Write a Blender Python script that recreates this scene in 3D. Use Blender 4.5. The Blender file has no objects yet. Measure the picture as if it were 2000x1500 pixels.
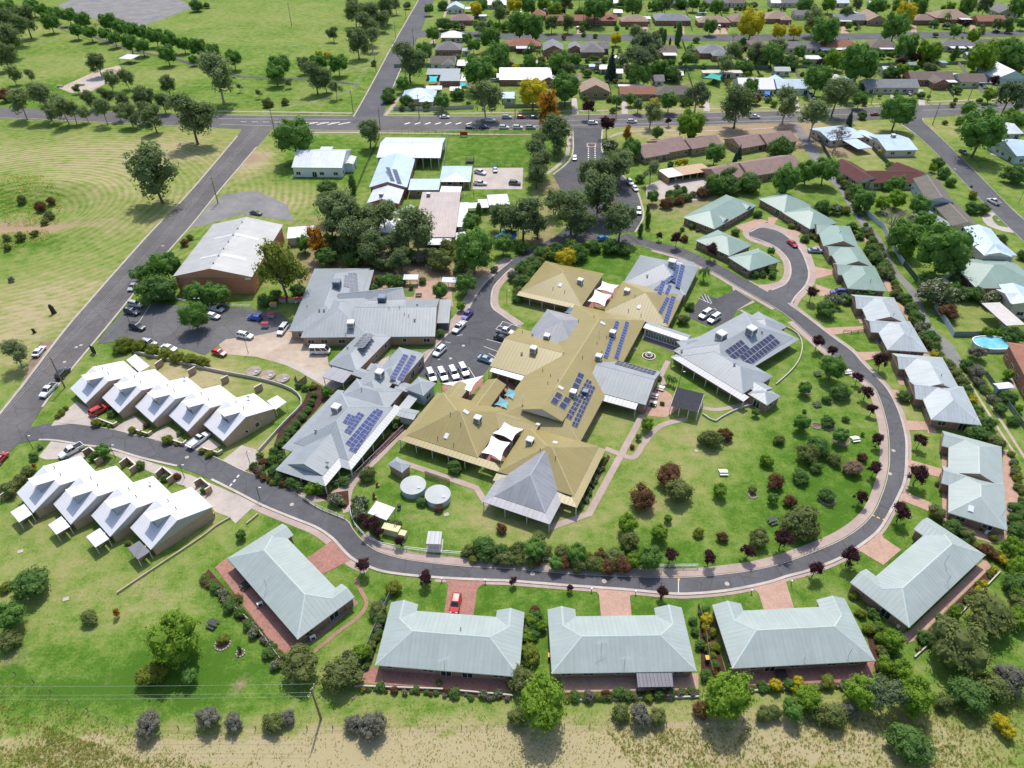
import bpy, math, random
from mathutils import Vector, Matrix
R = random.Random(7)
S = bpy.context.scene
COL = S.collection

# ---------------------------------------------------------------- camera, sky, sun, exposure
FPX, TH, CH = 1386.0, math.radians(38.4), 110.0
cd = bpy.data.cameras.new("camera"); cam = bpy.data.objects.new("camera", cd); COL.objects.link(cam)
cam.location = (0, 0, CH); cam.rotation_euler = (math.pi/2 - TH, 0, 0)
cd.sensor_fit = 'HORIZONTAL'; cd.sensor_width = 36; cd.lens = 36*FPX/2000
cd.clip_start = 1; cd.clip_end = 6000
S.camera = cam
SUN_EL, SUN_AZ = math.radians(60), math.radians(4)     # sun stands behind the town, seen from the camera; azimuth from +Y
W = bpy.data.worlds.new("World"); S.world = W; W.use_nodes = True
nt = W.node_tree; bg = nt.nodes['Background']
sky = nt.nodes.new('ShaderNodeTexSky'); sky.sky_type = 'NISHITA'; sky.sun_disc = False
sky.sun_elevation = SUN_EL; sky.sun_rotation = SUN_AZ; sky.air_density = 1.0; sky.dust_density = 2.0; sky.ozone_density = 1.0
nt.links.new(sky.outputs[0], bg.inputs[0]); bg.inputs[1].default_value = 0.15
sd = bpy.data.lights.new("sun", 'SUN'); sd.energy = 3.0; sd.angle = math.radians(0.6); sd.color = (1, .955, .89)
so = bpy.data.objects.new("sun", sd); COL.objects.link(so)
so.rotation_euler = Vector((math.sin(SUN_AZ)*math.cos(SUN_EL), math.cos(SUN_AZ)*math.cos(SUN_EL), math.sin(SUN_EL))).to_track_quat('Z', 'Y').to_euler()
S.view_settings.view_transform = 'Standard'; S.view_settings.look = 'None'; S.view_settings.gamma = 1
S.view_settings.use_curve_mapping = False; S.view_settings.exposure = 0.38
S.cycles.max_bounces = 5; S.cycles.diffuse_bounces = 3; S.cycles.glossy_bounces = 2; S.cycles.transmission_bounces = 3
S.cycles.transparent_max_bounces = 4

# ---------------------------------------------------------------- survey: a picture point and a height give a place
cT, sT = math.cos(TH), math.sin(TH)
def ray(px, py):
    u = (px-1000)/FPX; w = (750-py)/FPX
    return Vector((u, cT + w*sT, -sT + w*cT))
def G(px, py, z=0.0):
    d = ray(px, py); t = (z-CH)/d.z
    return Vector((d.x*t, d.y*t, z))
def pxm(p):                                   # picture points per metre at a place
    return FPX/(p[1]*cT - (p[2]-CH)*sT)
def lerp(a, b, t): return a + (b-a)*t

# ---------------------------------------------------------------- objects
def tag(o, label=None, cat=None, group=None, kind=None):
    if label: o['label'] = label
    if cat: o['category'] = cat
    if group: o['group'] = group
    if kind: o['kind'] = kind
    return o
def thing(name, loc, label, cat, group=None, rz=0):
    o = bpy.data.objects.new(name, None); COL.objects.link(o); o.empty_display_size = .5
    o.location = loc; o.rotation_euler = (0, 0, rz)
    return tag(o, label, cat, group)
def link(name, me, parent=None, loc=(0,0,0), rz=0, mtx=None):
    o = bpy.data.objects.new(name, me); COL.objects.link(o)
    if parent is not None: o.parent = parent
    if mtx is not None: o.matrix_local = mtx
    else:
        o.location = loc; o.rotation_euler = (0, 0, rz)
    return o
class MB:                                      # collects faces, makes ONE mesh with metre-true UVs per face
    def __init__(s, org=(0,0,0)): s.v=[]; s.f=[]; s.m=[]; s.o=Vector(org); s.col=None
    def poly(s, pts, m=0):
        b = len(s.v)
        s.v += [Vector(p)-s.o for p in pts]; s.f.append(tuple(range(b, b+len(pts)))); s.m.append(m)
    def hexa(s, b4, t4, m=0, bottom=True, top=None):
        b4 = [Vector(p) for p in b4]; t4 = [Vector(p) for p in t4]
        s.poly(t4, m if top is None else top)
        if bottom: s.poly(b4[::-1], m)
        for i in range(4):
            j = (i+1) % 4; s.poly([b4[i], b4[j], t4[j], t4[i]], m)
    def box(s, c, size, m=0, ax=None, top=None, bottom=True):
        ax = ax or (Vector((1,0,0)), Vector((0,1,0)))
        X, Y = ax[0]*size[0]/2, ax[1]*size[1]/2; c = Vector(c); Z = Vector((0,0,size[2]))
        q = [c-X-Y, c+X-Y, c+X+Y, c-X+Y]
        s.hexa(q, [p+Z for p in q], m, bottom, top)
    def prism(s, pts, z0, z1, m=0, top=None, bottom=False):
        a = [Vector((p[0], p[1], z0)) for p in pts]; b = [Vector((p[0], p[1], z1)) for p in pts]
        s.poly(b, m if top is None else top)
        if bottom: s.poly(a[::-1], m)
        n = len(a)
        for i in range(n):
            j = (i+1) % n; s.poly([a[i], a[j], b[j], b[i]], m)
    def tube(s, a, b, r0, r1=None, n=6, m=0, cap=True):
        a = Vector(a); b = Vector(b); r1 = r0 if r1 is None else r1
        d = (b-a).normalized(); u = d.orthogonal().normalized(); w = d.cross(u)
        A = [a + (u*math.cos(2*math.pi*i/n) + w*math.sin(2*math.pi*i/n))*r0 for i in range(n)]
        B = [b + (u*math.cos(2*math.pi*i/n) + w*math.sin(2*math.pi*i/n))*r1 for i in range(n)]
        for i in range(n):
            j = (i+1) % n; s.poly([A[i], A[j], B[j], B[i]], m)
        if cap: s.poly(B, m); s.poly(A[::-1], m)
    def bar(s, a, b, w, h, m=0):               # a rectangular rail from a to b, w wide, h high, sitting on the line
        a = Vector(a); b = Vector(b); d = (b-a); d.z = 0; d = d.normalized() if d.length > 1e-6 else Vector((1,0,0))
        n = Vector((-d.y, d.x, 0))*w/2; Z = Vector((0,0,h))
        s.hexa([a-n, b-n, b+n, a+n], [a-n+Z, b-n+Z, b+n+Z, a+n+Z], m)
    def mesh(s, name, mats):
        me = bpy.data.meshes.new(name); me.from_pydata(s.v, [], s.f)
        for m in mats: me.materials.append(m)
        me.polygons.foreach_set('material_index', s.m)
        uv = me.uv_layers.new(name='UVMap'); k = 0; buf = [0.0]*(2*len(me.loops))
        for f in s.f:
            n = Vector((0,0,0))
            for i in range(len(f)):
                p, q = s.v[f[i]], s.v[f[(i+1) % len(f)]]
                n.x += (p.y-q.y)*(p.z+q.z); n.y += (p.z-q.z)*(p.x+q.x); n.z += (p.x-q.x)*(p.y+q.y)
            n.normalize()
            if abs(n.z) > .9995: u, w = Vector((1,0,0)), Vector((0,1,0))
            else: u = Vector((-n.y, n.x, 0)).normalized(); w = n.cross(u)
            for i in f:
                buf[k] = s.v[i].dot(u); buf[k+1] = s.v[i].dot(w); k += 2
        uv.data.foreach_set('uv', buf)
        me.update(); return me
    def build(s, name, mats, parent=None):
        if not isinstance(mats, (list, tuple)): mats = [mats]
        loc = s.o if parent is None else s.o - parent.location
        return link(name, s.mesh(name, mats), parent, loc)
TPL = {}
def template(key, fn):
    if key not in TPL: TPL[key] = fn()
    return TPL[key]

# ---------------------------------------------------------------- materials
class N:
    def __init__(s, name):
        s.m = bpy.data.materials.new(name); s.m.use_nodes = True; s.t = s.m.node_tree
        s.b = s.t.nodes['Principled BSDF']
    def n(s, typ, **kw):
        x = s.t.nodes.new('ShaderNode'+typ)
        for k, v in kw.items():
            if k in x.inputs.keys(): x.inputs[k].default_value = v
            else: setattr(x, k, v)
        return x
    def l(s, a, b): s.t.links.new(a, b)
    def coord(s, kind='Object', scale=(1,1,1)):
        c = s.n('TexCoord'); mp = s.n('Mapping'); mp.inputs['Scale'].default_value = scale
        s.l(c.outputs[kind], mp.inputs[0]); return mp.outputs[0]
    def noise(s, co, scale, detail=4, rough=.6):
        x = s.n('TexNoise', Scale=scale, Detail=detail, Roughness=rough); s.l(co, x.inputs['Vector']); return x.outputs['Fac']
    def ramp(s, fac, stops):
        x = s.n('ValToRGB'); e = x.color_ramp.elements
        while len(e) < len(stops): e.new(.5)
        for i, (p, c) in enumerate(stops): e[i].position = p; e[i].color = (*c, 1) if len(c) == 3 else c
        s.l(fac, x.inputs[0]); return x.outputs[0]
    def mix(s, fac, a, b, mode='MIX'):
        x = s.n('Mix', data_type='RGBA', blend_type=mode)
        for sock, val in ((x.inputs[0], fac), (x.inputs[6], a), (x.inputs[7], b)):
            if hasattr(val, 'node'): s.l(val, sock)
            elif isinstance(val, (int, float)): sock.default_value = val
            else: sock.default_value = (*val, 1)
        return x.outputs[2]
    def math(s, op, a, b=0.0):
        x = s.n('Math', operation=op)
        for sock, val in ((x.inputs[0], a), (x.inputs[1], b)):
            if hasattr(val, 'node'): s.l(val, sock)
            else: sock.default_value = val
        return x.outputs[0]
    def bump(s, h, strength=.3, dist=.05):
        x = s.n('Bump', Strength=strength, Distance=dist); s.l(h, x.inputs['Height']); s.l(x.outputs[0], s.b.inputs['Normal'])
    def col(s, c):
        if hasattr(c, 'node'): s.l(c, s.b.inputs['Base Color'])
        else: s.b.inputs['Base Color'].default_value = (*c, 1)
    def rough(s, r, spec=.4): s.b.inputs['Roughness'].default_value = r; s.b.inputs['Specular IOR Level'].default_value = spec
def sc(c, k): return tuple(min(1, x*k) for x in c)
MATS = {}
def plain(name, c, rough=.7, var=.18, scale=1.2, spec=.35, bump=0):
    if name in MATS: return MATS[name]
    m = N(name); co = m.coord()
    f = m.noise(co, scale, 5, .65)
    m.col(m.ramp(f, [(.25, sc(c, 1-var)), (.75, sc(c, 1+var))])); m.rough(rough, spec)
    if bump: m.bump(m.noise(co, scale*6, 3), bump, .03)
    MATS[name] = m.m; return m.m
def metalroof(name, c, period=.76, rough=.42, amp=.13, wear=.24):
    if name in MATS: return MATS[name]
    m = N(name); uv = m.coord('UV')
    sep = m.n('SeparateXYZ'); m.l(uv, sep.inputs[0])
    ph = m.math('FRACT', m.math('DIVIDE', sep.outputs[0], period))
    rib = m.math('SMOOTH_MIN', 1.0, m.math('MULTIPLY', m.math('ABSOLUTE', m.math('SUBTRACT', ph, .5)), 6.0))   # narrow standing ribs
    sheet = m.n('TexWhiteNoise', noise_dimensions='1D'); m.l(m.math('FLOOR', m.math('DIVIDE', sep.outputs[0], period)), sheet.inputs['W'])
    lap = m.math('FRACT', m.math('DIVIDE', sep.outputs[1], 1.25))
    screw = m.math('LESS_THAN', lap, .07)
    big = m.noise(m.coord('Object'), .22, 5, .7); streak = m.noise(m.coord('UV', (1.6, .12, 1)), 1.0, 4, .6)
    k = m.math('ADD', m.math('MULTIPLY', big, .55), m.math('MULTIPLY', streak, .45))
    base = m.ramp(k, [(.3, sc(c, 1-wear)), (.7, sc(c, 1+wear))])
    base = m.mix(m.math('MULTIPLY', sheet.outputs['Value'], amp), base, sc(c, 1.35))
    base = m.mix(m.math('MULTIPLY', screw, amp*.9), base, sc(c, .6))
    base = m.mix(m.math('MULTIPLY', m.math('SUBTRACT', 1.0, rib), amp*2), base, sc(c, .55))
    m.col(base); m.rough(rough, .45); m.bump(rib, .35, .04)
    MATS[name] = m.m; return m.m
def tileroof(name, c, period=.33):
    if name in MATS: return MATS[name]
    m = N(name); uv = m.coord('UV')
    b = m.n('TexBrick', Scale=1.0); b.inputs['Brick Width'].default_value = .3; b.inputs['Row Height'].default_value = period
    b.inputs['Mortar Size'].default_value = .03; b.inputs['Mortar Smooth'].default_value = .4; b.inputs['Bias'].default_value = 0
    b.inputs['Color1'].default_value = (*sc(c, .82), 1); b.inputs['Color2'].default_value = (*sc(c, 1.2), 1); b.inputs['Mortar'].default_value = (*sc(c, .45), 1)
    m.l(uv, b.inputs['Vector'])
    f = m.noise(m.coord(), .5, 5, .7)
    m.col(m.mix(.55, b.outputs[0], m.ramp(f, [(.3, sc(c, .7)), (.55, c), (.75, (c[0]*1.25, c[1]*1.3, c[2]*1.3))])))
    m.rough(.85, .2); m.bump(b.outputs['Fac'], .4, .04)
    MATS[name] = m.m; return m.m
def brick(name, c, mortar=(.45,.4,.35)):
    if name in MATS: return MATS[name]
    m = N(name); uv = m.coord('UV')
    b = m.n('TexBrick', Scale=1.0); b.inputs['Brick Width'].default_value = .24; b.inputs['Row Height'].default_value = .086
    b.inputs['Mortar Size'].default_value = .01; b.inputs['Color1'].default_value = (*sc(c, .75), 1); b.inputs['Color2'].default_value = (*sc(c, 1.25), 1)
    b.inputs['Mortar'].default_value = (*mortar, 1); m.l(uv, b.inputs['Vector'])
    f = m.noise(m.coord(), .8, 5, .7)
    m.col(m.mix(.4, b.outputs[0], m.ramp(f, [(.3, sc(c, .7)), (.7, sc(c, 1.25))]))); m.rough(.9, .2)
    MATS[name] = m.m; return m.m
def ground_like(name, c1, c2, c3, s1=.08, s2=.9, fine=7, rough=.95, bump=.4):
    if name in MATS: return MATS[name]
    m = N(name); co = m.coord()
    a = m.noise(co, s1, 5, .6); b = m.noise(co, s2, 5, .7); f = m.noise(co, fine, 4, .75)
    k = m.math('ADD', m.math('MULTIPLY', a, .5), m.math('ADD', m.math('MULTIPLY', b, .3), m.math('MULTIPLY', f, .2)))
    m.col(m.ramp(k, [(.38, c1), (.5, c2), (.62, c3)])); m.rough(rough, .2); m.bump(f, bump, .05)
    MATS[name] = m.m; return m.m
def paver(name, c, w=.5, h=.5, contrast=.25):
    if name in MATS: return MATS[name]
    m = N(name); co = m.coord()
    b = m.n('TexBrick', Scale=1.0); b.inputs['Brick Width'].default_value = w; b.inputs['Row Height'].default_value = h
    b.inputs['Mortar Size'].default_value = .02; b.inputs['Color1'].default_value = (*sc(c, 1-contrast), 1); b.inputs['Color2'].default_value = (*sc(c, 1+contrast), 1)
    b.inputs['Mortar'].default_value = (*sc(c, .6), 1); m.l(co, b.inputs['Vector'])
    f = m.noise(co, .5, 6, .7)
    m.col(m.mix(.5, b.outputs[0], m.ramp(f, [(.3, sc(c, .72)), (.7, sc(c, 1.2))]))); m.rough(.9, .2)
    MATS[name] = m.m; return m.m
def glass(name='window_glass', c=(.02,.025,.03), rough=.06):
    if name in MATS: return MATS[name]
    m = N(name); m.col(c); m.rough(rough, .8); MATS[name] = m.m; return m.m
GLASS = glass()
R_GREEN = metalroof('pale_green_steel', (.325,.375,.355), amp=.07, wear=.15); R_GREEN2 = metalroof('green_steel', (.225,.315,.27), amp=.07, wear=.15)
R_GREYG = metalroof('grey_green_steel', (.37,.41,.42))
R_KHAKI = metalroof('khaki_steel', (.285,.23,.088), period=.9, amp=.06, wear=.13); R_GREY = metalroof('grey_steel', (.27,.295,.308), period=.9, amp=.06, wear=.17)
R_GREY2 = metalroof('lilac_grey_steel', (.27,.275,.295), period=1.0, amp=.07); R_WHITE = metalroof('white_steel', (.64,.64,.665), amp=.09, wear=.10)
R_SHED = metalroof('weathered_shed_steel', (.40,.40,.385), period=.8, amp=.1); R_ZINC = metalroof('pale_zinc_steel', (.52,.56,.60), amp=.08)
R_BLUE = metalroof('pale_blue_steel', (.42,.53,.62), amp=.08); R_PINK = metalroof('pinkish_brown_steel', (.40,.325,.295), period=.8, amp=.15)
T_BROWN = tileroof('brown_roof_tiles', (.20,.155,.135)); T_GREY = tileroof('grey_roof_tiles', (.21,.20,.20)); T_TERRA = tileroof('terracotta_roof_tiles', (.33,.155,.105))
T_PINK = tileroof('pinkish_roof_tiles', (.29,.20,.175)); T_MAROON = tileroof('maroon_roof_tiles', (.115,.045,.042)); T_SAND = tileroof('sandy_roof_tiles', (.36,.26,.20))
T_SLATE = tileroof('slate_grey_roof_tiles', (.25,.26,.275)); T_MOSS = tileroof('mossy_grey_roof_tiles', (.17,.155,.13))
B_BROWN = brick('tan_brown_brick', (.43,.29,.18)); B_RED = brick('red_brick', (.30,.09,.05)); B_ORANGE = brick('orange_brick', (.56,.19,.085))
B_VILLA = brick('rosy_brown_brick', (.28,.15,.10)); B_CREAM = plain('cream_render', (.55,.50,.42), .85); B_TAN = brick('tan_brick', (.36,.22,.13))
B_WHITE = plain('white_weatherboard', (.68,.70,.70), .75, .06); B_BLUEW = plain('pale_blue_board', (.45,.53,.60), .75, .06)
GUTTER = plain('gutter_paint', (.34,.33,.31), .5, .08); CREAMTRIM = plain('cream_trim', (.62,.58,.50), .6, .06); WHITE = plain('white_paint', (.75,.75,.74), .5, .05)
DARK = plain('dark_metal', (.03,.032,.036), .5, .1); STEEL = plain('galvanised_steel', (.42,.44,.46), .45, .1)
SOFFIT = plain('soffit_board', (.40,.38,.35), .8, .05)
TIMBER = plain('weathered_timber', (.24,.17,.11), .85, .25, 2.0)
# ---------------------------------------------------------------- building blocks
class Bld:                                     # one building: an Empty that parents walls, roofs, windows ...
    def __init__(s, name, px, py, label, cat='building', group=None):
        s.o = thing(name, G(px, py), label, cat, group); s.planes = []
    def hit(s, px, py):                        # where the sight line through a picture point meets this building's roof
        d = ray(px, py); C = Vector((0,0,CH)); best = None
        for poly in s.planes:
            n = (poly[1]-poly[0]).cross(poly[2]-poly[0]).normalized()
            if n.z < 0: n = -n
            den = n.dot(d)
            if abs(den) < 1e-6: continue
            t = n.dot(poly[0]-C)/den; p = C + d*t; ok = True; sg = 0
            for i in range(len(poly)):
                a, b = poly[i], poly[(i+1) % len(poly)]
                z = (b.x-a.x)*(p.y-a.y) - (b.y-a.y)*(p.x-a.x)
                if abs(z) < 1e-3: continue
                if sg == 0: sg = 1 if z > 0 else -1
                elif (z > 0) != (sg > 0): ok = False; break
            if ok and (best is None or t < best[0]): best = (t, p, n)
        return None if best is None else best[1:]
def rect(A, B, C, z):
    a, b, c = (p if isinstance(p, Vector) else G(*p, z) for p in (A, B, C))
    ex = b-a; Wd = ex.length; ex.normalize(); ey = Vector((-ex.y, ex.x, 0)); Dp = (c-b).dot(ey)
    if Dp < 0: ey = -ey; Dp = -Dp
    return a, ex, ey, Wd, Dp
def window_mesh(w, h, frame, pane, bars=1):
    def f():
        m = MB(); t = .07                       # in x (along the wall), y = outwards, z up
        for a, b, c, d in ((-w/2-t, w/2+t, -t, 0), (-w/2-t, w/2+t, h, h+t), (-w/2-t, -w/2, 0, h), (w/2, w/2+t, 0, h)):
            m.hexa([(a,0,c),(b,0,c),(b,.06,c),(a,.06,c)], [(a,0,d),(b,0,d),(b,.06,d),(a,.06,d)])
        for k in range(1, bars+1):
            x = -w/2 + w*k/(bars+1); m.hexa([(x-.03,0,0),(x+.03,0,0),(x+.03,.055,0),(x-.03,.055,0)], [(x-.03,0,h),(x+.03,0,h),(x+.03,.055,h),(x-.03,.055,h)])
        p = MB(); p.hexa([(-w/2,0,0),(w/2,0,0),(w/2,.03,0),(-w/2,.03,0)], [(-w/2,0,h),(w/2,0,h),(w/2,.03,h),(-w/2,.03,h)])
        return m.mesh('window', [frame]), p.mesh('pane', [pane])
    return template(('win', w, h, frame.name, pane.name, bars), f)
def put_window(bld, base, out, w=1.6, h=1.2, sill=.9, frame=None, pane=None, bars=1, name='window'):
    fm, pm = window_mesh(w, h, frame or WHITE, pane or GLASS, bars)
    rz = math.atan2(out.y, out.x) - math.pi/2
    o = link(name, fm, bld.o, base + out*.005 + Vector((0,0,sill)) - bld.o.location, rz)
    link('pane', pm, o); return o
def wall_box(bld, a, ex, ey, Wd, Dp, z0, z1, mat, wins=True, wname='wall', frame=None, skip='', gap=4.2):
    q = [a, a+ex*Wd, a+ex*Wd+ey*Dp, a+ey*Dp]
    m = MB(bld.o.location)
    m.hexa([Vector((p.x,p.y,z0-.1)) for p in q], [Vector((p.x,p.y,z1)) for p in q], 0)
    m.build(wname, mat, bld.o)
    if not wins: return
    for i, key in enumerate('frbl'):
        if key in skip: continue
        p, r = q[i], q[(i+1) % 4]; out = (p-q[(i+3) % 4]).normalized() if i % 2 == 0 else (p-q[i-1]).normalized()
        mid = (p+r)/2
        if out.dot(Vector((0,0,CH))-mid) < 0 and key != 'f': continue
        L = (r-p).length; n = int(L/gap)
        for k in range(n):
            t = (k+.5)/n + R.uniform(-.06, .06)
            tp = R.random(); base = Vector((*(p.lerp(r, t)).xy, z0))
            if tp < .62: put_window(bld, base, out, 1.7, 1.2, .9, frame)
            elif tp < .82: put_window(bld, base, out, 1.0, 1.0, 1.05, frame, bars=0)
            else: put_window(bld, base, out, 1.7, 2.05, .06, frame, name='glass_door')
CAPM = {}
def ridge(bld, p, q, mat, w=.32):
    d = (q-p); L = d.length
    if L < .6: return
    d.normalize(); n = d.cross(Vector((0,0,1))).normalized()*w/2; up = Vector((0,0,.07)); dn = Vector((0,0,-.06))
    m = MB(bld.o.location)
    m.poly([p-n+dn, q-n+dn, q+up, p+up]); m.poly([p+up, q+up, q+n+dn, p+n+dn]); m.poly([p-n+dn, p+up, p+n+dn]); m.poly([q-n+dn, q+n+dn, q+up])
    m.build('ridge_cap', mat, bld.o)
def light_of(mat, k=1.22):
    key = mat.name+'_cap'
    if key in MATS: return MATS[key]
    c = CAPC.get(mat.name, (.4,.4,.4)); return plain(key, sc(c, k), .5, .06)
CAPC = {'pale_green_steel':(.40,.46,.43),'green_steel':(.27,.37,.32),'grey_green_steel':(.40,.44,.45),'khaki_steel':(.38,.32,.16),'grey_steel':(.34,.37,.39),
 'lilac_grey_steel':(.33,.34,.36),'white_steel':(.78,.78,.8),'pale_zinc_steel':(.56,.6,.63),'pale_blue_steel':(.45,.55,.63),'brown_roof_tiles':(.24,.18,.15),'grey_roof_tiles':(.25,.24,.23),
 'terracotta_roof_tiles':(.37,.18,.13),'pinkish_roof_tiles':(.31,.22,.19),'maroon_roof_tiles':(.16,.07,.06),'sandy_roof_tiles':(.38,.28,.22),'slate_grey_roof_tiles':(.28,.29,.3),'mossy_grey_roof_tiles':(.25,.2,.17),
 'weathered_shed_steel':(.4,.4,.39),'pinkish_brown_steel':(.4,.33,.3)}
def roof_faces(bld, faces, edge, mat, caps=(), thick=.2, gut=None, name='roof', gables=(), gmat=None):
    m = MB(bld.o.location)
    for f in faces: m.poly(f, 0); bld.planes.append([Vector(p) for p in f])
    n = len(edge); dn = Vector((0,0,-thick))
    for i in range(n):
        a, b = edge[i], edge[(i+1) % n]; m.poly([a+dn, b+dn, b, a], 1)
    m.poly([p+dn for p in edge][::-1], 2)
    for g in gables: m.poly(g, 3)
    m.build(name, [mat, gut or GUTTER, SOFFIT, gmat or SOFFIT], bld.o)
    for p, q in caps: ridge(bld, p, q, light_of(mat))
def block(bld, A, B, C, z=2.7, kind='hip', pitch=22, ov=.55, roof=None, wall=None, along=None, ends='hh', rise=None, caps=True, wins=True, base=0, gut=None,
          ovs=None, skip='', frame=None, gap=4.2, thick=.2, endover=None):
    """A, B: the eave corners of one side in the picture, C: the next corner. Local x runs A to B, y towards C."""
    a, ex, ey, Wd, Dp = rect(A, B, C, z)
    def L(x, y, h=0): return a + ex*x + ey*y + Vector((0,0,h))
    if ovs is None: ovs = ov
    if wall is not None:
        wall_box(bld, L(ovs, ovs), ex, ey, Wd-2*ovs, Dp-2*ovs, base, z-.12, wall, wins, frame=frame, skip=skip, gap=gap)
    edge = [L(0,0), L(Wd,0), L(Wd,Dp), L(0,Dp)]
    tp = math.tan(math.radians(pitch))
    if kind in ('hip', 'gable'):
        ax = along or ('x' if Wd >= Dp else 'y')
        if ax == 'y':
            T = lambda u, v, h=0: L(v, u, h); lu, lv = Dp, Wd
        else:
            T = L; lu, lv = Wd, Dp
        h = rise if rise is not None else tp*lv/2
        i0 = lv/2 if (kind == 'hip' and ends[0] == 'h') else 0; i1 = lv/2 if (kind == 'hip' and ends[1] == 'h') else 0
        if i0 + i1 > lu: sft = (i0+i1-lu)/2; i0 -= sft; i1 -= sft
        r0, r1 = T(i0, lv/2, h), T(lu-i1, lv/2, h)
        c00, c10, c11, c01 = T(0,0), T(lu,0), T(lu,lv), T(0,lv)
        faces = [[c00, c10, r1, r0], [c11, c01, r0, r1]]; gab = []
        (faces if i0 > 0 else gab).append([c01, c00, r0]); (faces if i1 > 0 else gab).append([c10, c11, r1])
        if ax == 'y': faces = [f[::-1] for f in faces]; gab = [g[::-1] for g in gab]
        # inset the gable triangles under a verge
        cl = []
        if caps:
            cl = [(r0, r1)]
            if i0 > 0: cl += [(c00, r0), (c01, r0)]
            if i1 > 0: cl += [(c10, r1), (c11, r1)]
        roof_faces(bld, faces, edge, roof, cl, thick, gut, gables=gab, gmat=wall or SOFFIT)
        return dict(L=L, W=Wd, D=Dp, r0=r0, r1=r1)
    if kind in ('flat', 'skillion'):
        h = rise or .15
        top = [L(0,0), L(Wd,0), L(Wd,Dp,h), L(0,Dp,h)]
        roof_faces(bld, [top], top, roof, (), thick, gut)
        return dict(L=L, W=Wd, D=Dp)
def villa(bld, A, B, E, Pv, wings='AB', z=2.6, pitch=22, roof=None, wall=None, endA='h', endB='h', dz=0, wins=True):
    """Main hip with wings towards the road. A,B: eave corners of the garden side; E: outer end corner of the wing at A (or at B when only 'B');
    Pv: the inner corner where that wing meets the main eave."""
    a, b = G(*A, z+dz), G(*B, z+dz); ex = (b-a); Wd = ex.length; ex.normalize(); ey = Vector((-ex.y, ex.x, 0))
    e, pv = G(*E, z+dz), G(*Pv, z+dz)
    if (e-a).dot(ey) < 0: ey = -ey
    Dt = (e-a).dot(ey); D = (pv-a).dot(ey)
    w = (pv-a).dot(ex) if 'A' in wings else Wd-(pv-a).dot(ex)
    w = max(3.0, min(w, D*.9)); t = math.tan(math.radians(pitch))
    def L(x, y, h=0): return a + ex*x + ey*y + Vector((0,0,h))
    h = D/2; faces = []; caps = []; gab = []; edge = []
    ra = L(h if endA == 'h' else 0, h, h*t); rb = L(Wd-(h if endB == 'h' else 0), h, h*t)
    faces.append([L(0,0), L(Wd,0), rb, ra]); caps.append((ra, rb))
    back = []
    e1 = [L(0,0), L(Wd,0)]
    # B end
    if 'B' in wings:
        v, g1, g0, o1 = L(Wd-w/2, D-w/2, w/2*t), L(Wd-w/2, Dt, w/2*t), L(Wd-w, Dt), L(Wd, Dt)
        faces.append([L(Wd,0), o1, g1, v, rb]); faces.append([L(Wd-w,D), v, g1, g0]); gab.append([o1, g0, g1])
        caps += [(v, g1), (rb, v), (L(Wd,0), rb)]; e1 += [o1, g0, L(Wd-w,D)]; back += [L(Wd-w,D), v, rb]
    else:
        c = L(Wd, D); e1.append(c); back += [c, rb]
        if endB == 'h': faces.append([L(Wd,0), c, rb]); caps += [(L(Wd,0), rb), (c, rb)]
        else: gab.append([L(Wd,0), c, rb])
    if 'A' in wings:
        v, g1, g0, o1 = L(w/2, D-w/2, w/2*t), L(w/2, Dt, w/2*t), L(w, Dt), L(0, Dt)
        faces.append([L(0,0), ra, v, g1, o1]); faces.append([L(w,D), g0, g1, v]); gab.append([g0, o1, g1])
        caps += [(v, g1), (ra, v), (L(0,0), ra)]; e1 += [L(w,D), g0, o1]; back += [ra, v, L(w,D)]
    else:
        c = L(0, D); e1.append(c); back += [ra, c]
        if endA == 'h': faces.append([L(0,0), ra, c]); caps += [(L(0,0), ra), (c, ra)]
        else: gab.append([L(0,0), ra, c])
    faces.append(back)
    # convex pieces for the roof test (the drawn faces may be concave)
    n0 = len(bld.planes)
    roof_faces(bld, faces, e1, roof, caps, .2, CREAMTRIM, gables=gab, gmat=wall)
    o = .6
    wall_box(bld, L(o,o), ex, ey, Wd-2*o, D-2*o, 0, z-.1, wall, wins, frame=CREAMTRIM)
    for s in wings:
        x0 = .4 if s == 'A' else Wd-w+.4
        wall_box(bld, L(x0, D-o-.02), ex, ey, w-.8, Dt-D+o-.3, 0, z-.13, wall, wins, skip='fb', frame=CREAMTRIM)
    return dict(L=L, W=Wd, D=D, Dt=Dt, w=w, ey=ey, ex=ex)
def posts(bld, p, q, n, z, w=.14, mat=None, z0=0, name='verandah_post'):
    mat = mat or CREAMTRIM
    me = template(('post', w, round(z-z0,2), mat.name), lambda: (lambda m: (m.box((0,0,0), (w,w,z-z0)), m.mesh(name, [mat]))[1])(MB()))
    rz = math.atan2(q.y-p.y, q.x-p.x)
    for i in range(n):
        t = i/(n-1) if n > 1 else .5; c = p.lerp(q, t); link(name, me, bld.o, Vector((c.x, c.y, z0)) - bld.o.location, rz)
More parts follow.
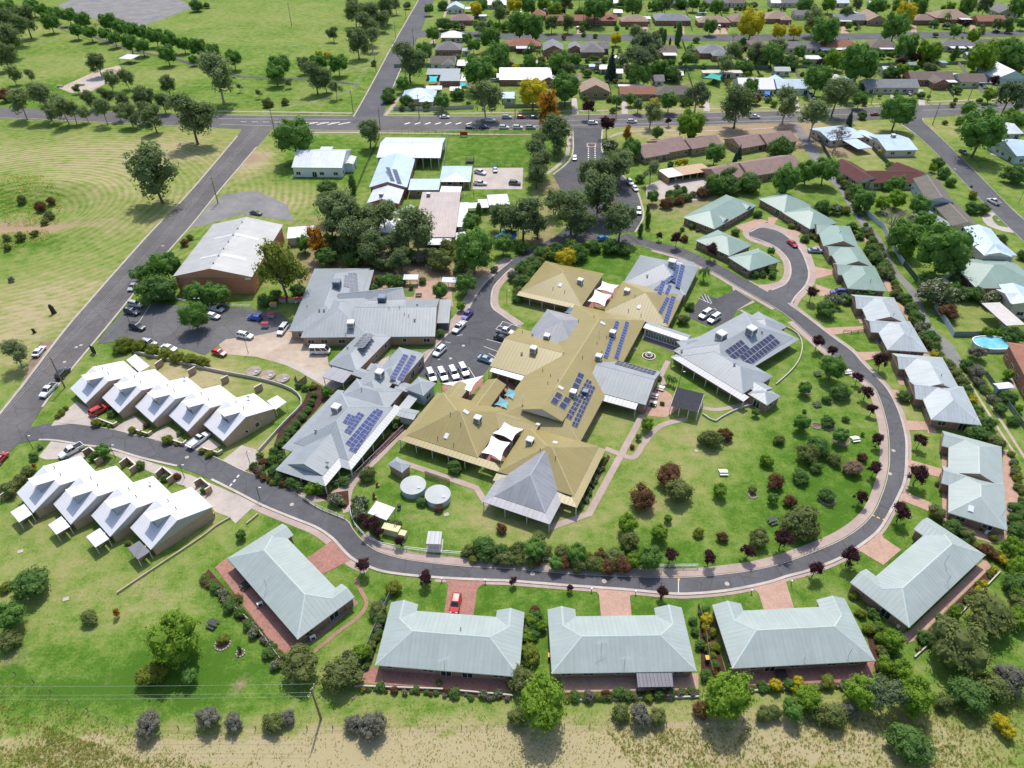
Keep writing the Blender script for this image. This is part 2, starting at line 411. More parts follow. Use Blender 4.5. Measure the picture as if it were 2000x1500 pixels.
def skirt(bld, A, B, C, z, drop, out, roof, sides='fr', np=8, posts_=True, inner=.1):
    """A lean-to verandah roof round the named sides (f A-B, r B-C, b, l) of a rectangle given by its OUTER corners."""
    a, ex, ey, Wd, Dp = rect(A, B, C, z-drop)
    def L(x, y, h=0): return a + ex*x + ey*y + Vector((0,0,h))
    o = [L(0,0), L(Wd,0), L(Wd,Dp), L(0,Dp)]
    l, r, f, b = (out if k in sides else 0 for k in 'lrfb')
    i = [L(l,f,drop), L(Wd-r,f,drop), L(Wd-r,Dp-b,drop), L(l,Dp-b,drop)]
    for k, key in enumerate('frbl'):
        if key not in sides: continue
        p, q, q2, p2 = o[k], o[(k+1) % 4], i[(k+1) % 4], i[k]
        roof_faces(bld, [[p, q, q2, p2]], [p, q, q2, p2], roof, (), .12, name='verandah_roof')
        if posts_:
            ins = (p2-p)*.08 + (q2-q)*.08; ins.z = 0
            n = max(2, int((q-p).length/3.2)); posts(bld, p+ins*.6+(q-p)*.01, q+ins*.6-(q-p)*.01, n, z-drop-.12)
def panels(bld, P00, P10, P01, nx, ny, mat=None, dz=.12, key='solar_panel'):
    """An array of solar panels whose three corners are read from the picture, laid on this building's roof."""
    h = [bld.hit(*p) for p in (P00, P10, P01)]
    ctr = bld.hit((P10[0]+P01[0])/2, (P10[1]+P01[1])/2)
    if ctr is None: print('panel miss', P00); return
    p0, n = ctr; C = Vector((0,0,CH)); pts = []
    for p in (P00, P10, P01):
        d = ray(*p); pts.append(C + d*(n.dot(p0-C)/n.dot(d)))
    o, U, V = pts[0] + n*dz, (pts[1]-pts[0])/nx, (pts[2]-pts[0])/ny
    V = (V - U*(V.dot(U)/U.dot(U)*.5)); 
    def f():
        m = MB(); m.hexa([(0,0,0),(1,0,0),(1,1,0),(0,1,0)], [(0,0,1),(1,0,1),(1,1,1),(0,1,1)], 1)
        e = .035; m.poly([(e,e,1.05),(1-e,e,1.05),(1-e,1-e,1.05),(e,1-e,1.05)], 0); return m.mesh(key, [mat or PANEL, STEEL])
    me = template((key, (mat or PANEL).name), f); g = .96
    for i in range(nx):
        for j in range(ny):
            q = o + U*(i+.02) + V*(j+.02) - bld.o.location
            M = Matrix(((U.x*g, V.x*g, n.x*.04, q.x), (U.y*g, V.y*g, n.y*.04, q.y), (U.z*g, V.z*g, n.z*.04, q.z), (0,0,0,1)))
            link('solar_panel', me, bld.o, mtx=M)
def mk_panel(name, c, line):
    m = N(name); co = m.coord('Object', (6, 10, 1)); ck = m.n('TexBrick', Scale=1.0); ck.offset = 0
    ck.inputs['Brick Width'].default_value = 1; ck.inputs['Row Height'].default_value = 1; ck.inputs['Mortar Size'].default_value = .035
    ck.inputs['Color1'].default_value = (*sc(c, .9), 1); ck.inputs['Color2'].default_value = (*sc(c, 1.12), 1); ck.inputs['Mortar'].default_value = (*line, 1)
    m.l(co, ck.inputs['Vector']); m.col(ck.outputs[0]); m.rough(.18, .6); return m.m
PANEL = mk_panel('blue_solar_cell', (.022,.042,.17), (.10,.13,.26)); PANEL_D = mk_panel('dark_solar_cell', (.028,.032,.075), (.06,.065,.11)); PANEL_G = mk_panel('grey_solar_cell', (.16,.165,.185), (.23,.23,.25))
def cooler(bld, px, py, s=1.15, body=None, label=None):
    h = bld.hit(px, py)
    if h is None: print('cooler miss', px, py); return
    body = body or WHITE
    def f():
        m = MB(); m.box((0,0,.35), (1,1,.75), 0)
        m.hexa([(-.54,-.54,1.1),(.54,-.54,1.1),(.54,.54,1.1),(-.54,.54,1.1)], [(-.46,-.46,1.2),(.46,-.46,1.2),(.46,.46,1.2),(-.46,.46,1.2)], 0)
        for k in range(4):
            a = k*math.pi/2; d = Vector((math.cos(a), math.sin(a), 0)); n = Vector((-d.y, d.x, 0))
            for r in range(5):
                z = .44 + r*.125
                m.hexa([d*.5-n*.42+Vector((0,0,z)), d*.515-n*.42+Vector((0,0,z)), d*.515+n*.42+Vector((0,0,z)), d*.5+n*.42+Vector((0,0,z))],
                       [d*.5-n*.42+Vector((0,0,z+.075)), d*.515-n*.42+Vector((0,0,z+.075)), d*.515+n*.42+Vector((0,0,z+.075)), d*.5+n*.42+Vector((0,0,z+.075))], 1)
        for x in (-.42,.42):
            for y in (-.42,.42): m.box((x,y,-.5), (.07,.07,.85), 2)
        return m.mesh('evaporative_cooler', [body, DARK, STEEL])
    me = template(('cooler', body.name), f)
    p = h[0] - bld.o.location
    M = Matrix.Translation(p - Vector((0,0,.25*s))) @ Matrix.Rotation(math.atan2(h[1].y, h[1].x), 4, 'Z') @ Matrix.Scale(s, 4)
    o = link('evaporative_cooler', me, bld.o, mtx=M)
def roofbit(bld, px, py, kind):
    h = bld.hit(px, py)
    if h is None: print('bit miss', kind, px, py); return
    p, n = h
    def f():
        m = MB()
        if kind == 'vent_pipe': m.tube((0,0,-.3), (0,0,.55), .07, n=7); m.tube((0,0,.55), (0,0,.65), .12, n=7); return m.mesh(kind, [DARK])
        if kind == 'whirly_vent':
            m.tube((0,0,-.4), (0,0,.25), .2, n=8, m=0)
            for k in range(10):
                a = k*math.pi/5; d = Vector((math.cos(a), math.sin(a), 0)); e = Vector((math.cos(a+.35), math.sin(a+.35), 0))
                m.poly([d*.22+Vector((0,0,.22)), e*.34+Vector((0,0,.42)), e*.22+Vector((0,0,.66)), d*.1+Vector((0,0,.66))], 0)
            m.tube((0,0,.62), (0,0,.7), .22, .1, n=8, m=0); return m.mesh(kind, [STEEL])
        if kind == 'skylight':
            m.box((0,0,-.05), (.95,1.35,.2), 0); m.box((0,0,.15), (.8,1.2,.06), 1); return m.mesh(kind, [WHITE, plain('skylight_dome', (.65,.68,.7), .2, .05)])
        if kind == 'tv_antenna':
            m.tube((0,0,-.3), (0,0,2.3), .035, n=5)
            m.bar((-.9,0,2.15), (.9,0,2.15), .03, .03)
            for k in range(7):
                x = -.85 + k*.28; m.bar((x,-.42+.03*k,2.19), (x,.42-.03*k,2.19), .025, .025)
            return m.mesh(kind, [STEEL])
        if kind == 'satellite_dish':
            m.tube((0,0,-.2), (0,0,.7), .04, n=5)
            c = Vector((0,-.1,.85)); ring = [c + Vector((math.cos(t)*.42, math.sin(t)*.14, math.sin(t)*.4)) for t in [i*math.pi/6 for i in range(12)]]
            ctr = c + Vector((0,.12,-.05))
            for i in range(12): m.poly([ring[i], ring[(i+1) % 12], ctr])
            m.tube(ctr, c+Vector((0,-.4,.1)), .02, n=4); return m.mesh(kind, [STEEL])
    me = template(('bit', kind), f); q = p - bld.o.location
    if kind == 'skylight':
        u = Vector((-n.y, n.x, 0)).normalized(); v = n.cross(u)
        M = Matrix(((u.x,v.x,n.x,q.x),(u.y,v.y,n.y,q.y),(u.z,v.z,n.z,q.z),(0,0,0,1)))
    else: M = Matrix.Translation(q) @ Matrix.Rotation(R.uniform(0, 6), 4, 'Z')
    link(kind, me, bld.o, mtx=M)
# ---------------------------------------------------------------- ground
def gauss(lst):
    out = []
    for px, py, r, v, *st in lst:
        p = G(px, py); out.append((p.x, p.y, r*(st[0] if st else 1), r, v))
    return out
DRY = gauss([(200,1463,3,.35,12),(700,1474,3,.4,14),(1250,1478,4,.3,12),(1700,1450,6,.22,5),(500,1440,4,.2,8),(1000,1430,3,.22,10), # px, py, radius m, amount, (stretch along x)
 (300,1470,7,.16,6),(1000,1468,2.5,.25,14),(1700,1470,8,.08,4),(60,1440,10,.12,2),(700,1480,2,.4,12),(1300,1440,4,.2,6),(700,1460,4,.2,5),(250,1165,7,.3,2),(130,1250,6,.2,2),(350,1200,6,.25),
 (120,330,40,.15,2),(300,430,35,.14),(60,300,25,.2,3),(230,470,20,.12),(60,600,20,.35),(40,680,20,.3),(130,590,16,.3),(300,300,22,.3,2),(420,270,20,.2),(180,380,26,.2),
 (520,380,12,.28,2),(550,410,14,.28),(480,330,12,.45),(500,305,10,.55),
 (700,100,30,.2,2),(560,30,60,.12,2),(60,60,40,.2),(110,130,25,.22),(330,150,25,.15),
 (1250,850,14,.14,1.4),(1350,860,6,.18),(1280,950,9,.15),(1190,1000,8,.18,1.6),(1320,1010,5,.18),(950,1020,6,.28,1.8),(1080,1040,7,.22,2),(1420,800,7,.12),(1400,860,5,.2),(1350,920,6,.15),
 (1060,600,6,.35),(1170,820,7,.15),(820,1000,5,.15),(400,1010,8,.2),(430,740,9,.55,2),(330,730,8,.4,2),(510,880,5,.35),
 (1880,600,8,.25),(1730,300,14,.3),(1700,280,14,.3),(1680,330,9,.2),(1850,250,16,.3),(1400,245,30,.5,2),(1550,262,20,.5,2),(1900,200,30,.15),(1300,270,12,.2),(1750,800,6,.2),(1350,440,14,.15),
 (700,1320,9,.15,2),(100,1010,8,.25),(60,1130,8,.3),(1500,1400,5,.3,5),(900,1340,4,.25,6),(1450,1470,6,.2,4),
])
LUSH = gauss([(40,385,9,.35,2),(60,475,6,.25,2),(1500,1385,3,.15,8),(800,1390,3,.15,8),(60,1430,8,.15,2),(1650,850,16,.12),(1600,1000,18,.12,1.5),(1480,1040,14,.1,1.6),(1500,900,12,.06),(1620,720,9,.16),(1170,510,12,.3),(1290,1060,7,.15),(820,940,9,.12),(750,1010,6,.2),
 (180,1290,12,.22,3),(300,1370,10,.25,3),(430,1150,6,.2),(560,1060,8,.25),(1000,290,30,.22),(650,330,16,.3),(600,300,20,.3),(860,1165,14,.12,2),(1120,1165,14,.14,2),(1370,1180,10,.14),
 (300,600,8,.2),(250,640,16,.2),(200,600,12,.25),(690,700,6,.35),(780,670,8,.35),(560,120,30,.12),(100,180,25,.15),(380,170,20,.12),(1940,1260,8,.15),(1430,560,8,.2),(1470,600,8,.2),(480,725,9,.25)])
BARE = gauss([(490,310,6,.8,1.2),(300,1160,3,.35,2),(455,1165,2.2,.4),(25,1283,2,.5,2),(215,1328,1.6,.5),(470,1330,1.6,.7),(1290,985,3,.45),(1345,860,2.5,.35),(1090,1000,2.5,.6),(700,450,20,.6,1.5),(780,540,12,.7,2.5),(700,520,14,.5,1.5),
 (1070,470,10,.5),(1000,420,14,.4),(800,1012,1.8,.5),(20,960,4,.45),(1310,400,14,.5),(1500,262,24,.35,1.6),(1580,270,16,.35),(1380,385,8,.4),(1640,300,6,.5,.7),(1660,290,7,.5),(870,160,12,.5),(700,135,14,.35),(1450,240,26,.25,2),(30,441,7,.9,4),(100,455,4,.8,.8),(15,425,8,.35),(940,540,6,.4),(1120,400,14,.5),(1085,360,10,.5),(880,205,8,.42,1.3),(900,165,9,.42,1.3),(985,180,10,.42,1.3),(1100,180,9,.42,1.3),(1205,160,10,.42,1.3),(1290,150,9,.42,1.3),(1350,165,10,.42,1.3),(1440,150,9,.42,1.3),(1510,160,10,.42,1.3),(1600,150,10,.42,1.3),(1680,150,10,.42,1.3),(1760,140,10,.42,1.3),(1860,140,10,.42,1.3),(1950,130,12,.42,1.3),(900,100,9,.42,1.3),(960,110,9,.42,1.3),(1060,110,10,.42,1.3),(1110,110,9,.42,1.3),(1200,110,10,.42,1.3),(1270,120,9,.42,1.3),(1340,110,10,.42,1.3),(1450,110,10,.42,1.3),(1530,110,10,.42,1.3),(1600,105,10,.42,1.3),(1690,110,10,.42,1.3),(1790,110,10,.42,1.3),(1900,110,12,.42,1.3),(920,45,10,.42,1.3),(990,30,12,.42,1.3),(1080,20,12,.42,1.3),(1150,20,12,.42,1.3),(1210,25,12,.42,1.3),(1280,20,12,.42,1.3),(1350,20,14,.42,1.3),(1420,15,12,.42,1.3),(1490,20,12,.42,1.3),(1570,15,12,.42,1.3),(1640,15,12,.42,1.3),(1730,20,14,.42,1.3),(1790,15,12,.42,1.3),(1880,15,14,.42,1.3),(1960,10,14,.42,1.3),(1260,1000,2,.4),(1425,1475,5,.3,3)])
MOW = gauss([(150,330,45,1.1,1.6),(300,450,32,.8),(100,600,24,.8),(60,300,30,.9,2),(540,390,11,1.3,2),(600,40,70,.7,1.6),(750,1440,5,.5,12)])
def terrain(x, y):
    u, v = (x-HOL[0])/30, (y-HOL[1])/19; r = math.sqrt(u*u+v*v)
    if r > 2.2: return 0.0
    return -2.6*math.exp(-(r*1.25)**4) + 1.3*math.exp(-((r-1.35)/.32)**2)
HOL = G(25, 415)
def field(lst, x, y):
    v = 0
    for cx, cy, rx, ry, a in lst:
        dx = (x-cx)/rx
        if dx > 2.6 or dx < -2.6: continue
        dy = (y-cy)/ry
        if dy > 2.6 or dy < -2.6: continue
        v += a*math.exp(-(dx*dx+dy*dy))
    return v
def axis(lo, hi, flo, fhi, step, grow=1.25):
    v = []; x = lo
    while x < hi: v.append(x); x += step
    s = step
    while v[-1] < fhi: s *= grow; v.append(v[-1]+s)
    s = step; pre = []
    x = lo
    while x > flo: s *= grow; x -= s; pre.append(x)
    return pre[::-1] + v
xs = axis(-190, 190, -3500, 3500, 2.0, 1.12); ys = axis(30, 330, -400, 4500, 2.0, 1.1)
vs, fs, at = [], [], []
for y in ys:
    for x in xs:
        vs.append((x, y, terrain(x, y))); at.append((field(DRY, x, y), field(LUSH, x, y), field(BARE, x, y), field(MOW, x, y)))
nx = len(xs)
for j in range(len(ys)-1):
    for i in range(nx-1): k = j*nx+i; fs.append((k, k+1, k+nx+1, k+nx))
me = bpy.data.meshes.new('ground'); me.from_pydata(vs, [], fs)
ca = me.color_attributes.new('zones', 'FLOAT_COLOR', 'POINT'); ca.data.foreach_set('color', [c for q in at for c in q])
m = N('grassland'); co = m.coord('Object'); va = m.n('VertexColor', layer_name='zones'); sp = m.n('SeparateColor'); m.l(va.outputs[0], sp.inputs[0])
big = m.noise(co, .035, 6, .62); mid = m.noise(co, .28, 6, .7); fine = m.noise(co, 2.2, 5, .75); blade = m.noise(m.coord('Object', (2.2, 5, 1)), 1.6, 4, .8)
k = m.math('ADD', m.math('MULTIPLY', m.math('SUBTRACT', big, .5), .8), m.math('MULTIPLY', m.math('SUBTRACT', mid, .5), 1.2))
k = m.math('ADD', k, m.math('MULTIPLY', m.math('SUBTRACT', fine, .5), .95))
k = m.math('ADD', k, m.math('MULTIPLY', m.math('SUBTRACT', blade, .5), .35))
k = m.math('ADD', m.math('ADD', k, .30), m.math('SUBTRACT', sp.outputs[0], sp.outputs[1]))
patch = m.noise(m.coord('Object', (.35, 1.3, 1)), .32, 5, .8)
k = m.math('ADD', k, m.math('MULTIPLY', m.math('MULTIPLY', m.math('SUBTRACT', patch, .5), sp.outputs[0]), 3.2))
# mowing lines, strongest where the sward is dry
wv = m.n('TexWave', wave_type='RINGS', rings_direction='Z', Scale=.12, Distortion=7.0); wv.inputs['Detail'].default_value = 2; wv.inputs['Detail Scale'].default_value = .25
mp = m.n('Mapping'); mp.inputs['Location'].default_value = (-HOL.x, -HOL.y, 0); tc = m.n('TexCoord'); m.l(tc.outputs['Object'], mp.inputs[0]); m.l(mp.outputs[0], wv.inputs['Vector'])
k = m.math('ADD', k, m.math('MULTIPLY', m.math('MULTIPLY', m.math('SUBTRACT', wv.outputs['Fac'], .5), va.outputs['Alpha']), .3))
base = m.ramp(k, [(0, (.062,.14,.016)), (.2, (.115,.198,.031)), (.45, (.20,.248,.066)), (.72, (.28,.27,.108)), (1, (.37,.315,.18))])
bk = m.math('ADD', sp.outputs[2], m.math('MULTIPLY', m.math('SUBTRACT', mid, .5), .9))
x = m.n('MapRange'); x.inputs['From Min'].default_value = .22; x.inputs['From Max'].default_value = .62; m.l(bk, x.inputs['Value'])
base = m.mix(m.math('MULTIPLY', x.outputs[0], .85), base, m.ramp(fine, [(.3, (.24,.155,.10)), (.7, (.40,.29,.20))]))
m.col(base); m.rough(1, .05); m.bump(m.math('ADD', fine, m.math('MULTIPLY', blade, .6)), .55, .12); GRASS = m.m
me.materials.append(GRASS); me.update()
tag(link('ground', me), kind='structure')

LAWN = ground_like('watered_lawn', (.075,.14,.024), (.115,.182,.038), (.16,.215,.06), .15, 1.2, 5, 1.0, .5)
LAWN_DRY = ground_like('thin_lawn', (.12,.18,.05), (.18,.22,.08), (.25,.24,.12), .12, 1.0, 5, 1.0, .5)
ASPH = ground_like('asphalt', (.082,.081,.088), (.10,.099,.106), (.122,.12,.125), .12, .8, 9, .9, .25)
ASPH_W = ground_like('worn_asphalt', (.095,.09,.09), (.122,.114,.112), (.15,.14,.137), .1, .5, 9, .9, .25)
ASPH_D = ground_like('dark_asphalt', (.052,.052,.058), (.066,.066,.072), (.082,.082,.088), .15, .8, 9, .88, .25)
GRAVEL = ground_like('grey_gravel', (.16,.155,.155), (.21,.205,.20), (.27,.26,.25), .12, .9, 6, .95, .5)
CONC = ground_like('pale_concrete', (.36,.315,.28), (.44,.385,.34), (.50,.44,.39), .2, 1.0, 8, .85, .15)
PATHM = ground_like('pinkish_concrete', (.33,.255,.22), (.39,.30,.26), (.45,.36,.315), .2, 1.0, 8, .85, .15)
SANDY = ground_like('sandy_concrete', (.36,.28,.21), (.44,.35,.27), (.52,.43,.34), .12, .6, 6, .9, .2)
MULCH = ground_like('red_brown_mulch', (.045,.022,.017), (.075,.033,.026), (.11,.055,.042), .5, 2.5, 9, 1.0, .9)
SOIL = ground_like('bare_soil', (.17,.115,.08), (.25,.18,.13), (.33,.25,.19), .2, 1.2, 7, 1.0, .6)
LITTER = ground_like('leaf_litter', (.09,.07,.04), (.15,.115,.075), (.22,.17,.12), .2, 1.2, 7, 1.0, .6)
PAVE = paver('salmon_pavers', (.46,.30,.23), .35, .35, .16); PAVE_R = paver('red_brick_pavers', (.36,.185,.145), .3, .3, .3)
LINE = plain('road_paint', (.66,.66,.64), .7, .12, 3); LINE_Y = plain('yellow_road_paint', (.62,.42,.06), .7, .1)
KERBM = ground_like('kerb_concrete', (.38,.33,.29), (.47,.41,.36), (.53,.47,.42), .3, 1.5, 8, .9, .2)
def asphalt(name, c):
    m = N(name); co = m.coord(); a = m.noise(co, .09, 4, .6); b = m.noise(co, .6, 6, .75); f = m.noise(co, 7, 4, .75)
    k = m.math('ADD', m.math('MULTIPLY', a, .4), m.math('ADD', m.math('MULTIPLY', b, .4), m.math('MULTIPLY', f, .2)))
    base = m.ramp(k, [(.36, sc(c, .72)), (.5, c), (.66, sc(c, 1.32))])
    v = m.n('TexVoronoi', feature='DISTANCE_TO_EDGE', Scale=.16); w = m.n('Mapping'); nz = m.n('TexNoise', Scale=.5, Detail=3); m.l(co, nz.inputs['Vector']); ad = m.mix(.25, co, nz.outputs['Color'], 'ADD'); m.l(ad, v.inputs['Vector'])
    base = m.mix(m.math('MULTIPLY', m.math('LESS_THAN', v.outputs['Distance'], .012), .45), base, sc(c, .45))
    v2 = m.n('TexVoronoi', Scale=.07); m.l(co, v2.inputs['Vector']); s2 = m.n('SeparateColor'); m.l(v2.outputs['Color'], s2.inputs[0])
    base = m.mix(m.math('MULTIPLY', m.math('GREATER_THAN', s2.outputs[0], .8), .3), base, sc(c, .7))
    m.col(base); m.rough(.9, .25); m.bump(f, .25, .03); return m.m
ASPH = asphalt('asphalt_patched', (.105,.103,.11)); ASPH_W = asphalt('asphalt_worn', (.125,.117,.115)); ASPH_D = asphalt('asphalt_dark', (.09,.09,.096)); ASPH_C = asphalt('car_park_asphalt', (.125,.123,.124))
def smooth(pts, n=4, closed=False):
    P_ = [Vector(p) for p in pts]; out = []
    N_ = len(P_); rng = range(N_ if closed else N_-1)
    for i in rng:
        g = lambda k: P_[k % N_] if closed else P_[max(0, min(N_-1, k))]
        a, b, c, d = g(i-1), g(i), g(i+1), g(i+2)
        for s in range(n):
            t = s/n
            out.append(.5*((2*b) + (c-a)*t + (2*a-5*b+4*c-d)*t*t + (3*b-a-3*c+d)*t**3))
    if not closed: out.append(P_[-1])
    return out
SHEETN = [0]
def sheet(name, px, mat, z=.03, sm=0, kind='structure', **kw):
    pts = [G(*p, 0) for p in px]
    if sm: pts = smooth(pts, sm, True)
    SHEETN[0] += 1; zz = z + (SHEETN[0] % 12)*.0011
    area = sum(pts[i].x*pts[(i+1) % len(pts)].y - pts[(i+1) % len(pts)].x*pts[i].y for i in range(len(pts)))
    if area < 0: pts = pts[::-1]
    m = MB(); m.poly([Vector((p.x, p.y, zz)) for p in pts]); return tag(m.build(name, mat), kind=kind, **kw)
def strip(name, left, right, mat, z=.05, sm=5):
    """A road between two picture lines."""
    l = smooth([G(*p) for p in left], sm); r = smooth([G(*p) for p in right], sm)
    m = MB(); SHEETN[0] += 1; zz = z + (SHEETN[0] % 12)*.0011
    nn = max(len(l), len(r)) * 2
    def rs(P_):
        L = [0]
        for i in range(1, len(P_)): L.append(L[-1] + (P_[i]-P_[i-1]).length)
        out = []
        j = 0
        for k in range(nn):
            d = L[-1]*k/(nn-1)
            while j < len(L)-2 and L[j+1] < d: j += 1
            out.append(P_[j].lerp(P_[j+1], (d-L[j])/max(1e-6, L[j+1]-L[j])))
        return out
    l, r = rs(l), rs(r)
    for i in range(nn-1): m.poly([Vector((*q.xy, zz)) for q in (r[i], r[i+1], l[i+1], l[i])])
    return tag(m.build(name, mat), kind='structure')
def along(px, off0, off1, z, h, name, mat, sm=5, kind='structure'):
    """A band following a picture line: from off0 to off1 metres to its left."""
    p = smooth([G(*q) for q in px], sm) if sm else [G(*q) for q in px]; m = MB(); a = []; b = []
    SHEETN[0] += 1; z += (SHEETN[0] % 12)*.0011
    for i in range(len(p)):
        d = p[min(i+1, len(p)-1)] - p[max(i-1, 0)]; d = Vector((-d.y, d.x, 0)).normalized()
        a.append(p[i] + d*off0); b.append(p[i] + d*off1)
    for i in range(len(p)-1):
        if h: m.hexa([Vector((*q.xy, -.02)) for q in (a[i], a[i+1], b[i+1], b[i])], [Vector((*q.xy, z+h)) for q in (a[i], a[i+1], b[i+1], b[i])], 0, False)
        else: m.poly([Vector((*q.xy, z)) for q in (a[i], a[i+1], b[i+1], b[i])])
    if h == 0:
        pass
    return tag(m.build(name, mat), kind=kind)
def kerb(px, side=1, sm=5, gutter=True):
    along(px, 0, .16*side, 0, .13, 'kerb', KERBM, sm)
    if gutter: along(px, -.42*side, 0, .062, 0, 'gutter_strip', KERBM, sm)
def line(a, b, w=.15, z=.075, mat=None, name='road_marking'):
    p, q = G(*a), G(*b); d = (q-p).normalized(); n = Vector((-d.y, d.x, 0))*w/2; m = MB(); SHEETN[0] += 1; zz = z + (SHEETN[0] % 7)*.001
    m.poly([Vector((*v.xy, zz)) for v in (p-n, q-n, q+n, p+n)]); tag(m.build(name, mat or LINE), kind='structure')
# --- main roads
MAIN_N = [(-420,205),(0,211),(250,219),(500,225),(750,226),(1000,226.5),(1225,222.5),(1500,217),(1750,207),(2000,199),(2500,172)]
MAIN_S = [(-420,228),(0,231),(150,237),(425,250),(532,253),(750,255.5),(1000,253),(1175,250),(1325,246),(1500,241.5),(1640,236.5),(1800,230),(2000,217),(2500,186)]
strip('main_road', MAIN_N, MAIN_S, ASPH_W, .055)
kerb([(425,224),(500,225.3),(690,226)], 1); kerb([(755,226.3),(1000,226.6),(1225,222.6),(1500,217.2),(1750,207),(2000,199)], 1)
kerb([(-420,228),(0,231),(150,237),(420,250)], -1); kerb([(540,253.5),(750,255.6),(1000,253.2),(1112,251.6)], -1); kerb([(1180,250),(1325,246),(1500,241.5),(1630,237)], -1)
LW = [(472,252),(463,266),(370,375),(300,447),(225,530),(175,587),(125,645),(45,750),(0,806),(-90,915)]
LE = [(530,255),(502,287),(427,375),(377,437),(322,500),(262,574),(215,632),(175,680),(140,722),(112,755),(84,795),(40,862),(15,886),(-40,960)]
strip('side_street', LE, LW, ASPH_W, .063)
kerb(LW[1:], -1); kerb(LE[1:11], 1)
PW = [(690,228),(722,171),(770,82),(817,0),(850,-60)]; PE = [(748,228),(760,190),(785,130),(811,84),(848,0),(876,-60)]
strip('park_road', PW, PE, ASPH, .06); kerb(PW[0:], 1); kerb(PE[1:3], -1)
strip('suburban_street', [(815,60),(860,61),(1060,66),(1360,68),(1600,66),(1800,63),(2100,58)], [(812,73),(860,72.5),(1060,78.5),(1360,80),(1600,78),(1800,75),(2100,68)], ASPH, .058)
strip('right_street', [(1740,236),(1762,242),(1800,272),(1860,332),(1925,400),(2000,472),(2140,600)], [(1800,230),(1803,236),(1815,249),(1850,282),(1905,336),(1960,392),(2000,430),(2140,545)], ASPH, .062)
kerb([(1755,240),(1800,272),(1860,332),(1925,400),(2000,472)], -1); kerb([(1803,232),(1803,238),(1815,249),(1850,282),(1905,336),(1960,392),(2000,430)], 1)
# --- access road and its parking bays
sheet('access_road', [(1119,250),(1175,250),(1177,300),(1212,340),(1240,368),(1252,400),(1255,425),(1240,452),(1205,456),(1180,462),(1130,475),(1090,478),(1040,500),(1000,524),(985,538),(966,560),(961,580),(963,600),(980,614),(1012,636),(957,716),(935,742),(905,748),(820,735),(815,722),(845,681),(870,654),(900,625),(925,582),(950,548),(1000,506),(1040,485),(1085,462),(1110,440),(1120,400),(1095,370),(1080,342),(1117,307)], ASPH_D, .056)
kerb([(1000,507),(950,549),(925,583),(900,626),(870,655),(845,682),(815,724)], -1)
kerb([(1000,524),(985,538),(966,560),(961,580),(963,600),(980,614),(1012,636)], 1)
along([(1000,524),(985,538),(966,560),(961,580),(963,600),(980,614),(1014,637)], .2, 1.9, .03, 0, 'footpath', PATHM)
along([(1000,506),(950,548),(925,582),(900,625),(870,654),(845,681),(812,726)], -.2, -2.6, .025, 0, 'footpath', PATHM)
kerb([(1177,255),(1178,300),(1214,340),(1242,368),(1254,400),(1257,425),(1241,454)], 1); kerb([(1118,255),(1116,306),(1080,341)], -1)
along([(1118,255),(1112,306),(1074,341)], -.5, -2.2, .03, 0, 'footpath', PATHM)
# --- ring road round the lawn
RI = [(60,835),(107,826),(175,832),(225,841),(287,856),(365,873),(425,896),(477,921),(550,946),(582,967),(625,995),(675,1016),(688,1033),(702,1051),(725,1071),(752,1083),(800,1095),(900,1106.5),(1000,1112),(1150,1124),(1325,1129),(1420,1122),(1500,1109),(1575,1085),(1650,1052),(1700,1012),(1725,962),(1737,912),(1737,862),(1732,825),(1717,775),(1700,750),(1660,722),(1630,697),(1587,660),(1550,627),(1515,602),(1440,559),(1400,535),(1362,517),(1325,501),(1275,487),(1240,478),(1190,470)]
RO = [(30,868),(75,860),(107,861),(162,870),(215,877),(275,895),(345,911),(412,937),(462,962),(512,988),(575,1014),(617,1031),(648,1052),(672,1078),(692,1095),(722,1109),(762,1120),(850,1129),(950,1134),(1000,1136),(1100,1144),(1225,1153),(1300,1160),(1350,1161),(1425,1154),(1500,1139),(1537,1127),(1582,1115),(1640,1092),(1680,1067),(1717,1037),(1740,1000),(1757,967),(1769,935),(1772,887),(1771,855),(1762,817),(1750,787),(1735,760),(1717,740),(1685,707),(1665,685),(1620,652),(1575,617),(1540,592),(1500,571),(1457,547),(1400,516),(1332,485),(1287,475),(1245,463),(1225,456)]
strip('ring_road', RI, RO, ASPH, .066, 4)
kerb(RI[1:], 1, 4); kerb(RO[7:45], -1, 4); kerb(RO[1:7], -1, 4)
along(RI[13:36], .3, 2.1, .04, 0, 'footpath', PATHM, 4); along(RI[36:42], .3, 1.6, .04, 0, 'footpath', PATHM, 4)
along(RO[17:47], -.25, -.85, .04, 0, 'footpath_edge', PATHM, 4); along(RO[8:16], -.25, -1.6, .04, 0, 'footpath', PATHM, 4)
# --- cul-de-sac
CO = [(1500,571),(1545,594),(1556,578),(1574,558),(1581,537),(1576,513),(1563,486),(1540,463),(1516,449),(1500,445),(1485,444),(1470,447),(1463,455),(1466,463),(1481,470),(1501,476),(1521,488),(1538,507),(1543,525),(1541,541),(1530,556),(1514,564)]
big = [G(*p) for p in CO]
sheet('cul_de_sac_path', [(1500,575),(1548,604),(1565,584),(1588,560),(1594,537),(1588,508),(1573,478),(1546,453),(1518,440),(1498,436),(1478,437),(1458,444),(1450,455),(1460,468),(1481,476),(1497,482),(1511,490),(1527,508),(1531,524),(1530,537),(1520,550),(1495,556),(1480,558)], PATHM, .045, 3)
sheet('cul_de_sac', CO, ASPH, .064, 3)
kerb([(1546,594),(1556,578),(1574,558),(1581,537),(1576,513),(1563,486),(1540,463),(1516,449),(1485,444),(1464,453)], -1, 4); kerb([(1466,463),(1501,476),(1521,488),(1538,507),(1543,525),(1541,541),(1530,556),(1506,566)], -1, 4)
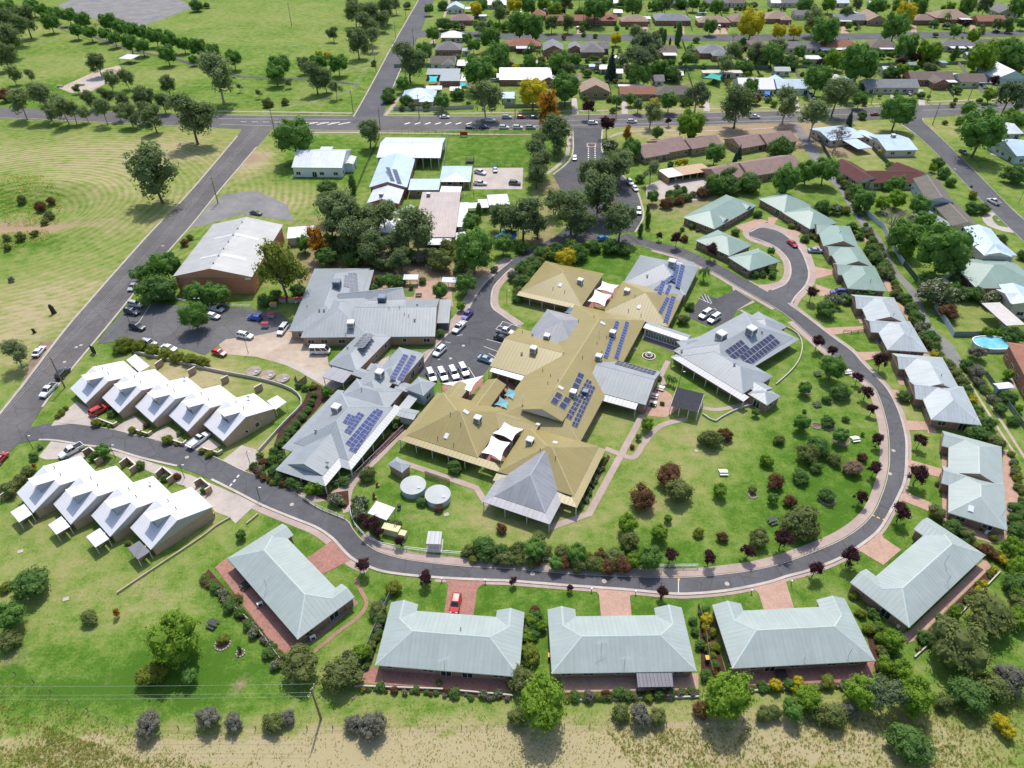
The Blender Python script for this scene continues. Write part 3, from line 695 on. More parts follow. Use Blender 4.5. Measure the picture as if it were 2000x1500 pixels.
# --- lanes, drives, yards
sheet('gravel_lane', [(1640,372),(1655,372),(1684,422),(1709,450),(1728,478),(1742,510),(1763,540),(1790,568),(1803,598),(1822,640),(1858,672),(1882,710),(1872,717),(1840,690),(1828,668),(1806,632),(1785,588),(1768,563),(1745,535),(1727,505),(1700,466),(1670,424)], GRAVEL, .03, 2)
strip('upper_lane', [(1546,243),(1572,290),(1602,332),(1640,374)], [(1562,243),(1592,285),(1625,332),(1656,374)], GRAVEL, .026)
sheet('car_park', [(190,672),(208,645),(232,618),(250,601),(295,592),(355,597),(405,592),(447,600),(500,604),(548,612),(575,640),(500,656),(441,663),(428,673),(400,694),(365,682),(300,672),(222,668)], ASPH_C, .045)
sheet('gravel_forecourt', [(437,380),(500,372),(530,385),(560,400),(575,432),(500,422),(470,418),(400,440),(370,445),(378,437),(410,400)], GRAVEL, .04)
sheet('service_yard', [(427,673),(441,663),(500,656),(574,640),(640,668),(640,700),(650,752),(618,742),(560,714),(500,697),(470,695),(440,692)], SANDY, .048)
sheet('concrete_drive', [(536,698),(560,705),(610,728),(690,700),(700,735),(650,764),(600,735)], CONC, .051)
sheet('building_apron', [(700,690),(770,680),(740,735),(700,745)], CONC, .045)
sheet('concrete_drive', [(100,832),(112,815),(150,785),(180,800),(195,825),(176,833),(140,828)], CONC, .07); 
for q in ([(222,838),(262,812),(292,830),(262,852)], [(288,855),(325,832),(357,850),(340,868),(305,861)], [(362,871),(398,848),(432,870),(402,888)]): sheet('concrete_drive', q, CONC, .07)
sheet('concrete_drive', [(435,899),(472,870),(500,878),(512,900),(476,921)], CONC, .07)
sheet('concrete_drive', [(100,862),(160,870),(240,885),(300,905),(372,928),(430,952),(500,985),(460,1023),(448,1010),(420,1000),(410,985),(360,950),(300,925),(225,890),(150,895),(90,898),(75,893)], CONC, .046)
for q in ([(160,870),(205,874),(190,905),(165,890)], [(232,893),(232,900),(215,908),(200,905),(205,885)], [(300,918),(297,926),(275,930),(268,915),(285,908)], [(368,937),(365,944),(348,948),(335,930),(350,922)], [(430,960),(428,972),(412,962),(410,948)]): sheet('garden_lawn', q, LAWN, .052, 2)
sheet('driveway', [(868,1131),(876,1143),(867,1200),(925,1202),(932,1150),(950,1136)], PAVE_R, .05)
sheet('driveway', [(1160,1150),(1170,1162),(1174,1206),(1234,1206),(1230,1165),(1242,1156)], PAVE, .05)
sheet('driveway', [(1470,1148),(1482,1160),(1492,1192),(1551,1188),(1536,1140),(1532,1129)], PAVE, .05)
sheet('driveway', [(1672,1072),(1725,1104),(1760,1074),(1726,1051),(1719,1038),(1692,1062)], PAVE, .05)
sheet('driveway', [(600,1090),(650,1055),(690,1092),(625,1124)], PAVE_R, .05)
for q in ([(1773,897),(1846,918),(1844,934),(1812,927),(1770,910)], [(1765,955),(1782,967),(1830,987),(1824,1003),(1760,977)], [(1760,821),(1806,824),(1812,840),(1767,841)], [(1735,760),(1760,763),(1757,776),(1746,781)],
          [(1662,688),(1719,687),(1724,698),(1685,705)], [(1602,641),(1688,637),(1694,646),(1618,655)], [(1592,521),(1628,528),(1628,536),(1593,545)], [(1592,555),(1630,568),(1622,578),(1600,578)], [(1537,448),(1570,452),(1553,466)], [(1435,442),(1482,427),(1502,432),(1478,442),(1452,452)],
          [(1590,480),(1612,482),(1612,492),(1598,492)], [(1500,424),(1520,426),(1512,438),(1500,436)]): sheet('driveway', q, PAVE, .05)
for q in ([(1840,892),(1853,892),(1853,1024),(1840,1022)], [(1958,880),(1968,878),(1990,955),(1983,1060),(1940,1062),(1850,1035),(1846,1010),(1960,1046)], [(1745,720),(1765,722),(1766,752),(1756,752)], [(1800,790),(1806,790),(1830,845),(1812,846)],
          [(1775,690),(1800,690),(1825,695),(1822,705),(1780,700)], [(1680,450),(1690,452),(1745,568),(1734,570)], [(1750,590),(1762,594),(1790,640),(1778,636)], [(1788,640),(1795,640),(1830,692),(1818,694)], [(1612,462),(1600,442),(1592,445),(1604,470)],
          [(1688,610),(1693,650),(1730,690),(1724,660)], [(1660,590),(1670,590),(1690,632),(1680,632)]): sheet('paved_walk', q, PAVE, .04)
sheet('back_patio', [(708,1303),(1005,1330),(1002,1352),(694,1334)], PAVE_R, .04); sheet('back_patio', [(1092,1318),(1364,1315),(1364,1346),(1104,1353)], PAVE, .04)
sheet('back_patio', [(1440,1308),(1708,1292),(1700,1330),(1500,1342),(1445,1336)], PAVE_R, .04); sheet('back_patio', [(1776,1232),(1925,1090),(1935,1108),(1850,1190),(1790,1250),(1766,1258),(1760,1240)], PAVE, .04)
sheet('back_patio', [(420,1108),(442,1090),(582,1252),(570,1275),(545,1275)], PAVE_R, .04); sheet('side_yard', [(580,1250),(690,1168),(700,1178),(598,1268),(575,1272)], SOIL, .035)
sheet('side_yard', [(1366,1190),(1384,1190),(1400,1250),(1425,1340),(1405,1345),(1370,1330)], MULCH, .04); sheet('side_yard', [(1705,1230),(1730,1225),(1725,1280),(1712,1320),(1690,1230)], MULCH, .04); sheet('side_yard', [(740,1215),(752,1215),(725,1300),(712,1302)], MULCH, .04)
# beds behind the villas
sheet('flower_bed', [(390,1132),(408,1112),(450,1160),(560,1285),(545,1290)], MULCH, .045); sheet('flower_bed', [(694,1337),(860,1342),(1000,1356),(1000,1368),(690,1342)], MULCH, .045)
sheet('flower_bed', [(1100,1354),(1366,1348),(1366,1362),(1103,1368)], MULCH, .045); sheet('flower_bed', [(1450,1340),(1700,1331),(1700,1342),(1460,1350)], MULCH, .045); sheet('flower_bed', [(1855,1188),(1938,1106),(1948,1116),(1800,1262),(1792,1252)], MULCH, .045)
# lawn paths
along([(1255,810),(1215,885),(1150,1004),(1073,1031)], -.75, .75, .05, 0, 'garden_path', PATHM, 0)
along([(1182,876),(1205,885),(1232,894),(1245,886),(1258,865),(1290,832),(1342,818)], -.7, .7, .046, 0, 'garden_path', PATHM, 4)
along([(776,900),(850,925),(930,953),(950,984),(960,988)], -.7, .7, .046, 0, 'garden_path', PATHM, 0)
along([(1368,796),(1400,800),(1440,793),(1470,785)], -.6, .6, .046, 0, 'garden_path', PATHM, 4)
along([(790,838),(740,890),(690,940),(676,975),(680,1000)], -1.0, 1.0, .046, 0, 'footpath', PATHM, 3)
along([(690,940),(655,965),(610,975),(580,967)], -1, 1, .044, 0, 'footpath', PATHM, 3)
along([(1305,705),(1290,735),(1297,752)], -.7, .7, .046, 0, 'garden_path', PATHM, 0)
along([(695,1128),(703,1150),(716,1178),(700,1205),(660,1235),(612,1274)], -.35, .35, .05, 0, 'garden_path', paver('brick_edging', (.33,.2,.14), .3, .3), 4)
# planted beds
sheet('flower_bed', [(616,968),(680,958),(682,985),(674,996)], MULCH, .045); sheet('flower_bed', [(610,745),(650,765),(605,815),(560,862),(545,905),(590,938),(560,945),(532,880),(545,840),(590,790)], MULCH, .042)
sheet('flower_bed', [(690,918),(700,925),(793,838),(785,822)], MULCH, .043); sheet('terrace', [(1262,790),(1285,752),(1310,770),(1325,800),(1300,815),(1260,812)], PAVE, .043)
sheet('flower_bed', [(1180,905),(1187,888),(1192,893),(1140,992),(1132,985)], MULCH, .043); sheet('flower_bed', [(485,918),(500,910),(520,925),(505,928)], MULCH, .05)
sheet('courtyard', [(730,560),(880,545),(885,600),(860,585),(730,590)], PAVE, .04); sheet('garden_lawn', [(780,565),(812,565),(808,580),(775,580)], LAWN, .06)
sheet('garden_lawn', [(728,675),(785,664),(850,668),(848,676),(825,690),(790,680),(770,690),(730,710),(718,712)], LAWN, .052); sheet('courtyard', [(935,752),(985,735),(1010,760),(985,800),(960,790)], PAVE_R, .04); sheet('courtyard', [(950,845),(1010,820),(1030,838),(980,900),(945,905)], PAVE_R, .04)
sheet('courtyard', [(862,755),(930,730),(945,742),(915,782),(870,770)], PAVE_R, .04); sheet('courtyard', [(1140,600),(1190,555),(1215,560),(1200,600)], PAVE_R, .04)
sheet('courtyard', [(1253,652),(1330,675),(1322,690),(1256,664)], plain('dark_paving', (.2,.17,.16), .9), .04)  # darker plain paving in front of the glazed link
sheet('parking_court', [(1348,610),(1372,575),(1400,583),(1437,566),(1470,587),(1440,605),(1420,640),(1380,636),(1345,620)], ASPH_D, .045); sheet('terrace_path', [(1430,560),(1438,565),(1475,590),(1440,606)], PATHM, .04)
sheet('school_yard', [(925,328),(1022,328),(1020,370),(923,370)], CONC, .045); sheet('tile_car_park', [(1262,362),(1290,352),(1395,345),(1400,360),(1375,390),(1310,395),(1262,385)], CONC, .04)
sheet('pull_in', [(62,690),(80,668),(108,665),(60,730),(45,748)], SOIL, .04); sheet('netball_court', [(112,12),(165,-12),(300,-30),(378,14),(300,44),(265,54),(170,33)], GRAVEL, .045)
sheet('playground', [(115,172),(190,138),(232,128),(245,142),(180,178),(140,182)], SANDY, .045); sheet('skate_track', [(150,165),(180,150),(200,148),(215,155),(180,172)], CONC, .056, 3)
along([(110,50),(160,63),(230,90),(290,105),(345,115),(400,135),(480,150),(600,155),(700,165)], -1.4, 1.4, .04, 0, 'park_path', ASPH, 4)
along([(425,217),(560,219),(690,221)], -.8, .8, .04, 0, 'footpath', PATHM, 3); along([(755,221.5),(930,221),(1110,217),(1225,215),(1500,210),(1750,201),(2000,192)], -.7, .7, .04, 0, 'footpath', PATHM, 4)
along([(545,259),(700,259),(830,261),(1000,263),(1100,262)], -.8, .8, .04, 0, 'footpath', PATHM, 4); along([(1190,268),(1240,256),(1400,255),(1560,247)], -.8, .8, .04, 0, 'footpath', PATHM, 4)
along([(838,90),(858,60),(878,0)], -.9, .9, .045, 0, 'footpath', PATHM, 3); along([(752,226),(790,180)], -1, 1, .045, 0, 'footpath', PATHM, 0)
along([(2000,318),(1935,300)], -1.2, 1.2, .04, 0, 'driveway', CONC, 0); sheet('driveway', [(1918,425),(1928,418),(1945,416),(1990,448),(1988,455),(1960,452),(1928,440)], CONC, .04, 2)
sheet('garden_lawn', [(1937,425),(1950,421),(1978,443),(1950,441)], LAWN, .055, 2); sheet('gravel_spot', [(1965,670),(1966,680),(1985,760),(1975,760)], PATHM, .03)
along([(1882,712),(1905,745),(1955,822),(2005,900)], -.35, .35, .032, 0, 'wheel_track', SANDY, 3); along([(1872,717),(1895,750),(1945,830),(1985,890)], -.3, .3, .031, 0, 'wheel_track', SANDY, 3)
for q in ([(1113,252),(1130,222),(1120,222)], ): pass
for cx in (1123,1220,1380,1555,1745,1800,1985): 
    y = 222 if cx < 1300 else 217 if cx < 1600 else 205
    sheet('driveway', [(cx-6,y),(cx+7,y+1),(cx+3,y-30),(cx-6,y-30)], CONC, .05)
for cx, w in ((1135,9),(1260,8),(1330,9),(1400,7),(1415,8),(1550,8),(1650,9),(1785,7),(1900,8)): sheet('driveway', [(cx-w,67),(cx+w*.8,67),(cx+w*.6,50),(cx-w*.6,50)], PAVE, .05)
# markings
for i in range(9): line((470+i*22,238+i*.25),(482+i*22,238+i*.25), .35)
for i in range(5): line((585+i*21-8,243.5),(600+i*21,239), .9)
for i in range(7): line((790+i*20,243),(801+i*20,239.5), .9)
for a, b in (((1000,237),(1500,229)),((1500,229),(1700,222)),((1800,216),(2000,208)),((1000,246),(1150,244.5)),((1200,243),(1630,233)),((420,232),(680,233.5)),((430,243),(530,246))): line(a, b, .18)
for k in range(9):
    line((1149,286+k*4.2),(1149.5,288+k*4.2), .5); line((1162,286+k*4.2),(1162.5,288+k*4.2), .5)
for a, b in (((1147,280),(1163,280)),((1147,287),(1163,287)),((1147,280),(1147,287)),((1163,280),(1163,287))): line(a, b, .5, mat=plain('faded_red_paint', (.5,.3,.25), .8))
for a, b in (((950,663),(985,672)),((945,677),(978,689)),((954,690),(970,700)),((870,668),(880,670)),((845,699),(860,703)),((892,656),(904,654)),((885,748),(878,728)),((905,742),(896,722)),((860,744),(850,728)),((928,738),(915,718)),((982,628),(1018,640)),((982,628),(974,640)),((990,640),(1000,634)),
             ((1370,577),(1378,590)),((1376,575),(1384,592)),((1382,578),(1390,592)),((1365,583),(1390,594)),((1394,602),(1400,606)),((295,594),(270,632)),((1325,1130),(1325,1158))): line(a, b, .14)
for a, b in (((1702,1006),(1708,1008)),((1712,1010),(1718,1013)),((1724,1014),(1730,1017)),((1326,1130),(1325,1135)),((467,928),(463,933)),((460,937),(456,942)),((453,945),(449,950))): line(a, b, .35, mat=LINE_Y if a[0] > 1000 else LINE)
for px, py in ((318,480),(302,500),(158,674),(149,678),(126,707),(880,700),(905,675),(1040,1120),(1180,1135),(1420,1140),(1745,880),(1738,925),(570,985),(365,893),(1360,880),(1950,430),(1865,330)):
    p = G(px, py, .085); m = MB(); m.poly([p + Vector((math.cos(a*.52)*.45, math.sin(a*.52)*.45, 0)) for a in range(12)]); tag(m.build('road_cover', CONC), kind='structure')
# ---------------------------------------------------------------- the green roofed villas
VG = 'green roofed villas along the ring road'
def V(px, py, label, cat='house'): return Bld('villa', px, py, label, cat, VG)
b = V(570, 1140, 'pale green roofed villa standing askew beside the curved brick drive near the white units')
villa(b, (444,1090), (581,1248.5), (546,1017), (562,1052), 'AB', roof=R_GREEN, wall=B_VILLA)
b.bits = 1
for p in ((521,1146),): roofbit(b, *p, 'tv_antenna')
b = V(870, 1250, 'pale green roofed villa with the red hatchback on its drive')
villa(b, (732.5,1299), (1014,1322), (762,1176), (814,1193), 'AB', roof=R_GREEN, wall=B_VILLA); roofbit(b, 868, 1302, 'tv_antenna'); roofbit(b, 900, 1230, 'vent_pipe')
b = V(1215, 1260, 'pale green roofed villa with dark translucent awning over its back patio')
villa(b, (1077.5,1315.5), (1360.7,1311), (1073,1190.5), (1125,1203.7), 'AB', roof=R_GREEN, wall=B_VILLA); roofbit(b, 1174, 1268, 'tv_antenna'); roofbit(b, 1219, 1300, 'tv_antenna')
m = MB(b.o.location); q = [G(1246,1342,2.2), G(1315,1341,2.2), G(1313,1312,2.45), G(1243,1314,2.45)]
m.hexa([p-Vector((0,0,.06)) for p in q], q); m.build('awning_roof', metalroof('tinted_polycarbonate', (.10,.10,.125), .6, .3, .35), b.o)
posts(b, q[0], q[1], 3, 2.2, .1, DARK, name='awning_post')
b = V(1560, 1240, 'pale green roofed villa with the yellow shrubs along its back patio')
villa(b, (1430.5,1305.5), (1710,1290.5), (1399,1181), (1452,1192.5), 'AB', roof=R_GREEN, wall=B_VILLA); roofbit(b, 1657, 1281, 'tv_antenna'); roofbit(b, 1570, 1290, 'tv_antenna')
b = V(1800, 1120, 'pale green roofed villa turned diagonally at the bend of the ring road')
villa(b, (1776,1225.5), (1925,1084), (1664,1134), (1711,1125), 'AB', roof=R_GREEN, wall=B_VILLA); roofbit(b, 1845, 1100, 'tv_antenna'); roofbit(b, 1850, 1137, 'tv_antenna')
b = V(1905, 950, 'pale green roofed double villa with ribbed roof, side on to the ring road')
villa(b, (1960.5,955), (1956,872.5), (1840.5,843), (1853,874), 'B', roof=R_GREEN, wall=B_VILLA, endA='g'); villa(b, (1967,1036), (1961,944.5), (1839.5,913), (1853,947.5), 'B', roof=R_GREEN, wall=B_VILLA, dz=.06)
roofbit(b, 1917, 932, 'vent_pipe'); roofbit(b, 1896, 994, 'skylight'); roofbit(b, 1957, 1008, 'tv_antenna')
b = V(1830, 770, 'grey green roofed double villa between the ribbed villa and the grey green pair')
villa(b, (1879,768), (1840.5,698), (1745,697), (1767,721), 'B', roof=R_GREYG, wall=B_VILLA, endA='g'); villa(b, (1918,831), (1881,755), (1778,753), (1803,780.5), 'B', roof=R_GREYG, wall=B_VILLA, dz=.06)
roofbit(b, 1838, 735, 'vent_pipe'); roofbit(b, 1900, 826, 'tv_antenna'); roofbit(b, 1838, 757, 'satellite_dish')
b = V(1740, 635, 'grey green roofed double villa beside the mouth of the turning circle')
villa(b, (1774,634), (1746,581), (1664,582), (1684,603), 'B', roof=R_GREYG, wall=B_VILLA, endA='g'); villa(b, (1813,688), (1777,627.5), (1691,628), (1716,649.5), 'B', roof=R_GREYG, wall=B_VILLA, dz=.06)
roofbit(b, 1745, 616, 'vent_pipe'); roofbit(b, 1776, 655, 'tv_antenna'); roofbit(b, 1745, 628, 'vent_pipe')
b = V(1665, 505, 'long green roofed triple villa curving along the outside of the turning circle')
villa(b, (1679,486), (1660,442), (1590,441), (1600,457), 'B', roof=R_GREEN2, wall=B_VILLA, endA='g'); villa(b, (1707,523), (1679,482), (1610,482), (1625,499), 'B', roof=R_GREEN2, wall=B_VILLA, endA='g', dz=.05); villa(b, (1733,569), (1708,519.5), (1629,518), (1645,537), 'B', roof=R_GREEN2, wall=B_VILLA, dz=.1)
for p in ((1672,517),(1640,455),(1700,550)): roofbit(b, *p, 'vent_pipe')
b = V(1550, 420, 'green roofed double villa at the top of the turning circle')
block(b, (1481,388), (1532,416), (1580,399), 2.6, 'hip', 22, roof=R_GREEN2, wall=B_VILLA); block(b, (1528,415), (1582,447.5), (1629,431), 2.66, 'hip', 22, roof=R_GREEN2, wall=B_VILLA)
b = V(1410, 412, 'green roofed villa with two small gablets behind the plum trees')
r = block(b, (1395,447.5), (1479,401), (1426,376), 2.6, 'hip', 22, roof=R_GREEN2, wall=B_VILLA, skip='')
for x in (.28, .82):
    L, Wd = r['L'], r['W']; c = Wd*x; f = [L(c-1.8,.4,.25), L(c+1.8,.4,.25), L(c,.4,1.15), L(c,3.6,1.45)]
    roof_faces(b, [[f[0], f[2], f[3]], [f[2], f[1], f[3]]], [f[0], f[2], f[1]], R_GREEN2, (), .1, name='gablet', gables=[[f[0], f[1], f[2]]], gmat=R_GREEN2)
b = V(1430, 490, 'green roofed double villa with timber pergola inside the turning circle')
block(b, (1357,469), (1425,500), (1462,475), 2.6, 'hip', 22, roof=R_GREEN2, wall=B_VILLA); block(b, (1421,502), (1464,529), (1515,505), 2.66, 'hip', 22, roof=R_GREEN2, wall=B_VILLA)
q = [G(1402,489,2.3), G(1420,500,2.3), G(1432,492,2.3), G(1414,482,2.3)]
for i in range(8):
    m = MB(b.o.location); t = i/7; m.bar(q[0].lerp(q[1], t), q[3].lerp(q[2], t), .09, .14); m.build('pergola_slat', plain('red_brown_timber', (.28,.13,.09), .8), b.o)
# ---------------------------------------------------------------- brown brick units with white roofs
BR_WALL = B_BROWN
GA, GB = 'five white roofed units beside the west car park', 'four white roofed units below the entry road'
UREF = {'A': ((395.2,824.8),(436,861.4),(482.8,815.8),(536.2,797.8)), 'B': ((251.6,1026.8),(294.2,1073.6),(347,1016.6),(415.4,989.6))}
def unit(label, FR, grp, hf=2.3, hr=5.2, hb=3.2, win=False):
    b = Bld('terrace_unit', *FR, label, 'unit', grp); q = UREF['A' if grp == GA else 'B']
    fl, fr, rr, br = G(*q[0], hf), G(*q[1], hf), G(*q[2], hr), G(*q[3], hb); sh = G(*FR, hf) - fr; fl, fr, rr, br = fl+sh, fr+sh, rr+sh, br+sh
    d = (br-fr); d.z = 0; d.normalize(); t = (rr-fr).dot(d); p = fr + d*t; rr = Vector((p.x, p.y, hr)); fl = fr + (fl-fr)*.93
    w = fl-fr; n = Vector((-d.y, d.x, 0)); n = n if n.dot(w) > 0 else -n; w = n*w.dot(n); fl = fr+w; rl = rr+w; bl = br+w
    roof_faces(b, [[fl, fr, rr, rl], [rl, rr, br, bl]], [fl, fr, rr, br, bl, rl], R_WHITE, [(rl, rr)], .16, WHITE)
    wi = w.normalized(); dn = Vector((0,0,-.18)); m = MB(b.o.location)
    A = [fr+wi*.12+d*.5, rr+wi*.12, br+wi*.12-d*.3]; Bq = [fl-wi*.12+d*.5, rl-wi*.12, bl-wi*.12-d*.3]
    A[0].z += .5*(hr-hf)/t; 
    for s, X in ((1, A), (-1, Bq)):
        X[0].z = A[0].z; f = [X[0]+dn, X[1]+dn, X[2]+dn, Vector((*X[2].xy, -.1)), Vector((*X[0].xy, -.1))]; m.poly(f if s > 0 else f[::-1])
    m.poly([Vector((*A[0].xy,-.1)), A[0]+dn, Bq[0]+dn, Vector((*Bq[0].xy,-.1))][::-1]); m.poly([Vector((*A[2].xy,-.1)), A[2]+dn, Bq[2]+dn, Vector((*Bq[2].xy,-.1))])
    m.build('wall', BR_WALL, b.o)
    # clerestory wedge: the back slope carried on over the ridge
    r1, r2 = rl.lerp(rr, .37), rl.lerp(rr, .71); up = (rr-br)*.456; k = Vector((up.x, up.y, 0)).length; fs = (fr-rr); fs = fs/Vector((fs.x, fs.y, 0)).length*k
    t1, t2, l1, l2 = r1+up, r2+up, r1+fs, r2+fs; th = Vector((0,0,.06)); s1, s2 = t1+up*.16, t2+up*.16
    roof_faces(b, [[s1+th-wi*-.15, s2+th-wi*.15, r2+th-wi*.15, r1+th+wi*.15]], [s1+th+wi*.15, s2+th-wi*.15, r2+th-wi*.15, r1+th+wi*.15], R_WHITE, (), .1, WHITE, name='clerestory_roof')
    m = MB(b.o.location); m.poly([t2, l2, r2]); m.poly([t1, r1, l1]); m.build('clerestory_cheek', plain('grey_cladding', (.36,.36,.38), .7, .08), b.o)
    m = MB(b.o.location); m.poly([t1, l1, l2, t2]); m.build('clerestory_window', GLASS, b.o)
    for tt in (.25, .62):
        p = rl.lerp(rr, tt) + (br-rr)*.2; roofbit_at(b, p, 'vent_pipe')
    if win:
        out = -wi
        for tt, ww in ((.42,.7),(.63,1.0)):
            q = fr.lerp(br, tt) + wi*.12; put_window(b, Vector((q.x, q.y, 0)), out, ww, 1.2 if ww > .8 else .7, .9, bars=0)
    return b, fl, fr, rr, br, d, wi
def roofbit_at(b, p, kind):
    me = TPL.get(('bit', kind))
    if me: link(kind, me, b.o, p - b.o.location)
def awning(b, q, mat, zs=2.4):
    p = [G(*x, zs) for x in q]; m = MB(b.o.location); m.hexa([x-Vector((0,0,.12)) for x in p], p); m.build('carport_roof', mat, b.o)
    c = sum(p, Vector())/4
    for x in p: y = x.lerp(c, .08); mm = MB(b.o.location); mm.box((y.x, y.y, 0), (.1,.1,zs-.12)); mm.build('carport_post', CREAMTRIM, b.o)
rows = [('white roofed brick unit nearest the side street, end of the row of five', (166.8,788)),
 ('white roofed brick unit with the red car parked at its front', (231.6,806.6)),
 ('middle one of the five white roofed brick units', (297.6,824.6)),
 ('white roofed brick unit with the tray ute parked at its front', (365.8,842.8)),
 ('white roofed brick end unit with small side windows and low rear carport', (436,861.4))]
UA = [unit(*r, GA, win=(i == 4)) for i, r in enumerate(rows)]
awning(UA[0][0], [(247,703),(264,691.4),(292.8,714.8),(272,727)], R_WHITE); awning(UA[4][0], [(521,782.8),(541.6,772),(559.6,785.2),(538,800)], R_WHITE)
rows = [('white roofed brick unit at the flower bank end of the row of four', (64.2,1001.4)),
 ('second white roofed brick unit from the flower bank, one awning hidden below it', (138,1024.2)),
 ('white roofed brick unit with a satellite dish, third from the flower bank', (214.8,1048.2)),
 ('white roofed brick end unit with slatted grey awning above the log edging', (294.2,1073.6))]
UB = [unit(*r, GB) for r in rows]
awning(UB[0][0], [(20,1000),(47,984),(63,1004),(37,1020)], R_WHITE); awning(UB[1][0], [(94,1025),(120,1008),(137,1028),(110,1044)], R_WHITE); awning(UB[2][0], [(168,1048),(195,1031),(213,1052),(186,1069)], R_WHITE)
awning(UB[3][0], [(249,1070),(272,1056),(293,1077),(269,1093)], metalroof('charcoal_slats', (.16,.16,.18), .3, .6, .4))
roofbit(UB[2][0], 294, 948, 'satellite_dish'); roofbit(UA[4][0], 486, 781, 'satellite_dish'); roofbit(UA[2][0], 361, 743, 'satellite_dish')
def lowwall(b, pts, h=1.5, w=.2, mat=None, cap=True, name='courtyard_wall'):
    p = [G(*q) for q in pts]
    for i in range(len(p)-1):
        m = MB(b.o.location); m.bar(p[i]-Vector((0,0,.1)), p[i+1]-Vector((0,0,.1)), w, h+.1); o = m.build(name, mat or B_BROWN, b.o)
        if cap: m = MB(b.o.location); m.bar(p[i]+Vector((0,0,h+.005)), p[i+1]+Vector((0,0,h+.005)), w+.1, .07); m.build('wall_coping', CREAMTRIM, b.o)
for u, pts in zip(UA[1:], (((195,823),(224,834),(231,829)), ((262,843),(291,852),(298,847)), ((330,862),(359,871),(366,865)), ((398,880),(427,889),(436,884)))): lowwall(u[0], pts, .9)
for u, pts in zip(UB, (((166,892),(180,884),(202,902),(190,910)), ((238,915),(253,903),(270,918),(257,927)), ((308,935),(322,922),(342,938),(330,947)), ((383,952),(396,944),(415,960),(404,967)))): lowwall(u[0], pts, 1.7)
for u, pts in zip(UB, (((64,1004),(44,1021)), ((138,1027),(119,1047)), ((214,1051),(196,1071)), ((294,1076),(275,1096)))): lowwall(u[0], pts, 1.9)
lowwall(UB[0][0], ((7,979),(30,962)), 1.8)
for u, pts in zip(UA[1:], (((306,722),(320,712)), ((370,735),(384,727)), ((434,751),(448,744)), ((499,768),(514,760)))): lowwall(u[0], pts, 1.8)
# ---------------------------------------------------------------- red brick hall
b = Bld('brick_hall', 450, 490, 'big red brick hall with weathered grey gable roof and white skylight strips', 'hall')
r = block(b, (337,540), (492,541), (575,439), 6.0, 'gable', roof=R_SHED, wall=B_ORANGE, along='y', rise=2.7, ov=.5, wins=False, caps=True)
L, Wd, Dp = r['L'], r['W'], r['D']; sl = 2.7/(Wd/2)
for y in (.24, .62):
    m = MB(b.o.location); y0 = Dp*y; m.poly([L(Wd*.22,y0,sl*Wd*.22+.04), L(Wd*.48,y0,sl*Wd*.48+.04), L(Wd*.48,y0+1,sl*Wd*.48+.04), L(Wd*.22,y0+1,sl*Wd*.22+.04)]); m.build('roof_light', plain('fibreglass_sheet', (.62,.62,.6), .5), b.o)
    m = MB(b.o.location); m.poly([L(Wd*.52,y0,sl*Wd*.48+.04), L(Wd*.82,y0,sl*Wd*.18+.04), L(Wd*.82,y0+1.4,sl*Wd*.18+.04), L(Wd*.52,y0+1.4,sl*Wd*.48+.04)]); m.build('roof_light', plain('fibreglass_sheet', (.62,.62,.6), .5), b.o)
for k in range(7):
    p = L(Wd/2, Dp*(k+.7)/7.6, 2.75); link('ridge_vent', template('rv', lambda: (lambda m: (m.tube((0,0,-.2),(0,0,.35),.22,n=8), m.tube((0,0,.35),(0,0,.5),.34,.1,n=8), m.mesh('ridge_vent',[STEEL]))[2])(MB())), b.o, p-b.o.location)
m = MB(b.o.location); m.poly([L(.3,.46,-.1), L(Wd-.3,.46,-.1), L(Wd/2,.46,2.4)]); m.build('gable_cladding', metalroof('dull_cladding', (.20,.20,.19), .5), b.o)
m = MB(b.o.location); m.poly([L(Wd*.9,.44,-1.2), L(Wd*.97,.44,-1.2), L(Wd*.97,.44,-.5), L(Wd*.9,.44,-.5)]); m.build('wall_sign', WHITE, b.o)
b = Bld('lean_to_shed', 590, 460, 'flat white roofed annexe on the far side of the brick hall', 'shed')
block(b, (560,466), (612,462), (618,442), 3.0, 'skillion', roof=R_WHITE, wall=B_CREAM, rise=.4)
# ---------------------------------------------------------------- white timber hall and the school
b = Bld('timber_hall', 625, 320, 'white weatherboard hall with pale iron roof in the green paddock', 'hall')
block(b, (569,327), (668,328), (686,292), 4.0, 'gable', 18, roof=R_ZINC, wall=B_WHITE, ov=.4, gap=4.5); block(b, (670,321), (690,321), (694,306), 3.3, 'gable', 18, roof=R_ZINC, wall=B_WHITE, ov=.3, along='y'); block(b, (621,298), (645,298), (645,287), 4.9, 'flat', roof=R_ZINC, wall=B_WHITE, ov=.2, wins=False)
b = Bld('school_building', 780, 330, 'pale steel roofed school building with open shelter wing and solar panels', 'school')
block(b, (735,307.6), (860,308.5), (869,269), 4.3, 'gable', 9, roof=R_ZINC, wall=None); posts(b, G(812,330), G(858,331), 4, 4.2, .25, STEEL); posts(b, G(740,318), G(868,290), 3, 4.2, .25, STEEL)
a_, ex_, ey_, w_, d_ = rect((735,307.6), (812,308), (818,269), 4.3); wall_box(b, a_+ex_*.6+ey_*.6, ex_, ey_, w_-1, d_-1.2, 0, 4.2, B_TAN)
block(b, (720.7,366), (795,366), (810,309), 3.9, 'gable', 17, roof=R_BLUE, wall=B_RED, along='y', ov=.5); block(b, (716,397), (779,398), (787,366), 3.2, 'gable', 17, roof=R_ZINC, wall=B_RED, along='y', ov=.5)
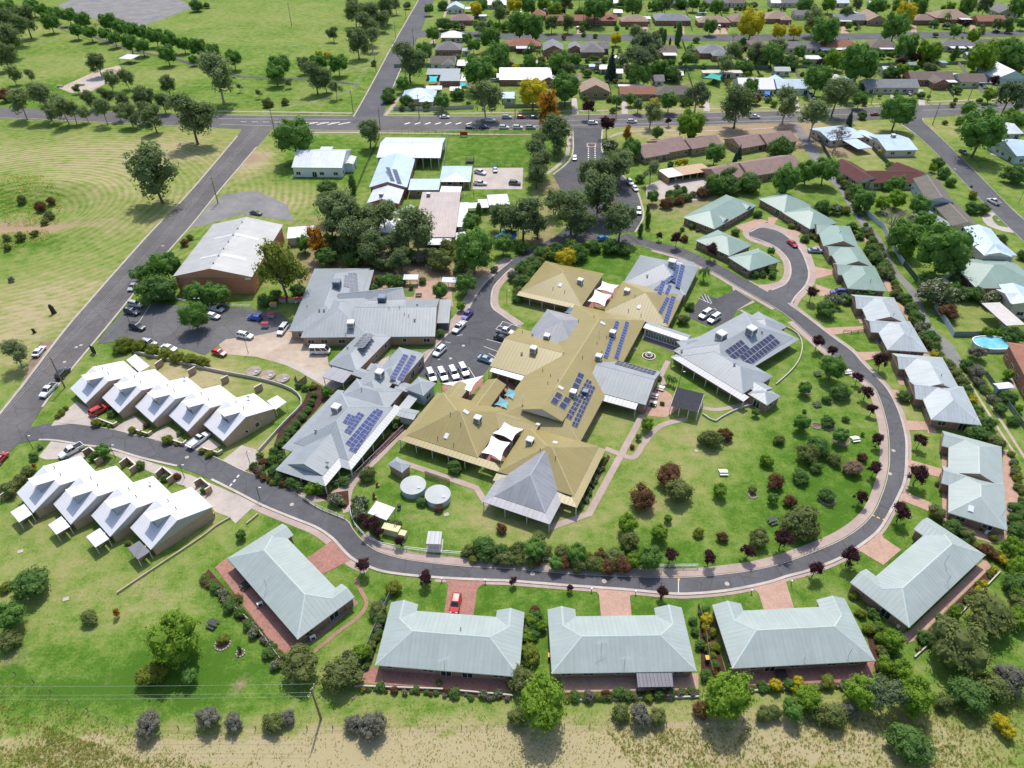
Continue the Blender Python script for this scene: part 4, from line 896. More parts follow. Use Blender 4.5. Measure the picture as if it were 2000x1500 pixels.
block(b, (797,371), (857,371), (858,352), 3.0, 'skillion', roof=R_BLUE, wall=B_TAN, rise=.6); panels(b, (763,354), (771,354), (769,327), 1, 9, PANEL_D); panels(b, (776,359), (785,359), (783,331), 1, 9, PANEL_D); cooler(b, 745, 384, 1.4)
b = Bld('school_pavilion', 890, 340, 'open sided school pavilion with blue grey hip roof beside the school car park', 'pavilion')
block(b, (858,355), (919,355), (922,324), 3.0, 'hip', 14, roof=R_BLUE, wall=None); a_, ex_, ey_, w_, d_ = rect((858,355), (919,355), (922,324), 3.0); wall_box(b, a_+ex_*.8+ey_*2.5, ex_, ey_, w_-1.6, d_-3.2, 0, 2.9, B_TAN); posts(b, a_+ex_*.5+ey_*.5, a_+ex_*(w_-.5)+ey_*.5, 6, 2.9, .15, WHITE)
b = Bld('kindergarten', 855, 425, 'low kindergarten with broad pinkish brown roof and white side awnings', 'school')
block(b, (806,463), (889,463), (900,381), 3.2, 'skillion', roof=R_PINK, wall=B_TAN, rise=1.2); block(b, (857,380), (898,381), (900,365), 3.3, 'flat', roof=R_WHITE, wall=B_TAN, ov=.3); block(b, (891,443), (910,443), (916,396), 2.9, 'flat', roof=R_WHITE, wall=B_CREAM, ov=.6)
block(b, (835,478), (880,478), (884,466), 2.7, 'flat', roof=R_WHITE, wall=None); block(b, (890,468), (915,464), (912,452), 2.5, 'flat', roof=R_WHITE, wall=None); cooler(b, 837, 383, 1.3)
b = Bld('classroom_block', 750, 435, 'white roofed classroom mostly hidden under the tall gum trees', 'school')
block(b, (706,452), (795,456), (798,428), 3.0, 'gable', 10, roof=R_WHITE, wall=B_CREAM); block(b, (776,420), (812,404), (806,398), 2.8, 'flat', roof=R_GREEN2, wall=None)
b = Bld('garden_shelter', 975, 390, 'white flat roofed shelter with a lower porch beside the school gate', 'shelter')
block(b, (955,401), (996,399), (998,379), 2.9, 'flat', roof=R_WHITE, wall=B_CREAM, ov=.3); block(b, (936,406), (955,405), (955,389), 2.5, 'flat', roof=R_WHITE, wall=None); block(b, (914,407), (936,406), (934,396), 2.4, 'flat', roof=R_WHITE, wall=None)
class Ax:                                      # a building's own plan grid: s along one wall line read from the picture, t to its left
    def __init__(q, p, r, z): q.o = G(*p, z); q.o.z = 0; d = G(*r, z)-G(*p, z); d.z = 0; q.ex = d.normalized(); q.ey = Vector((-q.ex.y, q.ex.x, 0))
    def p(q, s, t, z=0): return q.o + q.ex*s + q.ey*t + Vector((0,0,z))
    def blk(q, b, s0, s1, t0, t1, z, kind='hip', pitch=21, **k): return block(b, q.p(s0,t0,z), q.p(s1,t0,z), q.p(s1,t1,z), z, kind, pitch, **k)
    def skirt(q, b, s0, s1, t0, t1, z, drop, out, roof, sides, **k): skirt(b, q.p(s0,t0,z-drop), q.p(s1,t0,z-drop), q.p(s1,t1,z-drop), z, drop, out, roof, sides, **k)
# ---------------------------------------------------------------- grey hospital wing
b = Bld('hospital_wing', 720, 610, 'sprawling grey roofed hospital wing with brick walls facing the west yard', 'building'); D_ = b
AD = Ax((728,658), (850,657), 3.0); DK = dict(roof=R_GREY, wall=B_TAN); DARKW = plain('dark_cladding', (.13,.13,.14), .7)
AD.blk(b, -22.9, -6, 3, 37, 3.0, pitch=19, along='y', ov=.5, **DK); AD.blk(b, -7, -4.6, 18, 36, 2.8, 'flat', ov=.3, wins=False, **DK); AD.blk(b, -19, -1, -.2, 21, 3.1, pitch=20, along='y', ov=.5, **DK)
AD.blk(b, -6, 16.5, 0, 19, 3.0, 'gable', 19, along='x', ov=.5, gap=5, **DK); AD.blk(b, 16.3, 19.8, 7, 19, 2.6, 'flat', roof=R_GREY, wall=DARKW, ov=.3)
AA = Ax((640,711), (697,727), 3.0); AA.blk(b, 0, 8.5, 0, 17, 3.05, pitch=20, along='y', ov=.4, **DK)
AA.blk(b, 1.5, 7.5, -4.5, .6, 2.5, 'skillion', roof=R_GREY2, wall=None, rise=.3); posts(b, AA.p(1.7,-4.3), AA.p(7.3,-4.3), 3, 2.4)
block(b, (686,731), (735,748), (742,732), 2.9, 'gable', 15, roof=R_GREY, wall=DARKW, wins=False); block(b, (715,722), (738,727), (752,716), 2.5, 'flat', roof=R_GREY2, wall=B_TAN, wins=False)
m = MB(b.o.location); o_ = AD.p(-12,17.5,3.2); u_ = (AD.p(6,21.5)-AD.p(-12,17.5)); v_ = Vector((-u_.y,u_.x,0)).normalized()
roof_faces(b, [[o_-v_*4, o_+u_-v_*4, o_+u_+Vector((0,0,2.0)), o_+Vector((0,0,2.6))], [o_+Vector((0,0,2.6)), o_+u_+Vector((0,0,2.0)), o_+u_+v_*4, o_+v_*4]], [o_-v_*4, o_+u_-v_*4, o_+u_+Vector((0,0,2)), o_+u_+v_*4, o_+v_*4, o_+Vector((0,0,2.6))], R_GREY, [(o_+Vector((0,0,2.6)), o_+u_+Vector((0,0,2.0)))])
panels(b, (671,560), (693,563), (680,538), 4, 3, PANEL_G); panels(b, (684,574), (701,574), (700,533), 2, 6, PANEL_G); panels(b, (690,676), (704,684), (700,645), 2, 5, PANEL_G); panels(b, (702,689), (712,692), (723,651), 1, 6, PANEL_G)
DC = plain('blue_grey_cooler', (.20,.25,.30), .6)
cooler(b, 659, 560, 2.2, DC); cooler(b, 747, 590, 2.2, DC); cooler(b, 686, 638, 1.8)
for p in ((624,607),(633,607),(815,597),(810,626),(679,681),(660,672)): roofbit(b, *p, 'whirly_vent')
for p in ((790,615),(798,618),(760,603),(780,602),(675,655),(600,600),(590,575)): roofbit(b, *p, 'vent_pipe')
b = Bld('courtyard_pavilion', 802, 545, 'small open garden pavilion with pale roof, nearer the leafy garden tree', 'shelter'); block(b, (787,546), (816,546), (816,537), 2.4, 'skillion', roof=R_ZINC, wall=None, rise=.2); posts(b, G(788,556), G(815,556), 3, 2.3, .12, DARK)
b = Bld('courtyard_pavilion', 877, 550, 'small open garden pavilion with pale roof, nearer the hospital driveway', 'shelter'); block(b, (862,551), (891,552), (891,543), 2.4, 'skillion', roof=R_ZINC, wall=None, rise=.2); posts(b, G(863,561), G(890,562), 3, 2.3, .12, DARK)
# ---------------------------------------------------------------- grey clinic with blue panels
b = Bld('clinic', 680, 830, 'grey roofed clinic with verandahs and many blue solar panels', 'building'); E_ = b
AE = Ax((681,899), (768,795), 3.0); EK = dict(roof=R_GREY, wall=B_TAN)
AE.blk(b, 0, 19, 0, 14.1, 3.0, pitch=24, ov=.25, along='x', **EK); AE.skirt(b, -2, 20, -1.8, 15.9, 2.95, .35, 2.0, R_GREY, 'flb')
AE.blk(b, -6, 6, 2.4, 11.3, 3.05, 'gable', 22, along='x', ends='gh', ov=.25, roof=R_GREY, wall=plain('grey_gable_board', (.3,.33,.35), .7)); AE.skirt(b, -8, 2, .6, 13.1, 2.98, .4, 1.9, R_GREY, 'flb')
AE.blk(b, 17, 25, .8, 13.6, 3.1, pitch=20, along='y', ov=.3, **EK); AE.blk(b, 20, 32, 4.5, 12.5, 3.15, pitch=20, along='x', ov=.3, **EK); AE.blk(b, 26.5, 40.4, 2.9, 10.4, 3.25, pitch=20, along='x', ends='hh', ov=.3, **EK)
block(b, (792,760), (827,773), (848,747), 3.6, 'hip', 24, roof=R_GREY, wall=B_BLUEW, ov=.5); AE.blk(b, 25.5, 28.5, -4.5, 3.5, 2.7, 'gable', 12, along='y', ov=.2, wins=False, **EK); block(b, (774,812), (808,820), (821,803), 2.5, 'gable', 12, roof=R_GREY, wall=B_CREAM, wins=False); AE.blk(b, 19, 28, -3.4, -.9, 2.5, 'flat', roof=R_GREY, wall=None, ov=.2)
panels(b, (669,825), (685,831), (683,809), 2, 3, PANEL) ; panels(b, (672,843), (684,849), (703,806), 2, 6, PANEL); panels(b, (674,866), (690,876), (731,801), 2, 10, PANEL); panels(b, (681,879), (695,885), (748,803), 2, 10, PANEL)
panels(b, (760,739), (772,743), (796,694), 1, 8, PANEL); panels(b, (775,741), (787,745), (812,696), 1, 8, PANEL); cooler(b, 658, 803, 1.8); cooler(b, 742, 735, 1.8); roofbit(b, 617, 843, 'whirly_vent'); roofbit(b, 640, 910, 'satellite_dish'); roofbit(b, 706, 763, 'vent_pipe'); roofbit(b, 762, 709, 'tv_antenna')
# ---------------------------------------------------------------- khaki roofed nursing home
b = Bld('nursing_home', 1050, 720, 'large khaki roofed nursing home of many hips and wings in the middle', 'building'); F_ = b
K = dict(roof=R_KHAKI, wall=B_VILLA)
AF = Ax((1136,858), (1260,628), 2.9); GV = dict(roof=R_GREY, wall=B_VILLA)
AF.blk(b, 52.3, 72.2, 18.5, 37.6, 2.9, pitch=21, ov=.4, **K); AF.blk(b, 51.5, 70, -6.4, 12, 2.95, pitch=21, ov=.4, **K); AF.skirt(b, 50.4, 71, 18.2, 37.8, 2.9, .25, 1.9, R_KHAKI, 'l')
AF.blk(b, -1.5, 52.2, 0, 20.6, 2.9, pitch=20.5, along='x', ends='hh', ov=.5, **K)
AF.blk(b, 16, 34.5, 14, 30.1, 3.0, 'gable', 16, along='y', ov=.4, **K)
AF.blk(b, -14.6, 2, 18.4, 35.9, 2.95, pitch=24, ov=.25, **K); AF.skirt(b, -16.3, 1.8, 12.6, 37.2, 2.9, .3, 1.9, R_KHAKI, 'lb'); AF.blk(b, 0, 7, 31, 35.5, 2.8, 'gable', 18, along='x', ov=.3, wins=False, **K)
AF.blk(b, -16.6, -.7, -4.2, 12.8, 2.95, pitch=24, ov=.25, **K); AF.skirt(b, -19, -.7, -5.8, 12.8, 2.9, .3, 1.9, R_KHAKI, 'fl')
AF.blk(b, -1.2, 11, 23.3, 28.4, 2.8, 'gable', 24, along='x', ov=.3, **K); AF.blk(b, -4.2, 2.6, 10, 22, 2.85, 'gable', 18, along='y', ov=.3, wins=False, **K)
gz = lambda s, h: AF.p(s, 10.3, 2.9+h); tn = math.tan(math.radians(20.5))
roof_faces(b, [[AF.p(1.6,5.2,2.9+2.1), AF.p(1.6,10.3,2.9+4.0), AF.p(9.5,10.3,2.9+3.9), AF.p(5,5.2,2.9+1.95)], [AF.p(1.6,10.3,2.9+4.0), AF.p(1.6,15.4,2.9+2.1), AF.p(5,15.4,2.9+1.95), AF.p(9.5,10.3,2.9+3.9)]], [AF.p(1.6,5.2,5.0), AF.p(5,5.2,4.85), AF.p(9.5,10.3,6.8), AF.p(5,15.4,4.85), AF.p(1.6,15.4,5.0), AF.p(1.6,10.3,6.9)], R_KHAKI, (), .12, name='gablet_roof', gables=[[AF.p(1.8,5.4,5.0), AF.p(1.8,15.2,5.0), AF.p(1.8,10.3,6.85)]], gmat=plain('pale_gable_board', (.5,.54,.56), .6))
AF.blk(b, 28.9, 46.2, 12.3, 26.6, 3.15, pitch=22, roof=R_GREY2, wall=B_VILLA, ov=.3, along='y', ends='hh', wins=False)
AF.blk(b, 69.6, 87.8, -6.9, 11.6, 3.0, pitch=22, ov=.4, **GV); AF.blk(b, 65.5, 80, -6.2, 4.6, 3.05, 'gable', 20, along='x', ends='hh', ov=.3, **GV); AF.blk(b, 84, 90.5, -5, 3, 2.7, pitch=15, wins=False, **GV)
AF.blk(b, 17, 31, -9.8, 5, 3.1, 'gable', 20, along='y', ov=.4, **GV); AF.skirt(b, 15, 31, -8, 1.6, 3.0, .4, 1.9, R_GREY, 'l')
AF.skirt(b, -25.2, -16.8, -2.4, 12.2, 3.0, .4, 2.1, R_GREY2, 'flb'); AF.blk(b, -23.2, -10, -.6, 10.4, 3.05, pitch=30, roof=R_GREY2, wall=B_CREAM, ov=.2, along='x', ends='hg')
block(b, (956,725), (1030,747), (1037,738), 2.7, 'flat', roof=R_WHITE, wall=None, ov=.2); posts(b, G(955,735), G(1028,757), 5, 2.6)
# glazed link
r = block(b, (1256,640), (1340,668), (1350,655), 2.9, 'gable', 14, roof=R_GREY, wall=WHITE, ov=.35, wins=False); ey_ = r['L'](0,1)-r['L'](0,0)
for k in range(14):
    q = r['L'](.8+(r['W']-1.6)*(k+.5)/14, .35); put_window(b, Vector((q.x, q.y, 0)), -ey_, (r['W']-1.6)/14-.16, 1.9, .45, WHITE, bars=1)
for args in (((1178,698),(1187,701),(1224,634),1,14),((1199,699),(1208,702),(1243,635),1,14),((1285,610),(1293,614),(1308,583),1,7),((1295,628),(1305,632),(1325,583),1,10),
             ((1268,572),(1276,575),(1297,534),1,8),((1283,574),(1292,577),(1304,552),1,5),((1298,574),(1305,577),(1311,558),1,3),((1311,549),(1320,552),(1334,521),1,7),((1319,560),(1328,563),(1350,523),1,8)): panels(b, *args, PANEL)
for args in (((1200,711),(1277,733),(1204,704),10,2),): panels(b, *args, PANEL_D)
for args in (((1116,757),(1129,763),(1133,728),1,3),((1074,786),(1087,793),(1090,766),1,2),((1090,795),(1103,802),(1108,776),1,2),((1104,815),(1115,821),(1151,743),2,10),((1116,831),(1127,836),(1165,757),2,10)): panels(b, *args, PANEL_D)
for p in ((1133,553),(1224,573),(1196,655),(1169,702),(1068,662),(1119,772),(933,823),(1035,866)): cooler(b, *p, 1.5)
cooler(b, 1312, 519, 2.0); cooler(b, 1042, 687, 1.6); cooler(b, 1143, 770, 1.3, DC)
for p in ((1094,557),(1248,600),(1177,632),(1095,758),(910,805),(872,852),(1051,829),(1084,865)): roofbit(b, *p, 'skylight')
for p in ((1019,692),(1040,655),(1264,540),(1142,780)): roofbit(b, *p, 'whirly_vent')
for p in ((1080,565),(1103,571),(1227,608),(1240,580),(1252,617),(1185,660),(1166,672),(1175,690),(1138,700),(1060,725),(1075,735),(1090,745),(1070,750),(880,810),(900,830),(855,857),(886,870),(1020,795),(1055,880),(1085,895),(1130,628),(1160,620),(1020,650)): roofbit(b, *p, 'vent_pipe')
for p in ((1170,655),(1021,790)): roofbit(b, *p, 'tv_antenna')
def sail(name, label, px, z, mat, grp=None):
    p = [G(*q, z + (i % 2)*.7) for i, q in enumerate(px)]; c = sum(p, Vector())/len(p); root = thing(name, Vector((c.x, c.y, 0)), label, 'shade sail', grp)
    m = MB(root.location); n = len(p); nn_ = 8
    edge = []
    for i in range(n):
        for k in range(nn_):
            t = k/nn_; q = p[i].lerp(p[(i+1) % n], t); q = q.lerp(c, .20*math.sin(math.pi*t)); edge.append(q)
    c2 = c - Vector((0,0,.15))
    for i in range(len(edge)):
        a, d = edge[i], edge[(i+1) % len(edge)]; a2, d2 = a.lerp(c2, .5), d.lerp(c2, .5); m.poly([a, d, d2, a2]); m.poly([a2, d2, c2])
    o = m.build('fabric', mat, root); 
    for f in o.data.polygons: f.use_smooth = True
    for q in p:
        m = MB(root.location); m.tube((q.x, q.y, 0), (q.x, q.y, q.z+.15), .08, n=6); m.build('sail_post', STEEL, root)
    return root
SAILW = plain('white_sail_cloth', (.76,.76,.77), .8, .04); SAILT = plain('teal_sail_cloth', (.16,.36,.38), .8, .06); SAILB = plain('slate_blue_sail_cloth', (.13,.19,.27), .8, .06); TURQ = plain('turquoise_sail_cloth', (.03,.45,.50), .8, .06)
sail('shade_sail', 'white sail in the upper khaki courtyard, nearer the lawn', [(1165,565),(1176,549),(1209,557),(1197,572)], 3.6, SAILW); sail('shade_sail', 'white sail in the upper khaki courtyard, nearer the grey wing', [(1148,588),(1162,565),(1195,576),(1181,598)], 3.6, SAILW)
sail('shade_sail', 'white sail in the lower khaki courtyard, nearer the long roof', [(962,846),(985,824),(1022,838),(1000,861)], 3.6, SAILW); sail('shade_sail', 'white sail in the lower khaki courtyard, nearer the verandah', [(940,884),(960,850),(997,864),(978,900)], 3.6, SAILW)
sail('shade_sail', 'teal sail in the inner courtyard, nearer the tiled shop front', [(985,772),(993,758),(1013,764),(1002,780)], 3, SAILT); sail('shade_sail', 'teal sail in the inner courtyard, nearer the khaki ridge', [(966,790),(976,775),(998,784),(989,798)], 3, SAILT)
sail('shade_sail', 'slate blue sail beside the khaki wing entrance', [(1103,610),(1112,598),(1129,604),(1122,617)], 2.8, SAILB); sail('shade_sail', 'white triangular sail above the terrace by the parked vans', [(862,749),(945,733),(919,765)], 3, SAILW)
# ---------------------------------------------------------------- grey day centre
b = Bld('day_centre', 1430, 700, 'pale grey roofed day centre with long front verandah and dark solar panels', 'building'); G_ = b
GK = dict(roof=R_GREY, wall=B_VILLA)
AG = Ax((1310,697), (1452,784), 2.7)
AG.skirt(b, 0, 22.7, 0, 14, 3.0, .35, 2.1, R_GREY, 'fl'); AG.blk(b, 1.8, 21, 1.9, 13.2, 3.05, pitch=21, ov=.25, along='x', **GK); AG.blk(b, -1.2, 14.6, 2.2, 31.6, 3.05, pitch=21, ov=.3, along='y', **GK); AG.skirt(b, -2.8, 15.8, 12, 32.6, 3.0, .3, 1.3, R_GREY, 'rb', posts_=False)
AG.blk(b, .8, 10.3, 27, 35.2, 2.85, pitch=19, ov=.4, along='y', **GK); AG.blk(b, 12, 21.3, 5, 13.2, 2.9, pitch=20, ov=.3, along='x', **GK); AG.blk(b, 21.5, 27, 3.2, 8.6, 2.7, pitch=18, ov=.3, along='x', **GK); AG.blk(b, 16, 24, 5, 9.5, 2.75, 'gable', 18, ov=.2, along='x', wins=False, **GK)
block(b, (1321,667), (1336,683), (1385,676), 3.0, 'hip', 20, ov=.3, wins=False, **GK)
panels(b, (1415,685), (1434,704), (1445,662), 2, 5, PANEL_D); panels(b, (1443,696), (1463,716), (1502,649), 2, 10, PANEL_D)
cooler(b, 1407, 662, 2.2); cooler(b, 1466, 652, 2.2); roofbit(b, 1488, 650, 'whirly_vent'); roofbit(b, 1434, 713, 'whirly_vent'); roofbit(b, 1331, 687, 'whirly_vent')
# ---------------------------------------------------------------- small garden structures
b = Bld('shade_house', 1345, 790, 'dark slatted shade pergola with white posts at the corner of the terrace', 'pergola')
q = [G(1310,792,2.7), G(1363,805,2.7), G(1375,770,2.7), G(1322,757,2.7)]; sm_ = plain('dark_shade_cloth', (.035,.037,.045), .85)
for i in range(22):
    m = MB(b.o.location); t = i/21; m.bar(q[0].lerp(q[3], t), q[1].lerp(q[2], t), .3, .04); m.build('slat', sm_, b.o)
for i in range(5):
    m = MB(b.o.location); t = i/4; m.bar(q[0].lerp(q[1], t)-Vector((0,0,.18)), q[3].lerp(q[2], t)-Vector((0,0,.18)), .12, .16); m.build('beam', WHITE, b.o)
posts(b, q[0], q[1], 4, 2.5, .16, WHITE); posts(b, q[1], q[2], 4, 2.5, .16, WHITE); posts(b, q[3], q[2], 4, 2.5, .16, WHITE)
b = Bld('pump_house', 775, 915, 'small brick pump house with grey pyramid roof beside the water tanks', 'shed'); block(b, (757,907), (785,923), (798,905), 2.4, 'hip', 24, roof=R_GREY, wall=B_TAN, ov=.3, wins=False)
b = Bld('garden_shed', 745, 1000, 'white roofed open shed among the pale flowering shrubs', 'shed'); block(b, (718,1002), (755,1016), (770,993), 2.3, 'skillion', roof=R_WHITE, wall=None, rise=.3); a_, ex_, ey_, w_, d_ = rect((718,1002), (755,1016), (770,993), 2.3); posts(b, a_+ex_*.2+ey_*.2, a_+ex_*(w_-.2)+ey_*.2, 3, 2.2, .1, STEEL); posts(b, a_+ex_*.2+ey_*(d_-.2), a_+ex_*(w_-.2)+ey_*(d_-.2), 3, 2.2, .1, STEEL)
b = Bld('bus_shelter', 846, 1060, 'small grey flat roofed shelter beside the white rail fence', 'shelter'); block(b, (832,1062), (860,1063), (862,1039), 2.4, 'flat', roof=R_GREY, wall=None, ov=.2); a_, ex_, ey_, w_, d_ = rect((832,1062), (860,1063), (862,1039), 2.4); posts(b, a_+ex_*.2+ey_*.2, a_+ex_*(w_-.2)+ey_*.2, 2, 2.3, .12, WHITE); posts(b, a_+ex_*.2+ey_*(d_-.2), a_+ex_*(w_-.2)+ey_*(d_-.2), 2, 2.3, .12, WHITE)
m = MB(b.o.location); m.box(a_+ex_*w_/2+ey_*d_*.5-Vector((0,0,2.4)), (w_+.3, d_+.3, .12), 0, (ex_, ey_)); m.build('floor_slab', CONC, b.o)
def tank(px, py, rpx, label, top, h=1.6, grp=None, mat=None, rim=True):
    zc = h; c = G(px, py, zc); r = rpx/pxm(c); root = thing('water_tank', Vector((c.x, c.y, 0)), label, 'water tank', grp); m = MB(root.location); n = 36
    P_ = [Vector((c.x+math.cos(2*math.pi*i/n)*r, c.y+math.sin(2*math.pi*i/n)*r, 0)) for i in range(n)]
    for i in range(n): a, d = P_[i], P_[(i+1) % n]; m.poly([a-Vector((0,0,.1)), d-Vector((0,0,.1)), Vector((*d.xy,h)), Vector((*a.xy,h))])
    m.build('tank_wall', mat or STEEL, root); m = MB(root.location); ap = Vector((c.x, c.y, h+.25 if rim else h+.05))
    for i in range(n):
        a, d = P_[i], P_[(i+1) % n]; a2 = c + (a-c)*1.03; d2 = c + (d-c)*1.03; m.poly([Vector((*a2.xy,h+.01)), Vector((*d2.xy,h+.01)), ap])
    m.build('tank_lid', top, root)
    m = MB(root.location); m.box((c.x+r*.5, c.y-r*.3, h+.1), (.7,.7,.12)); m.build('hatch', STEEL, root)
TKL = plain('grey_tank_lid', (.40,.42,.41), .6, .08, .5); TKC = ground_like('stained_tank_lid', (.22,.17,.14), (.33,.27,.23), (.42,.36,.31), .3, 1.2, 5)
tank(807, 947, 24.5, 'round grey water tank beside the pump house', TKL); tank(855, 965, 24.5, 'round grey water tank farther from the pump house', TKL)
tank(495, 724, 14, 'low round concrete tank nearest the car park hedge', TKC, .5, rim=False, mat=CONC); tank(523, 731, 14, 'low round concrete tank, middle of the three in line', TKC, .5, rim=False, mat=CONC); tank(552, 738, 13, 'low round concrete tank next to the slatted lid', TKC, .5, rim=False, mat=CONC)
b = Bld('hedge_screen', 590, 750, 'tan angled privacy screen beside the red brown bed', 'screen'); lowwall(b, ((577,735),(585,756),(600,745)), 2.0, .12, B_TAN, False, 'screen_panel')
b = Bld('slatted_screen', 855, 933, 'timber slatted screen of posts along the lower garden path', 'fence')
p, q = G(831,930), G(878,946)
for k in range(22):
    m = MB(b.o.location); c = p.lerp(q, k/21); m.box((c.x, c.y, 0), (.14,.08,1.6)); m.build('slat', TIMBER, b.o)
for zz in (.4, 1.3): m = MB(b.o.location); m.bar(p+Vector((0,.07,zz)), q+Vector((0,.07,zz)), .05, .1); m.build('rail', TIMBER, b.o)
for (cx, cy, w, d, h, lab) in ((765,1036,3.4,1.5,1.7,'larger cream utility cabinet beside the dark plum trees'), (787,1044,1.3,1.2,1.3,'smaller cream utility cabinet beside the dark plum trees')):
    c = G(cx, cy, .8); root = thing('utility_cabinet', Vector((c.x, c.y, 0)), lab, 'cabinet'); ax = (Vector((.96,-.28,0)), Vector((.28,.96,0))); m = MB(root.location); m.box((c.x,c.y,0), (w,d,h), 0, ax); m.build('cabinet_body', plain('cream_cabinet', (.55,.53,.30), .6, .06), root); m = MB(root.location); m.box((c.x,c.y,h+.01), (w+.12,d+.12,.08), 0, ax); m.build('cabinet_lid', plain('cream_cabinet', (.55,.53,.30), .6, .06), root)
    for k in range(max(1, int(w/1.1))):
        m = MB(root.location); x = -w/2+ (k+.5)*w/max(1,int(w/1.1)); cc = c + ax[0]*x - ax[1]*(d/2+.012); m.box((cc.x, cc.y, .12), (w/max(1,int(w/1.1))-.08,.02,h-.25), 0, ax); m.build('cabinet_door', plain('cream_door', (.5,.48,.27), .6), root)
# fountain
c = G(1267, 696); root = thing('fountain', c, 'round tiered fountain in the middle of the small courtyard lawn', 'fountain')
def ring(name, r0, r1, h, mat, n=28, z0=0):
    m = MB(root.location)
    for i in range(n):
        a, d = 2*math.pi*i/n, 2*math.pi*(i+1)/n; f = lambda r, t, z: Vector((c.x+r*math.cos(t), c.y+r*math.sin(t), z))
        m.poly([f(r0,a,h), f(r1,a,h), f(r1,d,h), f(r0,d,h)]) if r0 > 0 else m.poly([f(r1,a,h), f(r1,d,h), Vector((c.x,c.y,h))])
        m.poly([f(r1,a,z0), f(r1,d,z0), f(r1,d,h), f(r1,a,h)])
        if r0 > 0: m.poly([f(r0,d,z0), f(r0,a,z0), f(r0,a,h), f(r0,d,h)])
    m.build(name, mat, root)
ring('outer_kerb', 1.55, 1.75, .2, CREAMTRIM); ring('planting', 1.0, 1.55, .12, MULCH); ring('basin', .75, .95, .5, CREAMTRIM); ring('water', 0, .76, .4, plain('fountain_water', (.05,.12,.15), .05, .1, spec=.6)); ring('pedestal', 0, .14, 1.2, STEEL); ring('bowl', 0, .42, 1.25, CREAMTRIM, 16, 1.05)
# ---------------------------------------------------------------- tiled units and their carport
TU = 'pinkish tiled units by the main road'
def T(px, py, label, blocks, z=2.7, pitch=20, mat=T_PINK, wall=B_TAN):
    b = Bld('tiled_unit', px, py, label, 'unit', TU)
    for i, q in enumerate(blocks): block(b, *q, z+i*.25, 'gable', pitch, roof=mat, wall=wall, along='x', ov=.6, gap=3.2)
    return b
T(1330, 285, 'pinkish tiled row of units in three steps, nearest the access road', [((1259,309),(1308,300),(1296,274)), ((1300,299),(1350,290),(1338,263)), ((1352,291),(1413,281),(1401,261))])
T(1500, 275, 'pinkish tiled pair of units beside the lane under the pale gum', [((1448,290),(1499,281),(1484,259)), ((1500,283),(1560,275),(1542,254))])
T(1480, 330, 'pinkish tiled row of units behind the dark hedge of trees', [((1408,354),(1466,342),(1452,313)), ((1464,345),(1570,328),(1552,299))])
b = Bld('carport', 1345, 335, 'long open carport with part white and part tan roof', 'carport')
for q, mt in ((((1306,347),(1335,342),(1324,326)), R_WHITE), (((1335,342),(1392,333),(1379,318)), plain('tan_sheet_roof', (.45,.31,.19), .7))): block(b, *q, 2.7, 'flat', roof=mt, wall=None, thick=.15)
a_, ex_, ey_, w_, d_ = rect((1306,347), (1392,333), (1379,318), 2.7); posts(b, a_+ey_*.3, a_+ex_*w_+ey_*.3, 7, 2.5, .3, B_TAN); wall_box(b, a_+ey_*(d_-.4), ex_, ey_, w_, .3, 0, 2.5, B_TAN, False); wall_box(b, a_+ex_*.05, ex_, ey_, .3, d_, 0, 2.5, B_TAN, False)
# ---------------------------------------------------------------- houses along the right
def HB(name, px, py, label, cat='house'): return Bld(name, px, py, label, cat)
b = HB('house', 1650, 258, 'pale blue iron roofed house behind the jacaranda'); block(b, (1622,275), (1688,268), (1670,242), 2.8, 'gable', 9, roof=R_BLUE, wall=B_CREAM, along='x'); block(b, (1676,291), (1704,288), (1690,266), 2.5, 'flat', roof=R_BLUE, wall=None)
b = HB('house', 1745, 275, 'pale blue L shaped iron roofed house on the street corner'); block(b, (1731,294), (1794,293), (1771,262), 2.9, 'gable', 10, roof=R_BLUE, wall=B_CREAM, along='x'); block(b, (1722,281), (1742,278), (1728,249), 2.95, 'gable', 10, roof=R_BLUE, wall=B_CREAM, along='y'); cooler(b, 1744, 269, 1.6)
b = HB('house', 1740, 335, 'maroon tiled U shaped house'); block(b, (1676,357), (1722,352), (1698,313), 2.7, 'gable', 20, roof=T_MAROON, wall=B_CREAM, along='y'); block(b, (1700,357), (1800,357), (1795,333), 2.75, 'gable', 20, roof=T_MAROON, wall=B_CREAM, along='x'); block(b, (1788,352), (1822,342), (1795,312), 2.7, 'gable', 20, roof=T_MAROON, wall=B_CREAM, along='y')
b = HB('house', 1840, 390, 'long mossy tiled house with a two storey pale blue end'); block(b, (1810,392), (1783,348), (1826,340), 4.6, 'gable', 20, roof=T_MOSS, wall=B_BLUEW, along='x'); block(b, (1860,441), (1817,394), (1858,386), 2.9, 'gable', 20, roof=T_MOSS, wall=B_CREAM, along='x'); block(b, (1830,445), (1864,440), (1843,406), 2.7, 'flat', roof=R_GREY2, wall=None); block(b, (1816,397), (1828,407), (1846,388), 2.75, 'flat', roof=R_WHITE, wall=None)
b = HB('house', 1930, 470, 'two storey cream house with pale blue iron roof'); block(b, (1921,498), (1882,443), (1931,441), 5.0, 'gable', 16, roof=R_BLUE, wall=B_CREAM, along='x'); block(b, (1922,499), (1987,499), (1978,472), 5.05, 'hip', 18, roof=R_BLUE, wall=B_CREAM)
b = HB('house', 1950, 540, 'green roofed house with a sand coloured patio cover'); block(b, (1907,563), (2040,563), (2000,506), 2.8, 'hip', 18, roof=R_GREEN2, wall=B_RED); block(b, (1882,521), (1918,519), (1906,506), 2.7, 'flat', roof=plain('sand_sheet', (.5,.43,.38), .7), wall=None)
